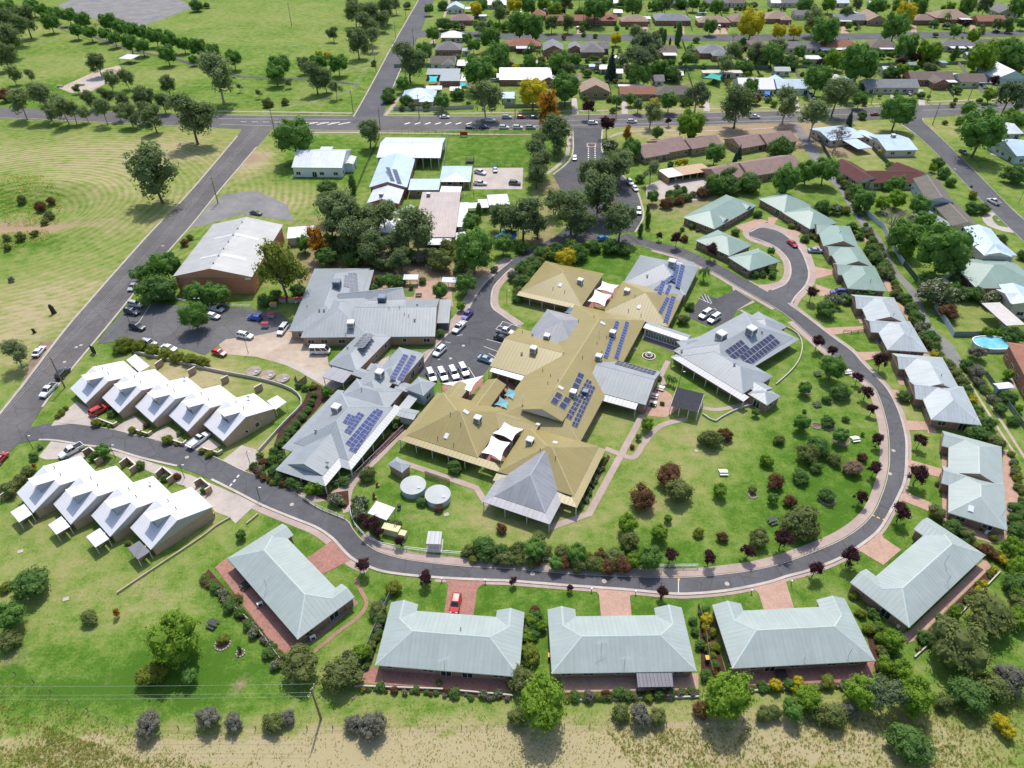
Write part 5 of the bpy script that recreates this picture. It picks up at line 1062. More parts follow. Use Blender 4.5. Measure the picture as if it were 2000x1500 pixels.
b = HB('garden_shed', 1848, 560, 'small pale green roofed shed behind the white flowering tree', 'shed'); block(b, (1838,567), (1866,567), (1852,543), 2.3, 'skillion', roof=R_GREEN, wall=B_CREAM, rise=.5, wins=False)
b = HB('house', 1980, 590, 'pale blue house with a deep balcony beside the pool hedge'); block(b, (1977,594), (1950,556), (1995,553), 4.6, 'gable', 16, roof=R_BLUE, wall=B_CREAM, along='x'); block(b, (1975,594), (2060,594), (2040,565), 4.4, 'gable', 14, roof=R_ZINC, wall=B_CREAM, along='x'); block(b, (1966,636), (2003,634), (1974,590), 3.6, 'flat', roof=plain('ribbed_patio_sheet', (.52,.48,.45), .6), wall=None); posts(b, G(1942,618), G(1967,655), 6, 3.4, .14, CREAMTRIM)
for zz in (.6, 1.7, 2.7): m = MB(b.o.location); m.bar(G(1942,618)+Vector((0,0,zz)), G(1967,655)+Vector((0,0,zz)), .08, .08); m.build('balcony_rail', CREAMTRIM, b.o)
b = HB('house', 1990, 710, 'red brick two storey house at the edge beside the pool'); block(b, (2014,757), (1967,668), (2040,650), 4.6, 'hip', 20, roof=T_TERRA, wall=B_RED, along='x')
b = HB('garden_shed', 1970, 752, 'white roofed metal garden shed below the brick house', 'shed'); block(b, (1951,760), (1982,757), (1980,745), 2.1, 'gable', 12, roof=R_WHITE, wall=B_BLUEW, along='x', wins=False)
b = HB('house', 1978, 250, 'white roofed house behind the big dark tree'); block(b, (1957,262), (2000,261), (1988,236), 2.8, 'gable', 12, roof=R_ZINC, wall=B_CREAM, along='x')
b = HB('house', 1990, 292, 'white and blue weatherboard house on stilts at the corner'); block(b, (1986,305), (2035,303), (2010,270), 3.6, 'gable', 16, roof=R_BLUE, wall=B_BLUEW, along='x'); block(b, (1968,289), (1982,287), (1972,272), 3.2, 'flat', roof=R_ZINC, wall=None); posts(b, G(1968,305), G(1983,310), 3, 3.0, .15, WHITE)
# pool
c = G(1938, 669, 1.2); root = thing('swimming_pool', Vector((c.x, c.y, 0)), 'oval above ground swimming pool with pale blue water', 'swimming pool')
rx, ry = 34.5/pxm(c), 3.0
def ell(kx, z, t): return Vector((c.x + (rx+kx)*math.copysign(abs(math.cos(t))**.75, math.cos(t)), c.y + (ry+kx)*math.copysign(abs(math.sin(t))**.75, math.sin(t)), z))
TS = [2*math.pi*i/40 for i in range(41)]
m = MB(root.location)
for i in range(40): m.poly([ell(0,-.1,TS[i]), ell(0,-.1,TS[i+1]), ell(0,1.25,TS[i+1]), ell(0,1.25,TS[i])])
m.build('pool_wall', B_BLUEW, root); m = MB(root.location)
for i in range(40): m.poly([ell(-.12,1.27,TS[i]), ell(.18,1.27,TS[i]), ell(.18,1.27,TS[i+1]), ell(-.12,1.27,TS[i+1])])
m.build('pool_rim', WHITE, root); m = MB(root.location); m.poly([ell(-.1,1.1,TS[i]) for i in range(40)])
wm = N('pool_water'); wm.col(wm.ramp(wm.noise(wm.coord(), .5, 4), [(.35, (.10,.42,.55)), (.65, (.22,.58,.68))])); wm.rough(.05, .6); wm.bump(wm.noise(wm.coord(), 2.5, 3), .15, .05); m.build('pool_water', wm.m, root)
# ---------------------------------------------------------------- the suburb behind the main road
SUB = 'houses of the suburb behind the main road'
def H(cx, cy, wpx, d, kind, roof, wall, label, ex=(), rot=0, z=2.7, name='house', cat='house', grp=SUB, along='x', ends='hh'):
    z += .35; c = G(cx, cy, z); w = wpx/pxm(c)*1.12; d *= 1.3; b = Bld(name, cx, cy, label, cat, grp); b.o.location = Vector((c.x, c.y, 0)); b.o['group'] = grp
    X = Vector((math.cos(rot), math.sin(rot), 0)); Y = Vector((-X.y, X.x, 0))
    def blk(ox, oy, w, d, kind, roof, wall, al, zz, pitch=25, **k):
        o = c + X*ox + Y*oy; o.z = zz
        return block(b, o-X*w/2-Y*d/2, o+X*w/2-Y*d/2, o+X*w/2+Y*d/2, zz, kind, pitch, roof=roof, wall=wall, along=al, ov=.5, caps=False, gap=3.6, thick=.16, **k)
    blk(0, 0, w, d, kind, roof, wall, along, z, ends=ends)
    for e in ex:
        ox, oy, ww, dd, kd, al = e[:6]; oy *= 1.25; ox *= 1.1; dd *= 1.2; rf = e[6] if len(e) > 6 else roof; wl = e[7] if len(e) > 7 else wall
        blk(ox, oy, ww, dd, kd, rf, wl, al, z-.1 if kd in ('flat','skillion') else z+.06)
    return b
WG = (R_WHITE, None)
H(819,185,58,11,'hip',R_BLUE,B_CREAM,'sky blue roofed corner house behind the pale paling fence',[(4,-6,7,7,'hip','y')])
H(866,140,58,9,'skillion',R_GREY,B_RED,'grey flat roofed childcare centre with turquoise sails',[(4,-9,9*1.2,10,'skillion','x')])
H(1026,147,90,13,'gable',R_WHITE,B_RED,'long white roofed brick house behind the golden tree',[(11,-5,9,9,'gable','y')])
H(1161,172,52,11,'gable',T_SAND,B_TAN,'sandy tiled gable fronted house with green front lawn',[],along='y')
H(1243,178,62,8,'gable',T_TERRA,B_TAN,'low house with half terracotta, half white roof and arches',[(-1,6,14,7,'flat','x',*WG)])
H(1318,178,76,9,'hip',T_MOSS,B_TAN,'long dark tiled house behind the bare pine',[(-7,-1,6,8,'flat','x',R_GREY,None)])
H(1472,166,62,12,'gable',R_WHITE,B_CREAM,'white roofed house with a blue awning by the big dark gum')
H(1543,166,58,10,'gable',R_BLUE,B_WHITE,'pale blue grey iron roofed house with striped lawn',[(-4,6,8,8,'gable','y')])
H(1736,165,92,9,'gable',T_SLATE,B_CREAM,'long slate roofed house with the silver car on its lawn')
H(1813,150,76,9,'gable',T_BROWN,B_RED,'brown tiled red brick house with cream front gable',[(1,-5.5,8,10,'gable','y'),(8,-5,5,6,'flat','x',R_WHITE,None)])
H(1893,154,46,9,'gable',T_BROWN,B_CREAM,'small cream cottage with pale green awnings',[(-4,6,9,6,'flat','x',R_GREEN,None),(5,-4,7,3,'flat','x',R_GREEN,None)])
H(1956,144,58,16,'gable',R_WHITE,B_BLUEW,'big white roofed shed beside the drooping gum',[],along='y',cat='shed',name='large_shed')
H(884,69,40,9,'hip',R_ZINC,B_CREAM,'pale blue hip roofed house at the corner of the suburban street')
H(876,92,46,11,'hip',T_GREY,B_RED,'grey hip roofed house with flat side shed near the park road',[(10,-4,5,6,'flat','x',R_GREY,B_CREAM)])
H(866,119,44,9,'gable',T_MOSS,B_WHITE,'mossy tiled house with long white carport near the park road',[(3,-4,8,8,'gable','y'),(11,-3,8,10,'flat','x',*WG)])
H(1022,85,62,10,'hip',T_TERRA,B_RED,'terracotta roofed house with white back awning and palms',[(0,-7,9,5,'flat','x',*WG)])
H(1080,92,36,13,'gable',T_SLATE,B_RED,'slate grey brick house with a small separate gabled garage',[(12,1,8,9,'gable','y')],along='y')
H(1155,94,42,15,'hip',T_GREY,B_RED,'grey hipped brick house with the trampoline in its yard',[(7,3,6,9,'gable','x')],along='y')
H(1296,98,42,9,'gable',T_BROWN,B_TAN,'dark brown tiled house with ribbed white carport',[(2,-6,8,7,'flat','x',*WG)])
H(1390,98,50,11,'hip',T_SLATE,B_RED,'slate hipped house with one pale solar array',[(2,-7,9,8,'hip','y'),(11,2,8,7,'gable','x')])
H(1478,84,30,9,'hip',T_BROWN,B_TAN,'small brown hipped house half hidden by dense garden trees')
H(1563,90,58,9,'gable',T_GREY,B_CREAM,'grey tiled house with a row of panels along its roof',[(12,-5,6,5,'flat','x',*WG)])
H(1640,88,66,10,'hip',T_TERRA,B_CREAM,'terracotta hipped house with long white back awning',[(2,-7,17,3.5,'flat','x',*WG)])
H(1722,88,56,10,'hip',T_BROWN,B_CREAM,'brown hipped house with white back awning beside the big green oak',[(2,-6,13,3.5,'flat','x',*WG)])
H(1866,86,68,9,'hip',T_GREY,B_CREAM,'grey tiled long house with twin white carports behind a cypress',[(-2,-6,9,4,'flat','x',*WG),(8,-6,9,5,'flat','x',*WG)])
H(1950,86,70,9,'gable',T_BROWN,B_CREAM,'dark brown long low house behind the lime green tree')
H(890,14,30,10,'gable',R_BLUE,B_WHITE,'blue grey gabled house at the very top beside the park road',[(9,-2,6,6,'flat','x',*WG)],along='y')
H(902,36,42,10,'hip',T_PINK,B_RED,'pinkish hipped house with pale striped front awning',[(-4,4,6,6,'flat','x',*WG)])
H(970,6,34,10,'gable',R_ZINC,B_CREAM,'zinc roofed house at the top behind a spreading dark tree')
H(1052,27,26,10,'hip',T_TERRA,B_RED,'terracotta house with white chimney stack behind twin street trees',[(0,4,3,3,'flat','x',R_WHITE,B_WHITE)])
H(1104,37,62,9,'gable',T_TERRA,B_RED,'long terracotta house behind two round dark street trees')
H(1172,37,58,9,'gable',T_TERRA,B_RED,'terracotta L shaped house with green front lawn',[(6,3,10,13,'gable','y'),(-2,5,7,5,'flat','x',*WG)])
H(1238,38,48,10,'hip',T_SAND,B_RED,'sandy hipped house with a white van on its drive',[(6,5,12,6,'flat','x',*WG)])
H(1312,36,62,11,'hip',T_SLATE,B_RED,'slate hipped house with a small blue pool behind it',[(-6,5,10,10,'hip','y')])
H(1392,40,56,10,'hip',T_SAND,B_RED,'sandy hipped house with blue solar panels and white caravan')
H(1442,37,34,13,'hip',T_PINK,B_TAN,'pinkish house behind the round golden tree',[],along='y')
H(1515,32,46,12,'hip',T_SAND,B_RED,'sandy pink hipped house between the golden trees',[(4,-6,8,7,'hip','y')])
H(1567,27,32,8,'gable',T_GREY,B_CREAM,'small grey gabled house behind the grey green tree')
H(1655,36,56,9,'gable',T_SLATE,B_RED,'brick house with a white verandah roof',[(-5,-5,12,4,'flat','x',*WG)])
H(1702,34,36,17,'gable',T_SAND,B_TAN,'sandy gable ended house reaching back from the street',[],along='y')
H(1802,36,38,9,'hip',T_PINK,B_RED,'pinkish hipped house beside the large sandy house')
H(1852,30,62,13,'hip',T_SAND,B_RED,'large sandy hipped house with the palm in front',[(-3,-7,8,8,'hip','y')])
H(1930,38,50,9,'gable',T_TERRA,B_RED,'reddish tiled house with white side carport',[(-13,3,8,6,'flat','x',*WG)])
H(1958,20,36,14,'gable',T_GREY,B_CREAM,'grey gabled house at the top by the white carport',[(8,-2,7,9,'flat','x',*WG)],along='y')
for cx, w, rf, lb in ((1196,18,R_WHITE,'white roofed house at the top edge behind the pinkish garden'),(1325,34,T_SLATE,'slate roofed house at the top edge above the slate hipped house'),(1400,40,T_GREY,'grey roofed house at the top edge above the caravan house'),(1438,28,T_BROWN,'brown roofed house at the top edge beside white blossom'),
                      (1512,18,R_WHITE,'white roofed house at the top edge with a parked white car'),(1540,32,T_GREY,'grey gabled house at the top edge, widest there'),(1640,26,R_ZINC,'zinc roofed house at the top edge above the brick house'),(1760,20,R_WHITE,'small white roof at the top edge among lime trees'),(1905,40,T_SAND,'sandy roof at the top edge above the maroon house')): H(cx,3,w,9,'gable',rf,B_CREAM,lb)
for cx, cy, w, d, rf, lb in ((1204,140,22,5,R_ZINC,'pale garden shed with two dark red doors'),(1178,132,15,5,R_WHITE,'small white roofed shed beside the blue spruce'),(1127,152,14,8,T_SAND,'sandy flat garage behind the gable fronted house'),(1286,154,18,7,T_GREY,'grey gabled garage behind the low terracotta house'),
                             (1526,136,28,5,R_GREEN,'dark green barrel roofed shed'),(1735,137,26,7,R_WHITE,'white gabled garage below the big green oak'),(1587,112,28,6,R_WHITE,'white angled patio roof beside purple shrub'),(1650,154,30,6,R_GREEN2,'green roofed garage behind the grey gum'),(1627,150,24,7,plain('cream_sheet',(.5,.48,.4)),'cream roofed garage behind the round green tree'),
                             (947,186,0,0,0,0),(993,186,22,8,R_BLUE,'blue grey carport below the white brick house'),(848,172,28,4,R_BLUE,'sky blue strip shed beside the childcare centre'),(890,174,20,4,R_WHITE,'white strip shed beside the childcare centre'),(1410,140,70,4,plain('cream_sheet',(.5,.48,.4)),'long cream shade roof behind the bare pine'),(1370,34,20,4,R_WHITE,'white patio roof behind the slate hipped house'),(943,30,14,4,R_WHITE,'white garage behind the spreading dark tree')):
    if w: H(cx,cy,w,d,'gable' if 'gabl' in lb or 'shed' in lb else 'skillion',rf,B_CREAM,lb,z=2.4,name='garden_shed',cat='shed',grp='sheds and garages of the suburb')
# more sheds, carports and patio roofs in the back yards
rs = random.Random(21); k_ = 0; HC0 = [o.location.copy() for o in bpy.data.objects if o.get('group') in (SUB, 'sheds and garages of the suburb')]
YARD = []
for row, cnt in (((4,24),24), ((100,132),44), ((140,158),18)):
    for _ in range(cnt):
        cx, cy = rs.uniform(885, 1985), rs.uniform(*row); p = G(cx, cy)
        if any(abs(p.x-h.x) < 13 and abs(p.y-h.y) < 10 for h in HC0): continue
        HC0.append(p); YARD.append((cx, cy, rs.choice((3.5,4.5,6)), rs.choice((3.5,5)), rs.choice((0,0,1,2,3,4,5))))
def yard_sheds():
    for cx, cy, w, d, mi in YARD:
        rf, c = ((R_WHITE,'white'),(R_ZINC,'zinc'),(R_BLUE,'pale blue'),(T_BROWN,'brown tiled'),(R_GREEN2,'green'),(R_PINK,'pinkish'))[mi]
        H(cx, cy, w*pxm(G(cx,cy,2)), d, rs.choice(('gable','skillion')), rf, B_CREAM, lotlab((cx,cy), 'small %s roofed back yard shed' % c), z=2.0, name='garden_shed', cat='shed', grp='back yard sheds of the suburb')
for lb, px, z, mt in (('turquoise square sail at the street end of the childcare roof',[(837,160),(838,148),(856,148),(853,160)],3,TURQ),('white triangular sail beside the childcare centre',[(898,158),(902,143),(921,160)],3.4,SAILW),('turquoise triangular sail beside the childcare centre',[(896,170),(899,160),(922,165)],3,TURQ),('emerald sail in the yard behind the long dark house',[(1373,152),(1388,142),(1412,145),(1408,157)],3,plain('emerald_sail_cloth',(.03,.33,.26),.8)),
                      ('bright blue sail in the shaded kindergarten yard',[(965,462),(985,446),(1012,450),(1008,466)],3,plain('bright_blue_sail_cloth',(.03,.16,.55),.8)),('blue awning sail over the drive of the white roofed house',[(1492,184),(1494,177),(1505,178),(1504,186)],2.5,plain('bright_blue_sail_cloth',(.03,.16,.55),.8))): sail('shade_sail', lb, px, z, mt)
c = thing('park_shelter', G(245,117), 'white roofed picnic shelter in the park', 'shelter')
class _B: pass
b = Bld.__new__(Bld); b.o = c; b.planes = []; block(b, (231,114), (256,116), (262,108), 3.0, 'skillion', roof=R_WHITE, wall=None, rise=.5); a_, ex_, ey_, w_, d_ = rect((231,114), (256,116), (262,108), 3.0); posts(b, a_+ey_*.3, a_+ex_*w_+ey_*.3, 3, 2.9, .15, STEEL); posts(b, a_+ey_*(d_-.3), a_+ex_*w_+ey_*(d_-.3), 3, 2.9, .15, STEEL)
# ---------------------------------------------------------------- plants
def leafmat(name, c, var=.35, hue=None, trans=.42, fleck=None, amt=.3):
    m = N(name); oi = m.n('ObjectInfo'); at = m.n('Attribute', attribute_name='tint'); t = m.t
    c2 = hue or (c[0]*1.45, c[1]*1.2, c[2]*1.0)
    k = m.math('ADD', m.math('MULTIPLY', at.outputs['Fac'], .75), m.math('MULTIPLY', oi.outputs['Random'], .25))
    col = m.ramp(k, [(0, sc(c, 1-var)), (.5, c), (1, sc(c2, 1+var*.5))])
    col = m.mix(m.math('MULTIPLY', m.math('SUBTRACT', oi.outputs['Random'], .5), .5), col, sc(c, .45))
    if fleck: col = m.mix(m.math('GREATER_THAN', at.outputs['Fac'], 1-amt), col, fleck)
    m.col(col); m.rough(.75, .15)
    tr = m.n('BsdfTranslucent'); m.l(m.mix(1.0, col, (1.25,1.3,.7), 'MULTIPLY'), tr.inputs[0]); mx = m.n('MixShader'); mx.inputs[0].default_value = trans
    m.l(m.b.outputs[0], mx.inputs[1]); m.l(tr.outputs[0], mx.inputs[2]); m.l(mx.outputs[0], t.nodes['Material Output'].inputs[0]); return m.m
BARK = plain('bark', (.13,.10,.08), .95, .3, 3); BARKP = plain('pale_bark', (.34,.29,.25), .95, .25, 2)
LM = {}
for k_, c_, kw in (('gum',(0.236,0.307,0.137),dict(hue=(.20,.22,.11))),('dark_gum',(0.182,0.248,0.106),dict(hue=(.135,.155,.075))),('green',(0.140,0.274,0.059),{}),('fern',(0.189,0.236,0.044),{}),('lime',(0.191,0.320,0.037),{}),('golden',(0.573,0.487,0.033),dict(hue=(.30,.36,.03))),('orange',(0.131,0.148,0.050),dict(fleck=(.60,.25,.02),amt=.62)),
 ('plum',(0.071,0.030,0.036),dict(hue=(.06,.022,.026))),('olive',(0.178,0.220,0.072),{}),('dark',(0.118,0.218,0.057),{}),('white',(0.122,0.165,0.067),dict(fleck=(.55,.52,.46),amt=.42)),('grey',(0.208,0.208,0.173),{}),('rust',(0.203,0.107,0.052),dict(hue=(.12,.09,.03))),
 ('spruce',(0.076,0.136,0.107),{}),('hedge',(0.208,0.260,0.042),dict(hue=(.26,.22,.03))),('jacaranda',(0.208,0.208,0.166),dict(fleck=(.36,.31,.50),amt=.5)),('pink',(0.330,0.234,0.166),dict(hue=(.30,.2,.15))),('sheoak',(0.132,0.187,0.101),{}),('flowers',(0.139,0.208,0.050),dict(fleck=(.45,.06,.16),amt=.3)),('bare',(0.260,0.226,0.191),{})):
    LM[k_] = leafmat('leaf_'+k_, c_, **kw)
def blobs(rnd, shape):
    """lobes (centre, radius) of a crown of radius 1; height set by the shape"""
    L = []
    if shape == 'gum':
        for i in range(13):
            a = rnd.uniform(0, 6.283); r = rnd.uniform(.25, .72); z = rnd.uniform(-.55, .6); s = 1-abs(z)*.5
            L.append((Vector((math.cos(a)*r*s, math.sin(a)*r*s, z)), rnd.uniform(.28, .42)))
        L.append((Vector((0,0,.5)), .36)); L.append((Vector((0,0,.05)), .4))
    elif shape == 'round':
        for i in range(14):
            a = i*2.4; z = -.55 + 1.15*i/13; s = math.sqrt(max(0, 1-(z/1.05)**2)); r = .58*s
            L.append((Vector((math.cos(a)*r, math.sin(a)*r, z*.9)), rnd.uniform(.34, .46)))
        L.append((Vector((0,0,0)), .7))
    elif shape == 'dome':
        for i in range(12):
            a = i*2.4 + rnd.uniform(-.3,.3); r = rnd.uniform(.35, .62); z = rnd.uniform(-.35, .3)
            L.append((Vector((math.cos(a)*r, math.sin(a)*r, z)), rnd.uniform(.34, .46)))
        L.append((Vector((rnd.uniform(-.1,.1),0,.35)), .5)); L.append((Vector((0,0,-.1)), .7))
    elif shape == 'star':
        for i in range(16):
            a = rnd.uniform(0, 6.283); el = rnd.uniform(-.3, 1.4); r = rnd.uniform(.5, .78)
            L.append((Vector((math.cos(a)*math.cos(el)*r, math.sin(a)*math.cos(el)*r, math.sin(el)*r-.1)), rnd.uniform(.17, .27)))
        L.append((Vector((0,0,.1)), .5))
    elif shape == 'cone':
        for i in range(12):
            t = i/11; r = (1-t)*.62; n = 5 if t < .7 else 2
            for k in range(n):
                a = 6.283*k/n + i*.7; L.append((Vector((math.cos(a)*r, math.sin(a)*r, -1.9+3.7*t)), .16+.26*(1-t)))
    elif shape == 'column':
        for i in range(9):
            t = i/8; L.append((Vector((rnd.uniform(-.12,.12), rnd.uniform(-.12,.12), -2.3+4.6*t)), .85*math.sin(math.pi*(.12+.8*t))**.6 + .1))
    elif shape == 'weep':
        for i in range(18):
            a = rnd.uniform(0, 6.283); r = rnd.uniform(.2, .8); L.append((Vector((math.cos(a)*r, math.sin(a)*r, .55-1.0*r*r-rnd.uniform(0,.4))), rnd.uniform(.22, .34)))
    return L
def crown_mesh(key, shape, mat, nleaf, ls, seed, core=.0, squash=1.0):
    rnd = random.Random(seed); L = blobs(rnd, shape); V, F, T = [], [], []
    wts = [r*r for _, r in L]; tot = sum(wts)
    for (c, r), w in zip(L, wts):
        if core:                                  # a coarse uneven body behind the leaves
            b0 = len(V); rr = r*core; nu, nv = 7, 5
            for j in range(nv+1):
                for i in range(nu):
                    th = math.pi*j/nv; ph = 2*math.pi*i/nu; q = rr*rnd.uniform(.85, 1.1)
                    V.append(c + Vector((math.sin(th)*math.cos(ph), math.sin(th)*math.sin(ph), math.cos(th)))*q)
            for j in range(nv):
                for i in range(nu): F.append((b0+j*nu+i, b0+(j+1)*nu+i, b0+(j+1)*nu+(i+1) % nu, b0+j*nu+(i+1) % nu)); T.append(rnd.uniform(.2, .5))
        nc = max(3, int(nleaf*w/tot/9))
        for k in range(nc):
            d = Vector((rnd.gauss(0,1), rnd.gauss(0,1), rnd.gauss(.25,1)))
            d.normalize(); cc = c + d*r*rnd.uniform(.82, 1.06); tint = rnd.random()
            for q in range(9):
                p = cc + Vector((rnd.gauss(0,1), rnd.gauss(0,1), rnd.gauss(0,1)))*ls*1.15
                n = (d + Vector((rnd.gauss(0,.42), rnd.gauss(0,.42), rnd.gauss(.35,.42)))).normalized()
                u = n.orthogonal().normalized(); u = (u*math.cos(q*2.1) + n.cross(u)*math.sin(q*2.1)); v = n.cross(u)
                s = ls*rnd.uniform(.7, 1.35); b0 = len(V)
                V.extend((p-u*s, p+v*s*.62, p+u*s, p-v*s*.62)); F.append((b0, b0+1, b0+2, b0+3)); T.append(min(1, max(0, tint*.6 + rnd.random()*.4)))
    me = bpy.data.meshes.new('crown'); me.from_pydata([(p.x, p.y, p.z*squash) for p in V], [], F); me.materials.append(mat)
    at = me.attributes.new('tint', 'FLOAT', 'FACE'); at.data.foreach_set('value', T); me.update(); return me
def trunk_mesh(shape, seed, bark, zr):
    """trunk for a crown of radius 1 centred at z=0; the ground is at z=-zr"""
    rnd = random.Random(seed); m = MB(); bend = Vector((rnd.uniform(-.1,.1), rnd.uniform(-.1,.1), 0))
    fork = Vector((bend.x, bend.y, -zr*.42)); m.tube((0,0,-zr-.05), (0,0,-zr+.1), .085, .062, 7, cap=False); m.tube((0,0,-zr+.08), fork, .062, .045, 7)
    for i in range(6 if shape in ('gum','bare') else 4):
        a = i*1.05 + rnd.uniform(-.3,.3); e = Vector((math.cos(a)*rnd.uniform(.35,.62), math.sin(a)*rnd.uniform(.35,.62), rnd.uniform(-.1,.45))); md = fork.lerp(e, .5) + Vector((0,0,.06))
        m.tube(fork, md, .036, .026, 5, cap=False); m.tube(md, e, .026, .008, 5)
        for k in range(2): m.tube(md, md + Vector((rnd.uniform(-.35,.35), rnd.uniform(-.35,.35), rnd.uniform(.1,.4))), .016, .005, 4)
    return m.mesh('trunk', [bark])
def bare_mesh(seed, mat):
    rnd = random.Random(seed); m = MB()
    def grow(p, d, l, r, n):
        q = p + d*l; m.tube(p, q, r, r*.6, 4, cap=False)
        if n == 0: return
        for k in range(3 if n > 1 else 4):
            e = (d + Vector((rnd.uniform(-.9,.9), rnd.uniform(-.9,.9), rnd.uniform(-.25,.5)))).normalized(); grow(q, e, l*rnd.uniform(.6,.85), r*.55, n-1)
    for k in range(6):
        a = k*1.05; grow(Vector((0,0,-.55)), Vector((math.cos(a)*.8, math.sin(a)*.8, .55)).normalized(), .36, .03, 4)
    return m.mesh('crown', [mat])
def palm_mesh(seed, mat):
    rnd = random.Random(seed); V, F, T = [], [], []
    for k in range(15):
        a = k*2.4; d = Vector((math.cos(a), math.sin(a), 0)); p = Vector((0,0,0)); n = Vector((-d.y, d.x, 0)); up = rnd.uniform(.2, .8); pts = []
        for s in range(7): t = s/6; pts.append(d*t + Vector((0,0,up*t*1.3 - 1.35*t*t)))
        for s in range(6):
            w0, w1 = .17*math.sin(math.pi*(.15+.8*s/6)), .17*math.sin(math.pi*(.15+.8*(s+1)/6))
            for sg in (-1, 1):
                b0 = len(V); V += [pts[s], pts[s+1], pts[s+1]+n*w1*sg-Vector((0,0,.08)), pts[s]+n*w0*sg-Vector((0,0,.08))]; F.append((b0,b0+1,b0+2,b0+3)); T.append(rnd.random())
    me = bpy.data.meshes.new('crown'); me.from_pydata(V, [], F); me.materials.append(mat); at = me.attributes.new('tint', 'FLOAT', 'FACE'); at.data.foreach_set('value', T); me.update(); return me
# code: (object name, category, phrase, shape, leaf colour, aspect, ground clearance in radii, bark, leaf count, leaf size, core)
KD = {'g':('gum_tree','tree','olive grey gum tree','gum','gum',.92,.42,BARKP,3600,.05,.55),'G':('gum_tree','tree','dark gum tree','gum','dark_gum',.9,.28,BARK,4000,.05,.64),
 'd':('leafy_tree','tree','dark green leafy tree','round','green',.92,.3,BARK,2700,.05,.78),'l':('leafy_tree','tree','bright green leafy tree','round','lime',.92,.22,BARK,2900,.05,.78),
 'y':('golden_tree','tree','golden yellow tree','round','golden',.9,.25,BARK,2600,.05,.78),'o':('silky_oak','tree','orange flowering silky oak','gum','orange',1.35,.4,BARK,2900,.05,.7),
 'p':('plum_tree','tree','dark purple plum tree','star','plum',.92,.45,BARK,1500,.075,.8),'b':('olive_shrub','shrub','olive green shrub','dome','olive',.85,-.12,None,2300,.055,.8),
 'B':('green_shrub','shrub','dark green shrub','dome','dark',.82,-.12,None,2200,.058,.8),'w':('flowering_shrub','shrub','white flowering shrub','dome','white',.85,-.1,None,2200,.055,.8),
 'e':('grey_shrub','shrub','grey twiggy shrub','dome','grey',.9,-.1,None,2600,.042,.7),'r':('rusty_shrub','shrub','rust brown shrub','dome','rust',.9,-.1,None,2300,.055,.8),
 'k':('spruce_tree','tree','blue green conifer','cone','spruce',1,.05,BARK,2800,.06,.8),'c':('cypress_tree','tree','slim dark cypress','column','dark',1,.02,BARK,2000,.10,.85),
 'h':('clipped_shrub','shrub','yellow green rounded shrub','dome','hedge',.8,-.15,None,2200,.055,.85),'j':('jacaranda_tree','tree','lilac flowering jacaranda','gum','jacaranda',.8,.6,BARKP,1300,.05,0),
 'f':('palm_tree','tree','feathery palm','palm','dark',1,1.1,BARK,0,0,0),'n':('bare_tree','tree','bare grey twiggy tree','bare','bare',.8,.5,BARKP,0,0,0),
 'W':('drooping_tree','tree','drooping dark grey green tree','weep','sheoak',1.05,.35,BARK,3000,.055,.6),'q':('pink_shrub','shrub','dusty pink shrub','dome','pink',.8,-.1,None,2300,.055,.8),
 'F':('flower_clump','shrub','pink flowering clump','dome','flowers',.7,-.15,None,1500,.075,.8),'L':('leafy_tree','tree','yellowish green feathery tree','gum','fern',.95,.35,BARK,3000,.05,.72)}
for k_, a_, b_ in (('B','bedding_shrub','dark green bedding shrub'),('b','olive_bedding_shrub','olive green bedding shrub')): KD[k_+'2'] = (a_, 'shrub', b_) + KD[k_][3:]
for k_, a_, b_ in (('B','yard_shrub','dark green yard shrub'),('b','olive_yard_shrub','olive green yard shrub')): KD[k_+'3'] = (a_, 'shrub', b_) + KD[k_][3:]
CM = {}
for k_, (nm, cat, ph, shp, lm, asp, clr, bark, nl, ls, core) in KD.items():
    if k_[1:]: CM[k_] = CM[k_[0]]; continue
    CM[k_] = []
    for s in range(3):
        if shp == 'palm': cm = palm_mesh(s, LM[lm])
        elif shp == 'bare': cm = bare_mesh(s, BARKP)
        else: cm = crown_mesh(k_, shp, LM['olive' if (k_ == 'L') else lm] if 0 else LM[lm], nl, ls, hash_(k_)+s*17 if 0 else ord(k_)*31+s*17, core)
        zr = {'cone':2.0,'column':2.5,'palm':2.2}.get(shp, 1.0)
        CM[k_].append((cm, trunk_mesh(shp, s+5, bark, 1.0) if bark else None))
LMK = []      # landmarks: phrase, place
def mark(ph, px, py): LMK.append((ph, G(px, py)))
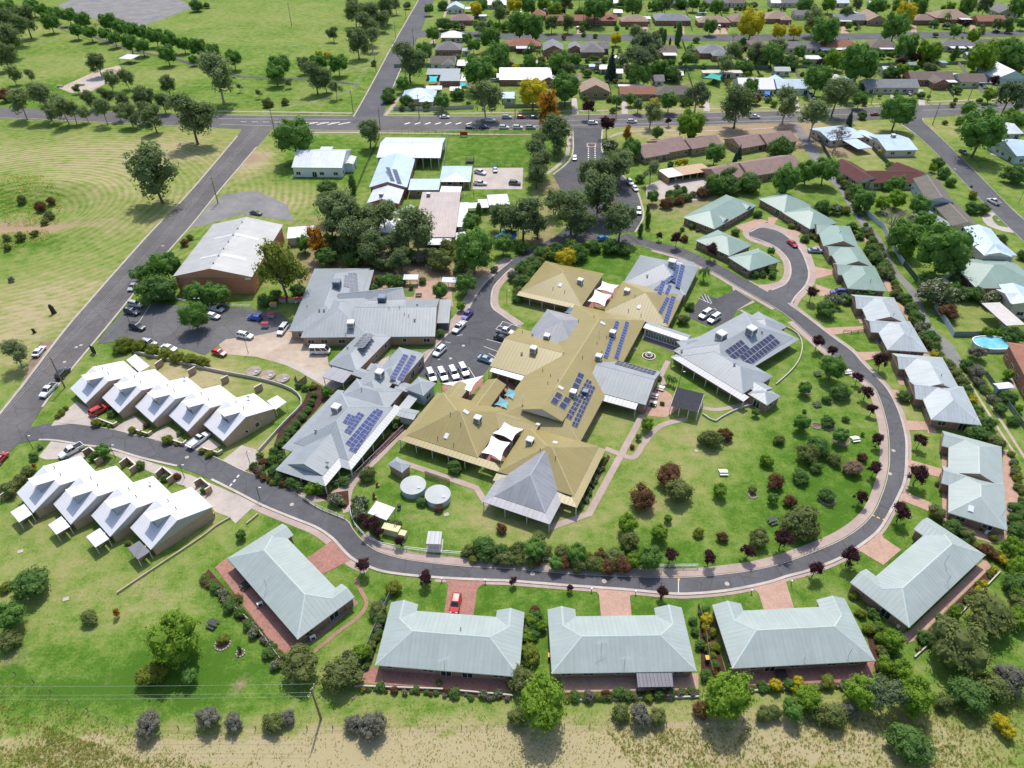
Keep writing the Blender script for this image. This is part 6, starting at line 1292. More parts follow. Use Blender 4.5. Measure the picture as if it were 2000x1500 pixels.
for q in (('the brick hall',450,490),('the white timber hall',628,325),('the school building',775,340),('the kindergarten',850,430),('the blue kindergarten sail',990,460),('the hospital wing',700,610),('the hospital garden',810,570),('the clinic',660,830),('the clinic entry corner',545,930),('the nursing home',1040,760),('the upper khaki wing',1090,560),
 ('the day centre',1430,700),('the fountain',1267,696),('the shade house',1345,790),('the water tanks',830,960),('the white open shed',745,1000),('the grey bus shelter',846,1060),('the cream cabinets',775,1040),('the ring road bend',640,1040),('the askew villa',570,1140),('the villa with the red hatchback',870,1250),('the villa with the dark awning',1215,1260),
 ('the villa with the yellow shrubs',1560,1240),('the diagonal villa',1800,1120),('the ribbed double villa',1905,950),('the grey green double villa',1830,770),('the villa at the turning circle mouth',1740,635),('the triple villa',1665,505),('the turning circle',1560,500),('the gablet villa',1410,412),('the pergola villa',1430,490),
 ('the first row unit by the side street',165,760),('the red car at the units',190,800),('the ute at the units',395,855),('the lower row of units',220,980),('the flower bank by the lower units',60,900),('the log edging',340,1090),('the west car park',330,640),('the car park hedge end',230,670),('the power pole in the paddock',627,1404),('the dry field corner',60,1440),('the lower left lawn',200,1200),('the bottom boundary',1250,1420),('the bottom right scrub',1850,1400),
 ('the middle of the big lawn',1300,940),('the top of the big lawn',1620,720),('the far side of the big lawn',1600,900),('the lawn seats',1510,1020),('the front hedge of the lawn',1150,1080),('the front bend of the lawn',1480,1080),('the tiled units carport',1345,340),('the tiled units by the lane',1510,290),('the tiled row behind the hedge',1490,340),('the access road mouth',1145,270),('the parked cars of the access road',1230,380),('the access road trees',1060,370),
 ('the maroon house',1740,340),('the L shaped blue house',1745,285),('the jacaranda house',1650,265),('the mossy tiled house',1840,400),('the two storey cream house',1930,480),('the green roofed house',1950,545),('the swimming pool',1938,675),('the pool house balcony',1960,625),('the gravel lane',1745,540),('the lower lane',1850,680),('the grass track',1930,800),('the stilted house',1985,310),('the right hand street corner',1830,240),
 ('the main road gum verge',200,245),('the big crossroads',560,245),('the road sign by the school fence',905,262),('the skate park',180,160),('the picnic shelter',245,117),('the park path',330,110),('the netball court',240,30),('the lone paddock',300,340),('the reedy hollow',60,410),('the sports field',600,60),('the park road',770,100),('the park corner',680,200),
 ('the blue corner house',819,190),('the childcare centre',870,150),('the white brick house',1026,155),('the gable fronted house',1161,178),('the arched house',1243,185),('the dark tiled long house',1318,185),('the white house with blue awning',1472,172),('the striped lawn house',1543,170),('the slate long house',1736,172),('the red brick gabled house',1813,160),('the cream cottage',1893,160),('the big white shed',1956,150),
 ('the corner house of the suburban street',884,75),('the grey hipped house',876,100),('the palm fronted terracotta house',1022,95),('the twin gabled slate house',1085,100),('the trampoline house',1155,105),('the ribbed carport house',1296,105),('the solar slate house',1390,105),('the panel roofed grey house',1563,98),('the terracotta awning house',1640,98),('the brown awning house',1722,98),('the twin carport house',1866,95),('the dark low house',1950,95),
 ('the top corner house',890,20),('the pinkish awning house',902,42),('the chimney house',1052,35),('the long terracotta house',1104,45),('the terracotta L house',1172,45),('the white van house',1238,45),('the slate house with pool',1312,45),('the caravan house',1392,48),('the golden tree house',1442,45),('the sandy pink house',1515,40),('the white verandah house',1655,45),('the sandy gable house',1702,40),('the large sandy house',1840,38),('the reddish tiled house',1930,45)): mark(*q)
PLANTS = []
def plant(code, cx, cy, w, hf=1.0):
    nm, cat, ph, shp, lm, asp, clr, bark, nl, ls, core = KD[code]
    r = 3.0
    for it in range(6):
        zr = {'cone':2.0,'column':2.4,'palm':1.0}.get(shp, asp)          # half height in radii
        zc = r*(zr*hf+clr); p = G(cx, cy, zc); r = w/2/pxm(p)
    zc += terrain(p.x, p.y); PLANTS.append([code, p, r, zc, hf])
TREES = [
(0,0,"G 70 180 260 G 190 150 220 G 60 300 230 G 20 420 200 d 390 165 130 d 245 45 120 d 320 75 100 d 425 105 110 d 530 115 120 d 640 155 120 d 590 230 110 d 700 250 110 d 840 165 140 d 940 205 130 d 815 260 100 d 890 295 110 d 1030 235 130 d 1110 250 110 d 1010 325 140 d 1105 355 120 d 1210 275 130 d 1315 310 150 d 1430 340 110 d 1300 415 140 d 1540 365 140 d 1660 400 120 d 1820 450 140 d 1510 465 70 g 1690 560 350 G 1305 660 150 g 90 570 130 g 230 580 100 G 760 490 170 g 850 610 160 g 980 600 140 n 740 190 70 r 40 740 120 g 150 780 220 g 330 760 260 g 380 870 140 g 490 840 200 g 560 860 160 g 660 870 120 G 690 770 140 g 800 850 180 G 820 740 140 g 920 870 110 G 960 790 150 g 1000 870 180 g 1050 920 120 G 1120 770 180 g 1130 860 150 G 1190 920 190 G 1270 790 150 G 1480 890 390 G 1190 1340 430 g 1870 680 60 B 1530 40 120 B 1610 40 60 d 60 60 140 G 600 690 70"),
(500,0,"d 180 500 170 d 150 570 150 g 260 640 70 G 370 500 120 d 485 480 130 y 490 420 60 y 560 435 70 d 640 490 150 G 460 590 230 G 540 640 130 g 620 690 120 b 90 800 90 b 225 790 75 g 20 730 60 G 600 255 110 G 740 20 130 G 770 90 180 G 860 200 220 G 790 330 200 G 900 110 200 G 1010 60 200 g 1000 150 130 g 900 290 150 g 1090 20 120 b 920 490 60 b 1180 40 70 d 1350 65 80 d 1380 260 120 B 1470 185 130 B 1560 195 90 d 1740 200 100 y 1720 65 100 G 1900 80 180 B 1830 190 90 g 1760 220 110 G 1190 460 290 d 1310 400 140 d 1145 650 110 B 1040 715 110 B 1030 760 110 B 1170 780 110 b 1220 830 70 b 1140 840 60 d 1450 785 130 B 1330 820 90 g 1790 750 270 d 1740 540 250 B 1720 610 90 d 1890 430 200 d 1650 300 90 d 1700 350 100 d 1830 290 160 B 1960 200 110 B 1580 730 120 d 290 1060 310 G 880 1030 210 B 560 1460 170 c 750 1440 60 B 1460 40 90 w 1610 210 60 d 1760 40 110"),
(1000,0,"y 20 40 120 d 130 40 120 l 330 75 120 d 360 30 100 d 650 60 200 d 950 40 150 B 540 90 110 d 1140 45 120 l 1090 45 60 d 60 180 190 d 160 200 190 G 310 180 120 G 440 180 120 B 570 190 90 B 550 225 60 d 1550 200 110 y 1875 180 205 n 1735 270 80 d 1600 50 110 B 1500 45 90 w 1890 40 70 d 1840 60 90 B 560 270 45 B 650 280 45 r 405 290 45 B 820 220 45 y 815 300 90 g 970 270 140 W 1050 330 260 W 960 440 260 W 1060 420 200 G 1160 260 90 c 1190 290 40 c 1300 270 60 c 1235 325 20 f 150 345 80 f 210 390 70 B 120 410 80 d 140 480 110 d 370 490 180 r 300 450 70 d 490 460 90 B 590 470 50 k 780 490 110 G 440 560 130 B 590 570 80 d 330 530 100 y 1120 455 70 d 1160 520 130 d 1245 490 60 B 1120 550 80 B 1250 570 160 d 1000 570 170 d 1375 455 110 d 930 590 90 g 1660 490 160 g 1730 400 150 B 1760 390 120 G 1900 410 160 B 1830 520 130 B 1500 520 60 d 1980 420 120 f 1395 355 70 B 1440 310 60 B 1810 320 60 y 165 710 240 o 300 840 200 d 420 680 230 p 605 835 130 d 820 780 90 B 790 860 60 d 930 770 90 G 985 820 110 g 1090 870 190 y 1110 800 80 d 1230 780 150 W 1450 730 220 B 1350 790 90 G 1770 810 310 r 1900 770 110 d 1870 670 120 p 745 975 150 p 1225 945 60 l 1400 970 220 d 1140 1030 90 o 900 1040 90 w 770 1140 140 d 940 1150 150 e 880 1190 110 G 340 1030 260 G 210 1110 180 G 200 1210 260 G 210 1290 230 G 190 1370 180 g 350 1170 100 g 850 1290 240 G 600 1370 250 G 720 1330 260 G 840 1270 220 g 1090 1330 160 B 1000 1390 90 d 1590 1190 160 k 1750 1220 45 k 1780 1180 50 y 1350 1260 60 y 1300 1270 60 B 1240 1280 60 G 1690 1370 150 r 1680 1330 110 d 1580 1430 140 B 1700 1430 200 B 1850 1420 200 w 1290 1460 60 B 1340 1480 70 l 250 30 110 d 740 30 120 B 860 20 90 G 1200 30 140 B 1320 20 110 d 1420 20 100 G 420 20 140"),
(1500,0,"y 90 240 110 y 215 240 110 d 450 230 220 g 370 130 200 G 610 100 110 d 1000 200 210 y 1085 90 160 l 1030 40 130 d 1180 40 150 l 1430 50 70 B 1300 180 80 w 1395 195 70 p 1550 195 70 f 1410 110 70 d 1470 240 90 b 1670 240 60 l 1610 280 100 b 1310 270 50 G 1880 180 110 G 1790 190 90 d 1990 180 80 d 720 480 280 l 530 460 140 d 1090 350 190 l 1260 400 170 G 1310 420 100 c 1460 420 45 l 1680 440 240 d 1890 390 220 d 1960 460 160 w 1045 460 110 p 1040 480 80 l 1050 540 110 B 960 560 130 d 390 610 210 G 540 740 280 G 640 700 160 p 410 490 80 G 80 380 150 d 40 420 160 B 170 480 150 d 250 400 100 B 310 490 80 d 720 770 120 B 720 680 80 b 770 640 60 d 1020 860 245 B 740 900 80 k 640 930 70 g 150 790 250 g 370 900 290 r 100 680 60 d 1570 850 120 d 1680 1010 340 d 1510 950 90 b 1385 955 45 W 1890 730 260 p 1770 630 90 l 1740 740 110 B 1480 700 80 B 1200 740 70 l 1900 910 130 d 1950 940 130 B 1930 1360 190 B 100 1140 200 d 150 1390 230 d 310 1340 170 d 450 1320 200 l 1290 1310 60 B 1330 1270 110 B 1380 1350 110 B 1430 1420 90 d 1000 1440 150 B 920 1450 90 B 960 1290 80 j 560 1040 180 B 1590 1455 25 d 690 1480 100 y 875 1185 40 d 290 30 130 G 700 30 110 p 360 60 60 l 480 30 110 d 860 40 130 d 1560 40 140 G 1700 40 120 d 1960 40 150"),
(0,375,"d 1290 570 210 d 1150 620 160 d 1060 640 100 B 1220 760 290 d 1520 790 170 d 1630 790 160 d 1720 790 150 d 1510 960 200 d 1580 870 70 h 960 1190 150 h 1080 1200 120 h 1190 1230 110 h 1290 1260 110 h 1380 1290 110 h 1480 1300 110 h 1580 1320 110 g 110 1240 220 e 85 680 50 r 290 60 90 b 360 130 90 b 330 190 70 b 170 370 80 b 60 380 70 b 280 350 60 b 60 440 60 b 150 20 80 r 380 30 70 r 1440 390 70 b 1480 350 60"),
(500,375,"L 190 590 420 o 480 370 180 G 640 180 400 G 560 100 200 G 760 330 330 g 880 200 250 g 1000 180 250 G 900 420 260 g 1250 260 330 g 1180 330 260 G 1080 420 200 G 1130 520 180 B 740 520 170 B 550 500 200 d 370 400 120 b 1430 530 200 b 1500 430 150 d 1700 440 320 d 1680 230 140 c 1740 150 50 G 1910 190 200 b 1610 550 130 d 1640 710 150 d 1030 690 110 d 1210 735 40 d 1440 770 120 B 1110 690 120 B 960 690 90 B 920 750 80 l 1600 890 70 B 1440 1100 80 w 1860 600 60 B 1580 600 90 d 1930 400 150 b 1980 340 120 B 970 570 50 B 60 840 120 B 150 800 110 B 330 760 120 B 1300 690 70"),
(1000,375,"G 90 180 330 G 200 250 200 G 470 130 330 G 500 220 280 G 680 20 320 G 850 220 290 g 330 60 200 B 80 430 110 B 640 420 120 B 770 420 150 B 510 470 170 y 420 510 150 l 460 410 90 B 340 430 110 B 330 500 90 B 150 540 110 B 80 590 130 e 10 650 100 B 80 700 150 B 880 450 110 B 440 440 90 c 1005 295 40 c 1065 220 45 c 1060 145 30 p 1150 340 60 p 1290 360 110 r 1350 360 60 B 1330 290 40 B 1410 260 60 B 1450 300 30 p 1560 450 110 f 1510 600 90 B 1920 170 70 B 1750 310 70 B 1390 890 80 b 1340 990 100 B 1900 640 70 d 1100 30 100 B 1290 20 110 B 1230 15 80 B 1960 640 60 f 1230 1440 60 f 1270 1460 60 B 1150 1450 50 B 220 470 110 B 860 420 90"),
(1500,375,"B 290 360 60 B 35 640 60 B 20 600 70 d 25 460 60 p 345 790 110 B 450 900 140 w 510 840 110 B 610 830 80 B 790 790 80 B 700 800 60 p 390 1170 110 p 510 1240 90 d 510 1360 190 p 700 1450 90 d 755 50 160 l 900 90 110 l 1010 50 130 d 1190 100 150 n 1000 190 290 d 1080 340 230 d 1230 220 150 d 1380 430 375 l 1080 460 110 w 1340 780 230 B 1270 690 140 r 1410 930 150 B 1530 790 120 B 1630 790 120 w 1760 840 130 h 610 140 80 w 530 130 80 B 430 110 110 B 800 450 90 B 850 510 100 B 910 580 90 b 900 620 90 B 740 300 60 F 790 400 50 B 1080 830 80 B 1130 900 90 B 1170 980 100 w 1210 1050 90 B 1270 1130 120 B 1310 1200 80 y 1300 1270 60 b 1420 1350 90 b 1470 1420 100 b 1520 1480 90 e 1640 1250 140 l 1720 1090 80 l 1790 1100 70 B 1920 1110 150 e 1640 1400 130 l 1880 1420 80 B 1560 1350 90 B 2000 490 80 p 890 1310 130 h 1605 20 80 B 1600 120 90 B 1680 125 90 B 1830 360 70 o 785 110 60 B 660 270 80 B 720 340 60 B 820 380 60 b 880 540 60 b 1000 790 70 B 560 280 50"),
(0,750,"B 260 560 80 b 150 740 100 b 60 830 130 b 210 680 100 o 260 640 40 d 800 520 110 B 740 560 90 h 755 300 80 h 815 310 40 h 855 325 40 h 1035 360 70 h 1100 380 50 h 1145 390 45 h 1310 435 90 h 1380 465 40 h 1575 520 60 h 1635 540 70 h 480 220 60 h 450 250 50 h 510 190 45 B 1095 630 80 r 1380 720 60 B 1290 730 70 B 1590 830 60 d 1880 1175 75 F 1000 1240 50 w 310 490 50 b 110 780 90 B 870 230 70 r 1140 320 50 B 1400 385 50 B 1980 630 60"),
(500,750,"B 450 80 60 B 430 140 70 B 400 200 70 B 360 250 70 B 310 310 80 B 265 370 80 B 180 465 80 B 135 525 80 B 120 590 90 B 140 670 100 B 190 720 100 r 220 750 60 B 290 760 110 B 340 790 90 l 420 820 90 l 510 800 90 h 560 800 80 B 690 755 90 B 610 780 60 r 60 610 80 w 30 660 70 b 30 560 60 d 550 60 80 h 440 20 60 B 380 30 60 b 870 700 130 w 620 900 120 h 680 930 50 w 810 920 120 w 800 1010 130 p 900 1090 140 b 1090 1100 110 p 1125 1230 90 B 1290 920 80 r 1430 970 70 r 1920 1125 90 B 1780 1270 200 b 1660 1300 110 B 1920 1290 110 p 835 1420 130 B 1550 640 120 p 1325 1490 90 B 1080 330 60 B 1880 130 60 B 1930 70 60 B 330 10 60 F 590 60 40"),
(1000,750,"b 1550 420 180 r 1670 390 110 r 1230 700 200 r 1030 880 210 b 1310 830 210 l 905 1090 150 b 920 1220 170 l 1155 1155 130 l 1220 1050 60 l 1625 830 110 b 1880 820 70 h 1460 1160 90 r 1645 1190 90 b 1930 1200 160 p 1845 1310 120 p 1545 1350 130 p 1240 1340 130 b 40 1290 130 b 210 1200 130 d 180 1280 170 b 260 1310 120 b 390 1300 130 d 510 1320 150 h 590 1340 90 r 690 1340 110 b 800 1340 160 l 950 1380 110 d 1080 1360 180 B 950 1330 80 B 530 940 70 B 710 600 50 B 640 720 60 B 590 820 60 l 1060 310 100 d 990 410 50 r 940 490 40 d 1905 220 60 l 1980 590 80 B 1100 160 40 B 1175 150 40 B 620 770 50 w 670 670 50"),
(1500,750,"d 290 30 100 B 570 50 130 p 770 60 110 p 815 195 90 B 460 120 60 d 265 300 120 B 470 290 90 d 570 400 120 p 865 430 110 b 90 430 80 B 390 475 150 b 310 540 140 b 525 585 100 r 740 570 80 q 665 650 150 p 835 660 130 l 10 610 70 B 380 650 80 B 260 720 110 r 60 755 140 p 730 880 110 B 465 860 110 r 175 910 105 d 40 890 80 b 275 1070 250 p 115 1210 170 p 640 1340 160 p 370 1440 140 p 1190 440 110 p 1175 700 160 p 1045 990 160 b 1325 1000 110 B 610 270 50 l 740 390 30 B 285 210 30 y 1600 130 70 B 1720 300 110 b 1790 460 110 B 1640 380 130 B 1560 40 80 B 1650 200 60 B 1060 90 90 B 1450 1120 120 b 1560 1180 100 r 1710 1290 110 h 1770 1200 70 l 1930 1290 170 l 1970 1440 160 B 1950 1130 110 B 1930 960 80 l 1960 190 60 F 1340 780 60 B 1890 100 100 B 1820 190 90 B 1920 280 80 B 1930 1050 90"),
(0,1125,"B 230 60 290 h 40 90 100 d 70 310 210 b 70 500 170 b 690 315 140 o 900 285 60 l 1360 480 370 h 1195 750 220 d 1480 780 120 e 1150 1150 220 e 1620 1110 200 e 1820 1140 150 h 1740 490 100 c 1870 570 30 F 1600 20 90 B 1680 90 90 w 1740 140 80 B 1790 230 110 F 1850 180 90 B 1870 280 90 B 1940 380 90 w 1980 440 90"),
(500,1125,"h 1080 80 130 b 945 270 140 B 970 340 110 l 820 590 130 b 340 690 290 w 155 690 90 B 90 600 100 w 720 620 120 b 670 760 290 d 690 740 100 B 370 590 110 b 130 1140 170 e 250 1100 120 e 760 1150 150 e 910 1160 240 B 970 860 80 B 1250 880 60 r 1490 890 60 B 1550 910 90 w 1780 920 80 w 1890 920 70 B 1430 830 50 B 950 430 80 p 1320 20 110"),
(1000,1125,"B 180 310 110 B 155 370 130 l 230 390 80 B 150 460 120 h 150 610 160 b 70 800 210 l 230 990 370 b 40 1100 150 b 850 1070 140 e 1000 1080 180 b 1140 1100 140 r 1480 1040 130 l 1680 930 360 b 1970 1080 130 p 455 95 60 p 1180 130 110 p 10 40 70 r 180 265 80 B 1415 350 70 B 1430 430 70 B 1470 535 90 B 1505 270 90 y 1520 335 90 l 1515 390 60 h 1560 440 80 h 1580 550 90 B 1590 690 80 B 1520 770 100 B 490 930 90 e 600 930 100 r 740 920 80 B 830 910 100 B 910 930 90 w 960 940 60 h 1070 940 80 B 1150 920 90 B 1240 900 80 F 1330 890 60 B 1400 890 70 B 1960 850 80"),
(1500,1125,"h 675 150 80 h 730 290 90 B 820 280 90 h 790 410 100 B 860 390 90 l 980 500 160 h 910 420 60 b 910 590 100 B 1000 640 80 l 910 690 120 l 1050 730 150 b 1750 280 370 b 1490 540 430 B 1590 930 300 b 1770 860 270 e 1900 800 260 l 730 910 240 W 930 900 270 l 1160 930 280 b 1370 980 140 y 1820 1140 120 y 1880 1220 100 B 1110 1310 330 b 500 1080 230 b 40 1060 130 d 190 1040 160 l 310 940 190 b 330 1060 120 e 640 1040 140 y 60 850 90 y 235 825 80 B 170 850 100 h 470 830 120 B 600 830 60 y 1650 110 55 y 1690 60 55 l 1460 280 90 B 1350 330 80 B 1230 470 130 B 1950 60 200"),
]
for ox, oy, s in TREES:
    t = s.split()
    for i in range(0, len(t), 4): plant(t[i], ox+float(t[i+1])/4, oy+float(t[i+2])/4, float(t[i+3])/4*(1.1 if t[i] in 'gGL' else 1.15)*(.95 if oy == 0 else 1.22 if ox == 1500 and oy in (375,750) and t[i] in 'Bbw' else 1))
# planted beds along the villas and the lane
rb = random.Random(5)
for px_, n_, w0, w1, kinds in (([(700,1344),(1000,1364)],30,6,13,'BwrFehBB'),([(1105,1363),(1364,1356)],30,7,15,'BwerhhBB'),([(1462,1346),(1655,1338)],22,7,14,'BhyBwF'),([(1797,1266),(1945,1113)],24,7,14,'BbwhyF'),([(398,1126),(470,1198),(556,1288)],34,8,16,'BwFFehB'),([(1372,1192),(1384,1250),(1402,1335)],14,8,15,'BBhyr'),([(1712,1190),(1720,1260),(1740,1310)],16,9,17,'hBByl'),
    ([(752,1165),(735,1240),(712,1300)],14,8,16,'bBe'),([(1030,1200),(1030,1300)],16,10,22,'hBbl'),([(1692,440),(1725,505),(1765,585)],30,8,17,'BbBwF'),([(1770,590),(1805,650),(1840,705)],26,9,19,'BbBhw'),([(1850,715),(1890,775),(1935,860)],30,8,18,'BbhBw'),([(1975,880),(1996,960),(1998,1075)],24,8,18,'BbwhF'),([(1862,1046),(1930,1075),(1990,1112)],22,9,18,'Bbhyr'),
    ([(1545,440),(1600,470),(1595,460)],8,6,11,'Bbh'),([(498,912),(520,935),(560,950)],14,7,13,'BrhB'),([(545,905),(560,850),(600,800)],12,9,15,'BB'),([(1185,890),(1140,985)],14,6,11,'BwFB'),([(905,1090),(1150,1102),(1230,1104)],22,14,28,'bBdbhr'),([(690,990),(705,1010),(745,1040)],10,12,20,'wBbp'),([(1010,585),(1030,530),(1070,490)],18,12,22,'BbBh'),([(700,500),(880,500)],18,16,30,'bBe'),
    ([(640,470),(760,520)],14,16,30,'bBG'),([(1300,395),(1400,370)],14,10,20,'bBwr'),([(1640,345),(1660,380),(1680,420)],14,8,16,'BbB'),([(1880,470),(1870,530),(1850,590)],14,12,24,'bBd'),([(1905,740),(1960,800)],18,9,18,'bBew'),([(1990,1120),(1990,1220)],10,16,30,'bBl')):
    L_ = len(px_)-1
    for i in range(n_):
        u = (i+rb.random())/n_*L_; s_ = min(int(u), L_-1); u -= s_; a_, b_ = px_[s_], px_[s_+1]
        c_ = rb.choice(kinds); plant(c_+'2' if c_ in 'bB' else c_, lerp(a_[0],b_[0],u)+rb.uniform(-3,3), lerp(a_[1],b_[1],u)+rb.uniform(-3,3), rb.uniform(w0,w1)*1.4)
# the smaller garden trees and shrubs between the suburban houses
rg = random.Random(11)
HC = [o.location for o in bpy.data.objects if o.type == 'EMPTY' and o.get('group') in (SUB, 'sheds and garages of the suburb')]
n0 = 0
for row, cnt in (((3,24),60), ((44,56),26), ((98,136),120), ((138,160),70), ((180,204),44)):
    k = 0
    while k < cnt:
        k += 1; cx, cy = rg.uniform(880, 1995), rg.uniform(*row); p = G(cx, cy)
        if any(abs(p.x-h.x) < 8 and abs(p.y-h.y) < 6 for h in HC): continue
        c_ = rg.choices('bBdlwreyhpGW', [24,20,13,13,6,5,5,4,7,3,6,4])[0]; plant(c_+'3' if c_ in 'bB' else c_, cx, cy, rg.uniform(8, 17) if row[0] != 98 else rg.uniform(10, 24))
# labels: what it is and which of its like it is, told from the nearest landmark
ORD = ['closest', 'second closest', 'third closest', 'fourth closest', 'fifth closest', 'sixth closest', 'seventh closest', 'eighth closest', 'ninth closest', 'tenth closest', 'eleventh closest', 'twelfth closest', 'thirteenth closest', 'fourteenth closest', 'fifteenth closest', 'sixteenth closest', 'seventeenth closest', 'eighteenth closest', 'nineteenth closest', 'twentieth closest'] + ['%s closest' % w for w in 'twenty-first twenty-second twenty-third twenty-fourth twenty-fifth twenty-sixth twenty-seventh twenty-eighth twenty-ninth thirtieth thirty-first thirty-second thirty-third thirty-fourth thirty-fifth'.split()]
groups = {}
for q in PLANTS:
    p = q[1]; g = Vector((p.x, p.y, 0)); best = min(LMK, key=lambda l: (l[1]-g).length); q.append((best[1]-g).length); q.append(best[0])
    groups.setdefault((q[0], best[0]), []).append(q)
LAB = {}
for (code, lmk), qs in groups.items():
    ph = KD[code][2]; qs.sort(key=lambda q: q[5])
    for i, q in enumerate(qs):
        LAB[id(q)] = ph + (' near ' + lmk if len(qs) == 1 else ', ' + ORD[min(i, 34)] + ' of its kind to ' + lmk)
        if len(LAB[id(q)].split()) > 16: LAB[id(q)] = LAB[id(q)].replace(' of its kind', '')
GRPN = {c: v[2] + 's' for c, v in KD.items()}
for n_, q in enumerate(PLANTS):
    code, p, r, zc, hf = q[:5]; nm, cat, ph, shp, lm, asp, clr, bark, nl, ls, core = KD[code]
    cm, tm = CM[code][n_ % 3]; rz = rg.uniform(0, 6.28); k = rg.uniform(.88, 1.14)
    za = rg.uniform(.88,1.12)*r*hf*(asp if shp not in ('cone','column','palm','bare') else (1 if shp != 'column' else 1)) * (1 if shp != 'bare' else .9)
    if bark:
        root = thing(nm, Vector((p.x, p.y, 0)), LAB[id(q)], cat, GRPN[code], rz)
        link('crown', cm, root, mtx=Matrix.Translation((0,0,zc)) @ Matrix.Diagonal((r*k, r/k, za, 1)))
        link('trunk', tm, root, mtx=Matrix.Translation((0,0,zc)) @ Matrix.Diagonal((r*.8, r*.8, zc, 1)))
    else:
        o = link(nm, cm, None, mtx=Matrix.Translation((p.x, p.y, zc)) @ Matrix.Rotation(rz, 4, 'Z') @ Matrix.Diagonal((r*k, r/k, za, 1)))
        tag(o, LAB[id(q)], cat, GRPN[code])
# ---------------------------------------------------------------- vehicles
def paint(name, c, rough=.28):
    if name in MATS: return MATS[name]
    m = N(name); m.col(c); m.rough(rough, .5); m.b.inputs['Coat Weight'].default_value = .4; m.b.inputs['Coat Roughness'].default_value = .08; MATS[name] = m.m; return m.m
PC = dict(white=paint('white_car_paint',(.74,.74,.75)), silver=paint('silver_car_paint',(.42,.44,.46)), black=paint('black_car_paint',(.015,.016,.02)), navy=paint('navy_car_paint',(.02,.03,.07)), red=paint('red_car_paint',(.42,.02,.025)), scarlet=paint('scarlet_car_paint',(.55,.035,.03)), blue=paint('blue_car_paint',(.03,.09,.42)), sky=paint('sky_blue_car_paint',(.05,.30,.60)), pale=paint('pale_blue_car_paint',(.28,.38,.50)), violet=paint('violet_car_paint',(.10,.08,.30)), rust=paint('maroon_car_paint',(.20,.05,.03)), grey=paint('grey_car_paint',(.10,.105,.11)))
TYRE = plain('tyre_rubber', (.02,.02,.02), .9, .05); RIM = plain('alloy_rim', (.4,.4,.42), .3, .05); LAMP = plain('headlamp_lens', (.7,.72,.74), .1, .03); TAIL = plain('tail_lamp_lens', (.35,.01,.01), .2, .03); TRIM = plain('black_plastic', (.025,.025,.027), .7, .1); CGL = glass('car_glass', (.012,.016,.02), .05)
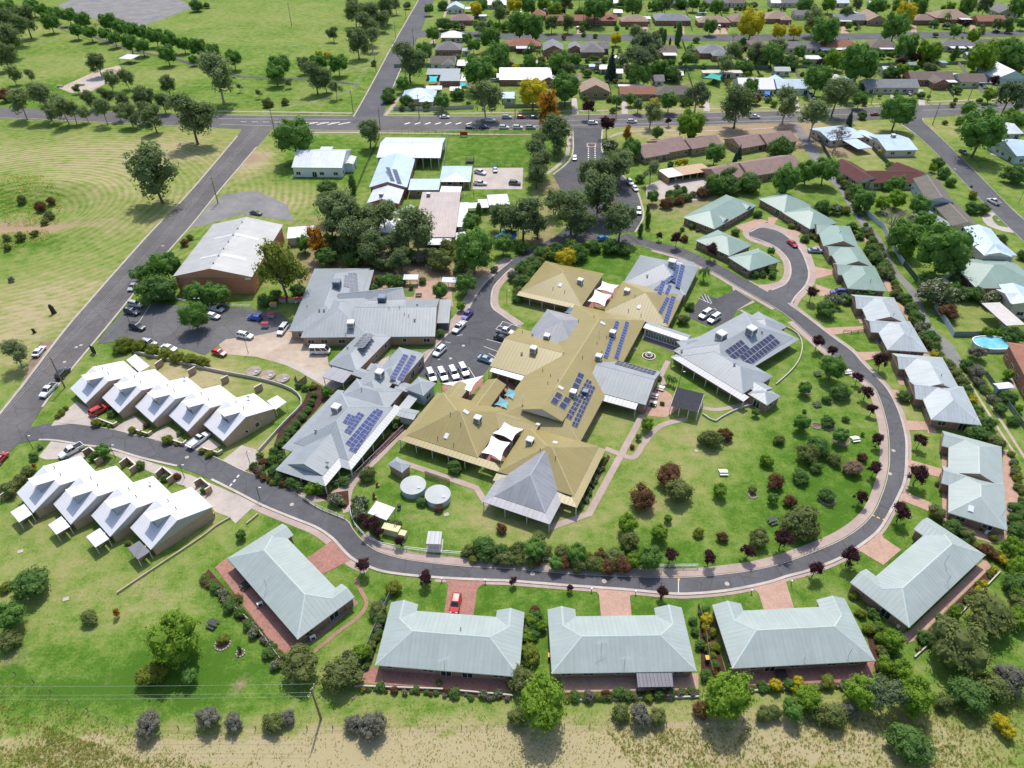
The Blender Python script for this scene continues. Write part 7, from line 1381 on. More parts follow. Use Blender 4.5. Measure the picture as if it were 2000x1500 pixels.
# kind: length, half width, height, bonnet height, cabin base x (rear, front), cabin roof x (rear, front), roof half width, tray
CK = dict(sedan=(4.7,.9,1.45,.95,(-1.75,1.15),(-1.0,.25),.62), hatch=(4.1,.87,1.48,.98,(-1.95,1.05),(-1.55,.2),.63), suv=(4.65,.93,1.72,1.08,(-2.2,1.1),(-1.95,.3),.70), ute=(5.2,.93,1.78,1.08,(-.85,1.25),(-.65,.5),.68), tray=(5.3,.93,1.78,1.08,(-.25,1.3),(-.1,.55),.68), wagon=(4.85,.93,1.85,1.1,(-2.35,1.2),(-2.25,.45),.74), van=(5.3,.95,2.25,1.15,(-2.6,2.35),(-2.55,1.5),.80))
def car_meshes(kind, col):
    Ln, hw, Ht, bh, (cb0, cb1), (cr0, cr1), rw = CK[kind]; h = Ln/2
    def body():
        m = MB(); st = [(-h,.42,bh*.9,.86),(-h+.12,.3,bh*.99,.96),(-h+.9,.28,bh,1),(cb1,.28,bh,1),(h-.55,.28,bh*.88,.98),(h-.12,.32,bh*.76,.9),(h,.42,bh*.62,.78)]
        if kind in ('ute','tray'): st[2] = (-h+.9,.28,bh*.98,1)
        rings = []
        for x, z0, z1, k in st:
            w = hw*k; rings.append([Vector((x,-w*.9,z0)), Vector((x,-w,z0+.18)), Vector((x,-w,z1-.14)), Vector((x,-w*.86,z1)), Vector((x,w*.86,z1)), Vector((x,w,z1-.14)), Vector((x,w,z0+.18)), Vector((x,w*.9,z0))])
        for a, b in zip(rings, rings[1:]):
            for i in range(8):
                j = (i+1) % 8; m.poly([a[i], a[j], b[j], b[i]][::-1])
        m.poly(rings[0]); m.poly(rings[-1][::-1])
        q = [(cb0,-hw*.88,bh-.03),(cb1,-hw*.88,bh-.03),(cb1,hw*.88,bh-.03),(cb0,hw*.88,bh-.03)]; t = [(cr0,-rw,Ht-.05),(cr1,-rw,Ht-.05),(cr1,rw,Ht-.05),(cr0,rw,Ht-.05)]
        m.hexa(q, t); mid = (cr0+cr1)/2
        m.hexa(t, [(cr0+.12,-rw+.14,Ht),(cr1-.15,-rw+.14,Ht),(cr1-.15,rw-.14,Ht),(cr0+.12,rw-.14,Ht)], 0, False)
        if kind in ('suv','wagon'):
            for y in (-rw+.1, rw-.1): m.bar((cr0+.1,y,Ht), (cr1-.2,y,Ht), .05, .05, 1)
        if kind == 'ute':
            for y in (-hw+.06, hw-.06): m.bar((-h+.08,y,bh-.02), (cb0,y,bh-.02), .12, .1)
            m.bar((-h+.08,-hw+.1,bh-.02), (-h+.08,hw-.1,bh-.02), .1, .1)
        if kind == 'tray':
            m.box((-h/2-.35, 0, bh-.08), (h-.15+.3, hw*2.05, .09)); 
            for y in (-hw*1.0, hw*1.0): m.bar((-h+.05,y,bh), (cb0-.1,y,bh), .05, .22)
            m.bar((-h+.05,-hw,bh), (-h+.05,hw,bh), .05, .22); m.bar((cb0-.06,-hw*.9,bh), (cb0-.06,hw*.9,bh), .05, .72, 1)
        m.bar((-h-.02,-hw*.8,.42), (-h-.02,hw*.8,.42), .1, .2, 1); m.bar((h-.02,-hw*.72,.4), (h-.02,hw*.72,.4), .1, .2, 1)
        return m.mesh('body', [PC[col], TRIM])
    def quad(name, pts, mat, push):
        m = MB(); c = sum((Vector(p) for p in pts), Vector())/4; m.poly([Vector(p).lerp(c, .09) + Vector(push) for p in pts]); return m.mesh(name, [mat])
    bz, tz = bh, Ht-.07; W_ = hw*.88
    g = {}
    g['windscreen'] = template((kind,'ws'), lambda: quad('windscreen', [(cb1,-W_,bz),(cb1,W_,bz),(cr1,rw,tz),(cr1,-rw,tz)], CGL, (.012,0,.012)))
    g['rear_window'] = template((kind,'rw'), lambda: quad('rear_window', [(cb0,W_,bz+.05),(cb0,-W_,bz+.05),(cr0,-rw,tz),(cr0,rw,tz)], CGL, (-.014,0,.008)))
    def side(s):
        m = MB(); n = 3 if cb1-cb0 > 2.6 else 2 if cb1-cb0 > 1.9 else 1
        for k in range(n):
            a, b = k/n+.03, (k+1)/n-.03; P_ = lambda t, top: Vector((lerp(cr0,cr1,t), s*(rw+.012), tz-.05)) if top else Vector((lerp(cb0,cb1,t), s*(W_+.012), bz+.04))
            q = [P_(a,0), P_(b,0), P_(b,1), P_(a,1)]; m.poly(q if s < 0 else q[::-1])
        return m.mesh('side_window', [CGL])
    g['side_l'] = template((kind,'sl'), lambda: side(1)); g['side_r'] = template((kind,'sr'), lambda: side(-1))
    def wheel():
        m = MB(); m.tube((0,-.11,0), (0,.11,0), .34, n=14); m.tube((0,-.12,0), (0,.12,0), .21, n=10, m=1); return m.mesh('wheel', [TYRE, RIM])
    return template((kind,col,'body'), body), g, template('wheel', wheel), Ln, hw, bh
def lampm(nm, mat): return template(nm, lambda: (lambda m: (m.box((0,0,0), (.12,.36,.16)), m.mesh(nm, [mat]))[1])(MB()))
VK = dict(sedan='car', hatch='car', suv='car', ute='ute', tray='ute', wagon='car', van='van')
def car(kind, col, rx, ry, fx, fy, label, name=None, grp='cars on the roads and car parks'):
    a, b = G(rx, ry, .6), G(fx, fy, .6); c = (a+b)/2; d = b-a; rz = math.atan2(d.y, d.x)
    nm = name or {'sedan':'sedan_car','hatch':'hatchback_car','suv':'parked_car','ute':'utility_truck','tray':'tray_truck','wagon':'station_wagon','van':'minibus'}[kind]
    root = thing(nm, Vector((c.x, c.y, .075)), label, VK[kind], grp, rz); bm, g, wm, Ln, hw, bh = car_meshes(kind, col); h = Ln/2
    link('body', bm, root); link('windscreen', g['windscreen'], root); link('rear_window', g['rear_window'], root); link('side_window', g['side_l'], root); link('side_window', g['side_r'], root)
    for x in (-h*.6, h*.62):
        for y in (-hw+.08, hw-.08): link('wheel', wm, root, (x, y, .34))
    for y in (-hw*.62, hw*.62): link('headlight', lampm('headlight', LAMP), root, (h-.08, y, bh*.6)); link('tail_light', lampm('tail_light', TAIL), root, (-h+.03, y, bh*.72))
    if kind == 'ute': m = MB(); m.box((-h/2-.25,0,bh+.005), (h-.75,hw*1.55,.03)); link('tray_liner', template('liner', lambda: m.mesh('tray_liner', [TRIM])), root)
for a in (
 ('sedan','white',858,228.5,879,228,'white sedan at the kerb by the pale paling fence'),('suv','white',946,235,970,235,'white four wheel drive behind the big road gum'),('suv','silver',980,229,1000,229,'silver car at the far kerb next to a red one'),('hatch','navy',909,249.5,927,249.5,'dark hatchback parked first in the line outside the school lawn'),('suv','navy',936,249,955,249,'dark car parked beneath the road gum outside the school lawn'),
 ('suv','white',974,249,995,249,'white car, third in the line outside the school lawn'),('suv','white',1001,249,1022,249,'white car, fourth in the line outside the school lawn'),('suv','silver',1026,249,1047,249,'silver white car, last in the line by the orange tree'),('hatch','red',1009,228.5,1028,228.5,'red car at the far kerb before the orange tree'),('hatch','grey',1035,229,1053,229,'dark grey car half behind the orange tree'),
 ('suv','white',1147,240.5,1169,240.5,'white car driving past the access road mouth'),('suv','white',1223,237.5,1246,237.5,'white car driving between plum tree and olive gum'),('suv','navy',1354,226.5,1376,225.5,'dark car driving behind the round lime tree'),('ute','white',1466,229,1482,228.5,'white ute driving out from behind the dark gum'),('sedan','rust',1698,223.5,1722,222.5,'maroon sedan driving by the street corner tree'),
 ('sedan','silver',1769,178,1784,187,'silver car on the lawn of the slate long house'),('hatch','white',1915,172,1930,169,'white hatchback on the lawn by the cream cottage'),('suv','black',1578,181,1588,190,'black car on the drive of the striped lawn house'),('hatch','white',1586,191,1594,200,'white car on the drive of the striped lawn house'),('hatch','white',1495,187,1497,195,'white car under the blue awning sail'),
 ('wagon','white',1256,50,1258,43,'white camper van on the drive of the sandy hipped house'),('hatch','navy',1260,62,1261,55,'blue car behind the camper van'),('van','white',1405,60,1404,48,'white caravan on the drive of the solar sandy house'),('hatch','white',1128,57,1128,51,'white car on the drive between street trees'),('hatch','white',1152,54,1152,49,'white car by the terracotta L shaped house'),('sedan','navy',1940,61,1952,61,'dark blue car under the rust brown street trees, first'),('sedan','black',1965,60,1979,60,'black car under the rust brown street trees, second'),
 ('suv','silver',957,158,976,157,'silver car in the drive of the long white brick house'),('ute','white',926,334,950,340,'white ute in the school car park beside the pavilion'),('hatch','blue',966,326,968,338,'bright blue hatchback in the school car park'),('ute','white',925,358,951,359,'white four wheel drive ute in the school car park, lower row'),('suv','grey',993,357,1018,359,'dark grey car in the school car park'),
 ('hatch','white',1123,303,1122,315,'white car at the mouth of the access road'),('suv','white',1225,350,1236,363,'white car at the kerb of the access road, upper of the pair'),('hatch','white',1235,362,1246,375,'white car at the kerb of the access road, lower of the pair'),('suv','white',1247,403,1248,423,'white car parked alone by the slim cypress shrubs'),('hatch','scarlet',1197,404,1195,391,'red car parked among the access road gums'),('hatch','silver',1192,390,1190,379,'silver car parked above the red one among the gums'),('hatch','sky',1167,468,1189,463,'sky blue hatchback beside the dark shrubs'),
 ('sedan','black',1872,291,1891,303,'black sedan at the kerb of the right hand street'),('ute','white',1951,400,1930,388,'white ute at the kerb by the clipped hedge'),('sedan','red',1538,468,1558,484,'crimson sedan on the turning circle'),('sedan','pale',1578,489,1607,490,'pale blue sedan on the drive of the triple villa'),('suv','violet',1652,571,1622,570,'violet car on the lower drive of the triple villa'),
 ('tray','white',906,630,886,650,'white tray ute on the edge of the central car park'),('ute','violet',921,606,904,625,'violet and white ute behind the tray ute'),('suv','white',868,678,849,695,'white car on its own by the car park corner'),('ute','white',971,643,1004,652,'white ute in the bays beside the khaki roof'),('sedan','black',967,656,995,665,'black sedan beside the white ute in the bays'),('sedan','pale',935,697,965,707,'pale blue sedan in the bays beside the khaki roof'),
 ('wagon','white',836,721,849,748,'white van, first from the clinic of four in line'),('wagon','white',857,719,872,747,'white van, second from the clinic of four in line'),('wagon','white',879,716,894,744,'white van, third from the clinic of four in line'),('wagon','white',898,710,914,738,'white van, nearest the khaki wing of four in line'),
 ('wagon','white',1389,607,1366,622,'white wagon in the small parking court, nearer the khaki roof'),('wagon','white',1408,614,1381,632,'white wagon in the small parking court, nearer the day centre'),('wagon','white',560,634,544,655,'white wagon with a roof rack in the sandy yard'),('van','white',607,686,644,686,'white minibus parked in front of the hospital wing'),
 ('sedan','silver',270,549,250,571,'silver sedan parked on the side street under the trees'),('suv','silver',250,592,281,598,'silver blue car in the west car park, nearest the shrubs'),('suv','navy',242,606,273,613,'dark car with pale roof in the west car park'),('suv','black',251,635,286,643,'black car in the west car park opposite the lamp'),('suv','silver',275,666,308,675,'silver car parked along the car park hedge'),('sedan','white',313,675,348,685,'white sedan parked along the car park hedge'),
 ('sedan','silver',407,600,439,607,'silver sedan by the round car park trees, upper of two'),('hatch','white',402,614,432,621,'white hatchback by the round car park trees, lower of two'),('suv','white',463,653,495,659,'white car at the corner of the sandy yard'),('hatch','scarlet',412,684,445,694,'red hatchback beside the lawn of the round tanks'),('hatch','blue',511,622,484,619,'blue hatchback by the skip bins'),
 ('sedan','white',67,697,85,676,'white sedan in the dirt pull in'),('suv','black',112,742,134,718,'black car parked on the side street by the row of five'),('ute','white',107,751,82,775,'white ute parked on the side street near the junction'),('hatch','red',-8,905,8,888,'red car cut by the edge of the view'),('suv','scarlet',178,810,210,793,'red car in front of the second white roofed unit'),('tray','white',372,872,406,847,'white tray ute in front of the fourth white roofed unit'),
 ('ute','white',154,873,124,889,'white ute with grey tray cover by the lower units'),('hatch','scarlet',893,1162,886,1196,'red hatchback on the brick drive of a villa'),('sedan','grey',486,413,514,418,'dark sedan on the gravel behind the brick hall')): car(*a)
# ---------------------------------------------------------------- fences
def fence(name, label, px, h, kind, mat, post=None, gap=2.4, sm=0, grp=None):
    pts = [G(*q) for q in px]; pts = smooth(pts, sm) if sm else pts; o = pts[0].copy()
    root = thing(name, o, label, 'fence', grp); post = post or mat
    L = [0]
    for i in range(1, len(pts)): L.append(L[-1]+(pts[i]-pts[i-1]).length)
    n = max(1, int(round(L[-1]/gap)))
    def at(d):
        for i in range(1, len(pts)):
            if d <= L[i]+1e-6: return pts[i-1].lerp(pts[i], (d-L[i-1])/max(1e-6, L[i]-L[i-1]))
        return pts[-1]
    P_ = [at(L[-1]*k/n) for k in range(n+1)]
    pw = .1 if kind != 'log' else .14
    pm = template(('fp', name, h, post.name), lambda: (lambda m: (m.box((0,0,-.1), (pw,pw,h+.16)), m.mesh('post', [post]))[1])(MB()))
    if kind != 'wall':
        for k, p in enumerate(P_): link('post', pm, root, p-o)
    for k in range(n):
        a, b = P_[k]-o, P_[k+1]-o
        if kind == 'rail':
            for z in (h*.5, h-.06): m = MB(); m.bar(a+Vector((0,0,z)), b+Vector((0,0,z)), .06, .09); link('rail', m.mesh('rail', [mat]), root)
        elif kind == 'panel':
            m = MB(); m.bar(a, b, .05, h); link('panel', m.mesh('panel', [mat]), root)
        elif kind == 'mesh':
            m = MB(); m.bar(a+Vector((0,0,h-.05)), b+Vector((0,0,h-.05)), .05, .05); m.bar(a+Vector((0,0,.08)), b+Vector((0,0,.08)), .05, .05)
            c = int((b-a).length/.3)
            for j in range(1, c): q = a.lerp(b, j/c); m.box((q.x,q.y,.08), (.025,.025,h-.1))
            link('infill', m.mesh('infill', [mat]), root)
        elif kind == 'wire':
            m = MB()
            for z in (.35,.7,1.05): m.bar(a+Vector((0,0,z)), b+Vector((0,0,z)), .012, .012)
            link('wire', m.mesh('wire', [mat]), root)
        elif kind == 'wall': m = MB(); m.bar(a-Vector((0,0,.1)), b-Vector((0,0,.1)), .22, h+.1); link('block', m.mesh('block', [mat]), root)
    return root
PALE = plain('pale_paling', (.50,.46,.41), .85, .12); GREENM = plain('dark_green_sheet', (.045,.085,.075), .6, .1); BLUEM = plain('pale_blue_sheet', (.44,.50,.58), .6, .08); SAGE = plain('sage_sheet', (.21,.25,.22), .6, .08); LOG = plain('pale_log', (.46,.37,.24), .85, .15)
fence('rail_fence','white post and rail fence along the inside of the ring road',[(684,990),(686,1010),(697,1033),(722,1055),(752,1068),(850,1081),(1000,1091),(1150,1104),(1250,1109),(1362,1109)],1.1,'rail',WHITE,gap=2.6,sm=4)
fence('picket_fence','black metal fence beside the clinic shrubs along the entry road',[(489,918),(510,928),(550,948),(582,966)],1.1,'mesh',DARK,gap=2.2)
fence('bollard_fence','low pale rail fence at the ring road corner below the clinic',[(592,975),(620,992),(650,1004),(674,1014)],.9,'rail',PALE,gap=2.0)
fence('garden_fence','grey metal fence curving round the front of the clinic',[(583,961),(610,962),(650,950),(690,935),(720,905),(788,838)],1.3,'mesh',STEEL,gap=2.4)
fence('terrace_fence','pale timber edged fence winding round the row of five units',[(262,690),(300,698),(335,706),(425,727),(500,741),(545,753),(575,766),(589,782),(588,797),(560,824),(506,884)],.9,'wall',PALE,gap=2.4,sm=3)
fence('log_edging','long pale log edging below the row of four units',[(229,1160),(300,1112),(395,1050),(430,1022),(450,1012)],.45,'wall',LOG,gap=3)
fence('log_edging','short pale log edging by the concrete drive',[(482,1024),(505,1005)],.45,'wall',LOG,gap=3)
fence('paling_fence','pale paling fence along the main road in front of the blue roofed house',[(769,216),(840,216),(925,212)],1.8,'panel',PALE,gap=2.4)
fence('sheet_fence','sage sheet fence along the main road behind the parked cars',[(985,211),(1050,210),(1115,206)],1.8,'panel',SAGE,gap=2.4)
fence('sheet_fence','pale blue sheet fence along the upper gravel lane',[(1664,366),(1682,400),(1695,423),(1725,448),(1737,476),(1763,518)],1.8,'panel',BLUEM,gap=2.4)
fence('sheet_fence','dark green sheet fence along the middle of the gravel lane',[(1764,519),(1797,560),(1812,560)],1.8,'panel',GREENM,gap=2.4)
fence('sheet_fence','pale blue sheet fence along the lower gravel lane',[(1824,600),(1842,627),(1861,658)],1.8,'panel',BLUEM,gap=2.4)
fence('sheet_fence','dark green sheet fence beside the jacaranda yard',[(1597,270),(1612,300),(1636,340)],1.8,'panel',GREENM,gap=2.4)
fence('sheet_fence','dark green sheet fence between the blue and maroon roofed houses',[(1703,292),(1715,305),(1735,324)],1.8,'panel',GREENM,gap=2.4)
fence('sheet_fence','grey sheet fence of the pool house lawn',[(1862,657),(1900,657),(1925,655)],1.6,'panel',SAGE,gap=2.4)
fence('sheet_fence','grey boundary fence beside the grass track',[(1925,735),(1950,770),(2000,840)],1.5,'panel',SAGE,gap=2.4)
fence('mesh_fence','dark mesh fence round the front of the school lawn',[(745,262),(870,262.5),(875,265),(960,265),(1045,262)],1.8,'mesh',DARK,gap=3)
fence('mesh_fence','dark mesh fence between school lawn and school car park',[(868,325),(930,325),(1030,325)],1.6,'mesh',DARK,gap=3)
fence('mesh_fence','dark mesh fence along the side of the timber hall paddock',[(742,268),(730,295),(716,325),(694,378)],1.5,'mesh',DARK,gap=3)
fence('mesh_fence','pale mesh fence between school lawn and covered hall',[(876,266),(868,322)],1.6,'mesh',STEEL,gap=3)
fence('wire_fence','post and wire fence round the near side of the timber hall',[(532,355),(560,320),(600,300)],1.1,'wire',DARK,TIMBER,gap=4)
fence('wire_fence','post and wire fence along the bottom boundary',[(-40,1290),(60,1330),(130,1370),(248,1423),(400,1425),(700,1424),(1000,1422),(1250,1416),(1500,1412)],1.1,'wire',DARK,TIMBER,gap=4)
fence('villa_fence','low white fence behind the askew villa garden',[(395,1128),(440,1172),(500,1225),(548,1290)],.9,'rail',PALE,gap=2)
fence('villa_fence','low pale wall behind the villa with the red hatchback',[(692,1341),(860,1347),(1002,1360)],.45,'wall',PALE,gap=3)
fence('villa_fence','low pale wall behind the villa with the dark awning',[(1103,1369),(1366,1362)],.45,'wall',PALE,gap=3)
fence('villa_fence','low pale wall behind the villa with the yellow shrubs',[(1460,1351),(1560,1345),(1655,1341)],.45,'wall',PALE,gap=3)
fence('villa_fence','low pale wall behind the diagonal villa',[(1785,1285),(1850,1226),(1952,1118)],.45,'wall',PALE,gap=3)
fence('dividing_fence','dark board fence between two villas by the red mulch',[(1363,1187),(1375,1230),(1385,1300),(1390,1318)],1.5,'panel',TIMBER,gap=2.2)
fence('dividing_fence','grey board fence beside the villa with the red hatchback',[(765,1158),(748,1196),(735,1225),(705,1297)],1.4,'panel',SAGE,gap=2.2)
fence('park_rail','dark timber rail along the park path',[(118,58),(200,88),(290,108),(345,118),(480,154)],.8,'rail',TIMBER,gap=3.2)
fence('park_rail','dark timber rail beside the sports field corner',[(500,157),(590,160),(670,163),(700,170),(712,178)],.8,'rail',TIMBER,gap=3.2)
fence('kerb_wall','low pale wall round the day centre garden',[(1372,810),(1395,826),(1410,815),(1440,800),(1473,790)],.5,'wall',PALE,gap=2.2)
fence('car_park_rail','low white rail in front of the brick hall trees',[(335,583),(360,590),(445,598),(490,600)],.8,'rail',WHITE,gap=2.4)
fence('garden_wall','curved low wall of the day centre side lawn',[(1515,752),(1545,725),(1562,700),(1566,672),(1556,652),(1535,640)],.5,'wall',PALE,gap=2,sm=3)
fence('balustrade','white rail beside the ring road drives of the grey green villas',[(1647,650),(1660,652),(1688,648)],.9,'rail',DARK,gap=2)
# back fences and sheds of the suburban lots
LUSED = {}
def lotlab(c, ph):
    g = G(*c); best = min(LMK, key=lambda l: (l[1]-g).length)[0]; key = (ph, best); LUSED[key] = LUSED.get(key, 0) + 1
    return ph + ' near ' + best if LUSED[key] == 1 else ph + ' farther from ' + best
yard_sheds()
k_ = 0
for cx, y0, y1 in ((850,205,178),(930,212,120),(1088,206,120),(1196,204,120),(1282,204,125),(1362,202,125),(1432,202,125),(1507,202,125),(1584,200,125),(1688,196,125),(1784,194,125),(1862,190,125),(1922,188,125),(912,125,80),(985,120,80),(1050,120,80),(1125,122,82),(1190,122,82),(1262,122,82),(1345,122,82),(1440,122,82),(1520,122,82),(1604,120,80),(1680,120,80),(1765,118,78),(1828,116,78),(1908,114,76),
    (935,58,5),(1010,60,5),(1072,60,5),(1138,60,5),(1205,62,5),(1272,62,5),(1352,62,5),(1420,62,5),(1468,62,5),(1545,60,5),(1610,60,5),(1680,60,5),(1730,58,5),(1822,58,5),(1890,56,5),(1962,54,5)):
    v = (cx-1000)/1100; mt = (PALE, SAGE, TIMBER, GREENM)[k_ % 4]; k_ += 1
    fence('lot_fence', lotlab((cx, (y0+y1)/2), ['pale board','sage board','brown board','dark green board'][(k_-1) % 4] + ' fence between lots'), [(cx, y0), (cx-v*(y0-y1)*1.0, y1)], 1.8, 'panel', mt, gap=9, grp='board fences between the suburban lots')
for a_, b_ in (((770,132),(925,130)),((930,130),(1190,134)),((1196,134),(1500,134)),((1510,134),(1700,130)),((1705,130),(2010,122)),((880,2),(1200,0)),((1210,0),(1600,-2)),((1610,-2),(2010,-6))):
    fence('lot_fence', lotlab(((a_[0]+b_[0])/2, a_[1]), 'long sage board fence behind the gardens'), [a_, b_], 1.8, 'panel', SAGE, gap=14, grp='long board fences behind the suburban lots')
# ---------------------------------------------------------------- poles, wires, lamps
def pole(px, py, h, label, arm=2.4, rz=0, mat=None):
    p = G(px, py); root = thing('power_pole', p, label, 'power pole', 'timber power poles', rz)
    def f(): m = MB(); m.tube((0,0,-.2), (0,0,h), .2, .13, 8); return m.mesh('shaft', [mat or TIMBER])
    link('shaft', template(('pole', h), f), root)
    m = MB(); m.bar((-arm/2,0,h-.6), (arm/2,0,h-.6), .1, .12)
    link('crossarm', m.mesh('crossarm', [TIMBER]), root)
    for x in (-arm/2+.1, -arm/6, arm/6, arm/2-.1):
        link('insulator', template('ins', lambda: (lambda m: (m.tube((0,0,-.48),(0,0,-.3),.06,n=6), m.mesh('insulator',[WHITE]))[1])(MB())), root, (x,0,h))
    X = Vector((math.cos(rz), math.sin(rz), 0)); return [p + X*x + Vector((0,0,h-.3)) for x in (-arm/2+.1, -arm/6, arm/6, arm/2-.1)]
def wires(label, A, B, sag=.8, sel=(0,1,2,3)):
    root = thing('power_line', (A[0]+B[0])/2 - Vector((0,0,A[0].z)), label, 'power line')
    for i in sel:
        m = MB(root.location); pr = A[i]
        for k in range(1, 13): t = k/12; q = A[i].lerp(B[i], t) - Vector((0,0,sag*4*t*(1-t))); m.tube(pr, q, .017, n=3, cap=False); pr = q
        m.build('wire', plain('bare_wire', (.55,.55,.53), .4, .05), root)
d1 = math.radians(-18)
A0 = pole(627,1404,9,'leaning looking power pole in the paddock behind the villas',2.2,math.radians(80)); A1 = [G(-200,1409)+Vector((0,y,9)) for y in (-1.0,-.4,.4,1.0)]
wires('three power lines crossing the lower lawn', A0, A1, .5, (0,1,3))
q1 = pole(127,757,9.5,'power pole at the side street beside the black parked car',2.2,d1); q2 = pole(426,397,10,'power pole on the grassed patch beside the gravel forecourt',2.2,d1); q3 = pole(536,257,10,'power pole at the crossroads by the leafy tree',2.2,d1); q0 = [G(-160,1090)+Vector((x,0,9.5)) for x in (-1,-.4,.4,1)]
wires('power lines over the lower side street', q0, q1, .6); wires('power lines over the middle of the side street', q1, q2, 1.6); wires('power lines over the upper side street', q2, q3, 1.2)
q4 = pole(690,219,10,'power pole in the park corner by the main road',2.2,d1); wires('power lines crossing the main road junction', q3, q4, .8)
q5 = pole(735,141,10,'power pole beside the park road under the gums',2.2,d1); q6 = pole(773,76,10,'power pole on the verge of the park road, middle',2.2,d1); q7 = pole(793,38,10,'power pole on the verge of the park road, farthest',2.2,d1)
wires('power lines along the park corner', q4, q5, .8); wires('power lines along the park road', q5, q6, .8)
for px, py, h, lb in ((743,252,9,'power pole at the near kerb opposite the park road'),(819,232,11,'power pole by the blue roofed corner house'),(808,87,9,'power pole at the suburban street corner'),(1006,229,10,'power pole between silver and red cars'),(1203,229,10,'power pole by the low terracotta house'),(1701,203,9,'power pole by the slate long house'),(1811,199,10,'power pole in front of the red brick gabled house'),(1891,196,9,'power pole in front of the cream cottage'),(1821,244,10,'power pole on the corner lawn of the right hand street'),(570,52,14,'tall floodlight mast on the sports field'),(1625,303,9,'pale pole in the jacaranda yard')): pole(px,py,h,lb,1.8,0)
def lamp(px, py, h, label, arm=.7, rz=0, double=False):
    p = G(px, py); root = thing('street_lamp', p, label, 'street lamp', 'street lamps', rz)
    link('lamp_post', template(('lp', h), lambda: (lambda m: (m.tube((0,0,-.1),(0,0,h),.07,.045,7), m.mesh('lamp_post',[DARK]))[1])(MB())), root)
    for s in ((1,-1) if double else (1,)):
        m = MB(); m.bar((0,0,h-.05), (arm*s,0,h), .05, .05); m.box((arm*s,0,h-.08), (.5,.22,.12), 1); link('lamp_head', m.mesh('lamp_head', [DARK, LAMP]), root)
for a in ((65,877,4,'lamp post on the grass by the entry junction'),(226,895,4,'lamp post on the lawn patch by the lower units, nearest the junction'),(361,934,4,'lamp post on the lawn patch between the last two lower units'),(489,908,4,'lamp post by the concrete drive above the black fence'),(485,690,6,'lamp post at the edge of the sandy yard'),(1325,757,5,'lamp post behind the shade house'),(1989,397,8,'pale street lamp by the right hand street'),(508,975,3.5,'short lamp post at the ring road kerb by the lawn corner'),(990,590,4,'lamp post on the lawn island beside the central car park')): lamp(*a)
lamp(256,637,6,'lamp post in the west car park beside the black car'); lamp(393,612,5,'twin lamp among the round car park trees, upper',.6,0,True); lamp(372,648,5,'twin lamp among the round car park trees, lower',.6,0,True); lamp(275,590,6,'lamp post at the shrubs beside the side street')
for k, (px, py) in enumerate(((863,1135),(948,1138),(1155,1155),(1241,1160),(1467,1158),(1545,1140))):
    p = G(px, py); root = thing('bollard_light', p, ['white bollard light by the brick drive of the red hatchback, outer side','white bollard light by the brick drive of the red hatchback, inner side','white bollard light at the plain drive, nearer the tiny plum tree','white bollard light at the plain drive, nearer the larger plum tree','white bollard light beside the drive of the villa with yellow shrubs, first','white bollard light beside the drive of the villa with yellow shrubs, second'][k], 'light', 'bollard lights at the villa drives')
    m = MB(); m.tube((0,0,-.1),(0,0,.7),.07,n=8); link('stem', template('bst', lambda: m.mesh('stem',[DARK])), root); m = MB(); m.tube((0,0,.7),(0,0,.95),.16,n=10); link('globe', template('bgl', lambda: m.mesh('globe',[LAMP])), root)
# ---------------------------------------------------------------- small things
def simple(name, px, py, label, cat, parts, grp=None, rz=0):
    root = thing(name, G(px, py), label, cat, grp, rz)
    for nm, mat, fn in parts: m = MB(); fn(m); link(nm, m.mesh(nm, [mat] if not isinstance(mat, list) else mat), root)
    return root
def bin_(px, py, label, lid):
    lm = dict(yellow=plain('yellow_bin_lid', (.60,.36,.02), .5), red=plain('red_bin_lid', (.45,.03,.03), .5))[lid]
    simple('wheelie_bin', px, py, label, 'wheelie bin', [('bin_body', GREENM, lambda m: m.hexa([(-.26,-.3,0),(.26,-.3,0),(.26,.3,0),(-.26,.3,0)], [(-.32,-.38,1.0),(.32,-.38,1.0),(.32,.38,1.0),(-.32,.38,1.0)])), ('bin_lid', lm, lambda m: m.box((0,0,1.01), (.7,.82,.1)))], 'wheelie bins')
for a in ((417,1010,'yellow lidded bin by the end unit of the lower row','yellow'),(609,1240,'yellow lidded bin beside the askew villa wall','yellow'),(1380,1291,'yellow lidded bin between villas by the red mulch','yellow'),(1914,1035,'yellow lidded bin behind the ribbed double villa','yellow'),(1989,757,'yellow lidded bin by the brick two storey house','yellow'),(1074,1286,'yellow lidded bin beside the wall of the awning villa','yellow')): bin_(*a)
def skip(px, py, label, c):
    cm_ = plain(c+'_skip_lid', dict(yellow=(.5,.28,.03), red=(.4,.04,.06))[c], .6)
    simple('skip_bin', px, py, label, 'skip bin', [('skip_body', plain('pale_grey_steel', (.4,.41,.42), .6), lambda m: m.hexa([(-.8,-.5,.15),(.8,-.5,.15),(.8,.5,.15),(-.8,.5,.15)], [(-1,-.7,1.3),(1,-.7,1.3),(1,.7,1.3),(-1,.7,1.3)])), ('skip_lid', cm_, lambda m: m.hexa([(-1.03,-.73,1.31),(1.03,-.73,1.31),(1.03,.73,1.31),(-1.03,.73,1.31)], [(-.95,-.55,1.55),(.95,-.55,1.55),(.95,.55,1.5),(-.95,.55,1.5)]))], 'skip bins in the hospital yard')
for a in ((535,600,'yellow lidded skip bin nearest the trees on the yard edge','yellow'),(571,591,'yellow lidded skip bin next to the grey roof','yellow'),(553,590,'red lidded skip bin between two yellow ones','red'),(530,620,'red lidded skip bin next to the mesh fence','red'),(519,639,'red lidded skip bin closest to the white wagon','red'),(586,590,'red lidded skip bin touching the grey roof edge','red')): skip(*a)
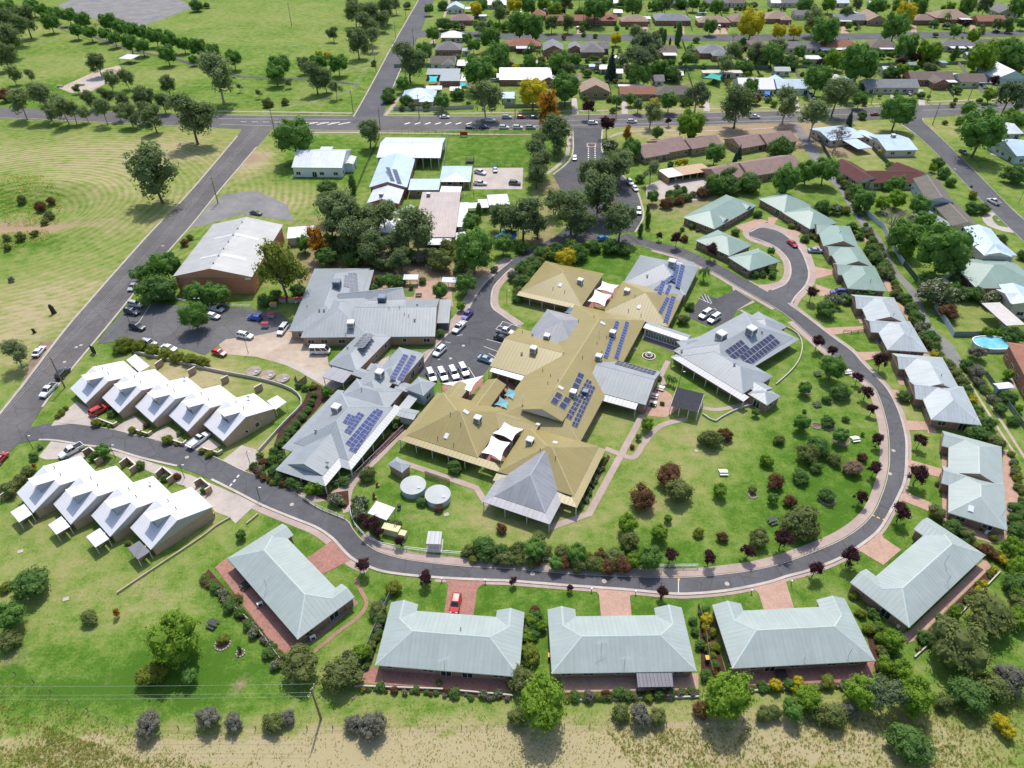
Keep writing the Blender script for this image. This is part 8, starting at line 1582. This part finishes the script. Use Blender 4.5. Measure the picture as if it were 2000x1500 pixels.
def seat(px, py, label, white=True, rz=0):
    mt = WHITE if white else DARK
    simple('picnic_table', px, py, label, 'garden table', [('table_top', mt, lambda m: m.box((0,0,.72), (1.8,.8,.06))), ('bench', mt, lambda m: m.box((0,.75,.42), (1.8,.3,.05))), ('bench', mt, lambda m: m.box((0,-.75,.42), (1.8,.3,.05)))] + [('leg', mt, lambda m, x=x, y=y: m.box((x,y,0), (.08,.08,.72))) for x in (-.75,.75) for y in (-.3,.3)], 'garden tables', rz)
for a in ((1508,1020,'dark and white garden table on the front right of the lawn',False,.4),(1669,860,'white garden table beside the ringed shrub on the lawn',True,.2),(1412,925,'white garden seat on the open middle of the lawn',True,0),(1595,792,'green garden seat in the upper lawn',False,.3),(1290,760,'white table on the terrace beside the palms',True,-.4),(1278,775,'white table on the terrace nearest the grey wing',True,-.4),(1275,790,'white table on the terrace by the lower planter',True,-.4),(1596,732,'grey garden table under the big leafy tree',False,.2),(1653,728,'white garden table beside the big leafy tree',True,.2),(416,1221,'dark garden seat on the lower left lawn',False,-.4),(905,760,'dark table on the terrace beneath the white triangular sail',False,.3),(1525,1320,'grey outdoor table on the back patio by yellow shrubs',False,0),(480,1145,'dark outdoor table on the patio of the askew villa',False,.8),(818,578,'grey table on the hospital garden paving',False,0)): seat(*a)
# stone rings round young trees on the lawn
for px, py, r, lb in ((1573,764,11,'stone ring round the shrub by the top lawn path'),(1642,772,13,'stone ring round the large young tree of the top lawn'),(1615,782,10,'stone ring with a low plant on the top lawn'),(1617,832,12,'stone ring in the upper middle of the lawn'),(1642,860,16,'stone ring beside the white garden table'),(1615,975,15,'stone ring low on the lawn near the plum trees'),(435,1258,14,'brick ring round the small shrub on the lower left lawn'),(470,1276,8,'brick ring round the little conifer on the lower left lawn'),(1470,968,8,'stone ring with a sprawling plant on the lawn'),(1594,832,9,'stone ring under a lone shrub of the lawn')):
    c = G(px, py); R0 = r/pxm(c); root = thing('stone_ring', c, lb, 'garden edging', 'stone rings on the lawns')
    st = template('stone', lambda: (lambda m: (m.hexa([(-.2,-.14,0),(.2,-.14,0),(.2,.14,0),(-.2,.14,0)], [(-.15,-.1,.24),(.16,-.09,.22),(.14,.1,.25),(-.16,.09,.22)]), m.mesh('stone',[plain('edging_stone',(.42,.34,.28),.9,.2)]))[1])(MB()))
    n = max(8, int(2*math.pi*R0/.46))
    for k in range(n): a = 2*math.pi*k/n; link('stone', st, root, (math.cos(a)*R0, math.sin(a)*R0, -.02), a+math.pi/2+R.uniform(-.2,.2))
    m = MB(); m.poly([(math.cos(2*math.pi*k/20)*R0*.97, math.sin(2*math.pi*k/20)*R0*.97, .06) for k in range(20)]); link('mulch', m.mesh('mulch', [LITTER]), root)
# the black sculptures, signs, play things
BLK = plain('black_iron', (.02,.02,.022), .6, .1)
simple('sculpture', 106,612,'black standing sculpture on the mown field','sculpture',[('figure',BLK,lambda m:(m.box((0,0,0),(1.2,.9,.3)),m.hexa([(-.5,-.4,.3),(.5,-.4,.3),(.5,.4,.3),(-.5,.4,.3)],[(-.7,-.3,2.4),(.3,-.3,2.4),(.3,.3,2.4),(-.7,.3,2.4)]),m.box((-.3,0,2.4),(.6,.5,.5))))],'black sculptures')
simple('sculpture', 68,650,'small black sculpture nearer the dirt pull in','sculpture',[('figure',BLK,lambda m:(m.box((0,0,0),(.9,.6,.2)),m.hexa([(-.3,-.2,.2),(.3,-.2,.2),(.3,.2,.2),(-.3,.2,.2)],[(-.5,-.2,1.3),(.1,-.2,1.3),(.1,.2,1.3),(-.5,.2,1.3)])))],'black sculptures')
simple('entrance_sign', 184,690,'black slab sign at the edge of the side street','sign',[('slab',BLK,lambda m:m.box((0,0,0),(1.6,.25,2.3))),('base',CONC,lambda m:m.box((0,0,-.05),(2,.7,.12)))],None,-.5)
simple('school_sign', 906,267,'red arched sign in front of the school lawn','sign',[('board',plain('red_sign',(.33,.04,.03),.6),lambda m:m.hexa([(-1.7,-.08,.7),(1.7,-.08,.7),(1.7,.08,.7),(-1.7,.08,.7)],[(-1.5,-.08,2.2),(1.5,-.08,2.2),(1.5,.08,2.2),(-1.5,.08,2.2)])),('post',DARK,lambda m:m.box((-1.5,0,-.1),(.12,.12,2.4))),('post',DARK,lambda m:m.box((1.5,0,-.1),(.12,.12,2.4)))])
simple('road_sign', 1114,283,'white school zone sign at the access road','sign',[('board',WHITE,lambda m:m.box((0,0,1.3),(1.5,.06,1.5))),('post',STEEL,lambda m:m.box((0,.06,-.1),(.08,.08,2.9)))])
simple('trampoline', 918,317,'black netted trampoline on the school lawn','trampoline',[('mat',BLK,lambda m:m.box((0,0,.8),(3.2,3,.1))),('frame',DARK,lambda m:[m.tube((x,y,0),(x,y,2.5),.06,n=5) for x in (-1.6,1.6) for y in (-1.5,1.5)]),('top_rail',DARK,lambda m:[m.bar(a,b,.06,.06) for a,b in (((-1.6,-1.5,2.45),(1.6,-1.5,2.45)),((-1.6,1.5,2.45),(1.6,1.5,2.45)),((-1.6,-1.5,2.45),(-1.6,1.5,2.45)),((1.6,-1.5,2.45),(1.6,1.5,2.45)))])])
simple('trampoline', 1167,125,'dark trampoline in a suburban back yard','trampoline',[('mat',BLK,lambda m:m.box((0,0,.8),(4,4,.1))),('frame',DARK,lambda m:[m.tube((x,y,0),(x,y,.8),.06,n=5) for x in (-1.8,1.8) for y in (-1.8,1.8)])])
simple('goal_posts', 578,97,'white football goal on the sports field','goal',[('crossbar',WHITE,lambda m:m.bar((-4,0,2.3),(4,0,2.3),.14,.14)),('upright',WHITE,lambda m:m.box((-4,0,0),(.14,.14,2.4))),('upright',WHITE,lambda m:m.box((4,0,0),(.14,.14,2.4)))],None,.6)
def swing(m):
    for x in (-2,2):
        m.tube((x,-1.2,0),(x,0,2.6),.06,n=5); m.tube((x,1.2,0),(x,0,2.6),.06,n=5)
    m.tube((-2,0,2.6),(2,0,2.6),.06,n=5)
simple('play_frame', 915,385,'black climbing frame beside the white shelter','play equipment',[('frame',DARK,swing),('seat',DARK,lambda m:[m.box((x,0,.5),(.5,.2,.05)) for x in (-.9,.9)])])
for px, py, lb in ((40,1077,'square pale manhole cover on the lower left lawn'),(129,1170,'small round tipped drain in the lower left lawn'),(1241,681,'white inspection cover on the courtyard lawn'),(872,1005,'pale inspection cover near the water tanks')): simple('manhole_cover', px, py, lb, 'cover', [('cover', CONC, lambda m: m.box((0,0,-.05),(1.0,.8,.14)))], 'inspection covers', .4)
for px, py, lb in ((160,167,'grey barbecue table beside the playground sand'),(118,170,'pale barbecue block by the playground path')): simple('barbecue', px, py, lb, 'barbecue', [('block', CONC, lambda m: m.box((0,0,0),(3,1.2,.9))), ('hotplate', STEEL, lambda m: m.box((0,0,.91),(1.2,.8,.06)))])
for px, py, lb in ((612,1248,'white air conditioner behind the askew villa'),(509,1183,'pale grey water heater at the askew villa wall'),(1927,1042,'grey gas bottles box behind the ribbed villa'),(1756,1224,'white air conditioner beside the diagonal villa')): simple('outdoor_unit', px, py, lb, 'air conditioner', [('case', WHITE, lambda m: m.box((0,0,.1),(1.0,.5,.8))), ('grille', DARK, lambda m: m.box((0,-.26,.2),(.6,.02,.6)))], None, .5)
simple('clothes_line', 1845,545,'round white clothes hoist with washing in the lane side yard','clothes line',[('mast',STEEL,lambda m:m.tube((0,0,0),(0,0,2),.04,n=6)),('arm',STEEL,lambda m:[m.bar((0,0,1.95),(math.cos(a)*1.8,math.sin(a)*1.8,2.05),.04,.04) for a in (0,1.57,3.14,4.71)]),('washing',WHITE,lambda m:[m.poly([(x,-.8+k*.2,.9),(x+.9,-.9+k*.3,.9),(x+.9,-.9+k*.3,1.95),(x,-.8+k*.2,1.95)]) for k,x in enumerate((-1.2,-.2,.4))])])
for px, py, hh, lb in ((737,949,1.3,'small carved brown post on the lawn by the pump house'),(731,972,1.9,'taller carved brown post behind the white open shed')): simple('carved_post', px, py, lb, 'sculpture', [('post', plain('red_brown_timber', (.28,.13,.09), .8), lambda m: m.hexa([(-.3,-.25,0),(.3,-.25,0),(.3,.25,0),(-.3,.25,0)], [(-.22,-.2,hh*.7),(.25,-.2,hh*.7),(.25,.2,hh*.7),(-.22,.2,hh*.7)])), ('top', plain('tan_carving', (.45,.27,.17), .8), lambda m: (m.tube((0,0,hh*.68),(.1,0,hh),.22,.1,8), m.box((.3,-.2,0),(.5,.4,.5))))])
simple('garden_bin', 780, 993, 'black bin on the lawn between shed and tanks', 'bin', [('bin_body', BLK, lambda m: m.tube((0,0,0),(0,0,1.1),.35,.4,10)), ('bin_lid', STEEL, lambda m: m.box((0,-.3,0),(.5,.3,.5)))])
# ---------------------------------------------------------------- rough grass
from mathutils import noise
rt = random.Random(3)
def tufts(name, regions, mats, blades=9):
    V, F, I = [], [], []
    for poly, n, hh in regions:
        xs_ = [p[0] for p in poly]; ys_ = [p[1] for p in poly]; k = 0; tries = 0
        while k < n and tries < n*12:
            tries += 1; x, y = rt.uniform(min(xs_), max(xs_)), rt.uniform(min(ys_), max(ys_)); ins = False; j = len(poly)-1
            for i in range(len(poly)):
                if (poly[i][1] > y) != (poly[j][1] > y) and x < (poly[j][0]-poly[i][0])*(y-poly[i][1])/(poly[j][1]-poly[i][1])+poly[i][0]: ins = not ins
                j = i
            if not ins: continue
            c = G(x, y)
            if noise.noise(c*.11) + .6*noise.noise(c*.4) < rt.uniform(-.75, .35): continue
            k += 1; c.z = terrain(c.x, c.y); s = hh*rt.uniform(.5, 1.4); mi = rt.choices(range(len(mats)), [4,5,2][:len(mats)])[0]
            for b in range(blades):
                a = rt.uniform(0, 6.28); r0 = rt.uniform(0, .3)*s; d = Vector((math.cos(a), math.sin(a), 0)); nrm = Vector((-d.y, d.x, 0))*s*rt.uniform(.06,.14); p = c + d*r0; ln = rt.uniform(.3,1.0)*s; b0 = len(V)
                V += [p-nrm, p+nrm, p + d*ln*.7 + Vector((0,0,s*rt.uniform(.5,1.0)))]; F.append((b0,b0+1,b0+2)); I.append(mi)
    me = bpy.data.meshes.new(name); me.from_pydata(V, [], F)
    for mt in mats: me.materials.append(mt)
    me.polygons.foreach_set('material_index', I); me.update(); return tag(link(name, me), kind='stuff')
S1 = leafmat('straw_blades', (.66,.57,.30), .2, hue=(.72,.63,.38), trans=.6); S2 = leafmat('green_blades', (.36,.46,.11), .25, trans=.6); S3 = leafmat('brown_blades', (.52,.46,.2), .3, trans=.6)
tufts('rough_grass', [([(0,1370),(60,1400),(150,1440),(250,1470),(420,1500),(0,1500)], 2600, .3), ([(1180,1425),(1500,1420),(1750,1390),(2000,1340),(2000,1500),(1240,1500)], 4600, .32), ([(250,1430),(1180,1425),(1240,1500),(420,1500)], 1900, .2), ([(0,1320),(250,1425),(420,1500),(250,1470),(60,1400),(0,1365)], 900, .25),
    ([(0,345),(95,345),(120,380),(110,432),(60,430),(0,432)], 900, .6), ([(0,450),(90,448),(105,470),(40,490),(0,488)], 500, .5)], [S1, S2, S3], 8)
tufts('lawn_grass', [([(0,1040),(230,1100),(450,1160),(560,1300),(690,1420),(0,1420)], 3500, .16), ([(690,1370),(2000,1360),(2000,1420),(690,1425)], 2200, .2), ([(1150,860),(1500,800),(1700,760),(1720,1000),(1500,1100),(1100,1080)], 4200, .13), ([(750,960),(950,990),(1100,1050),(900,1080),(760,1060)], 900, .13)], [S2, S2, S1], 6)
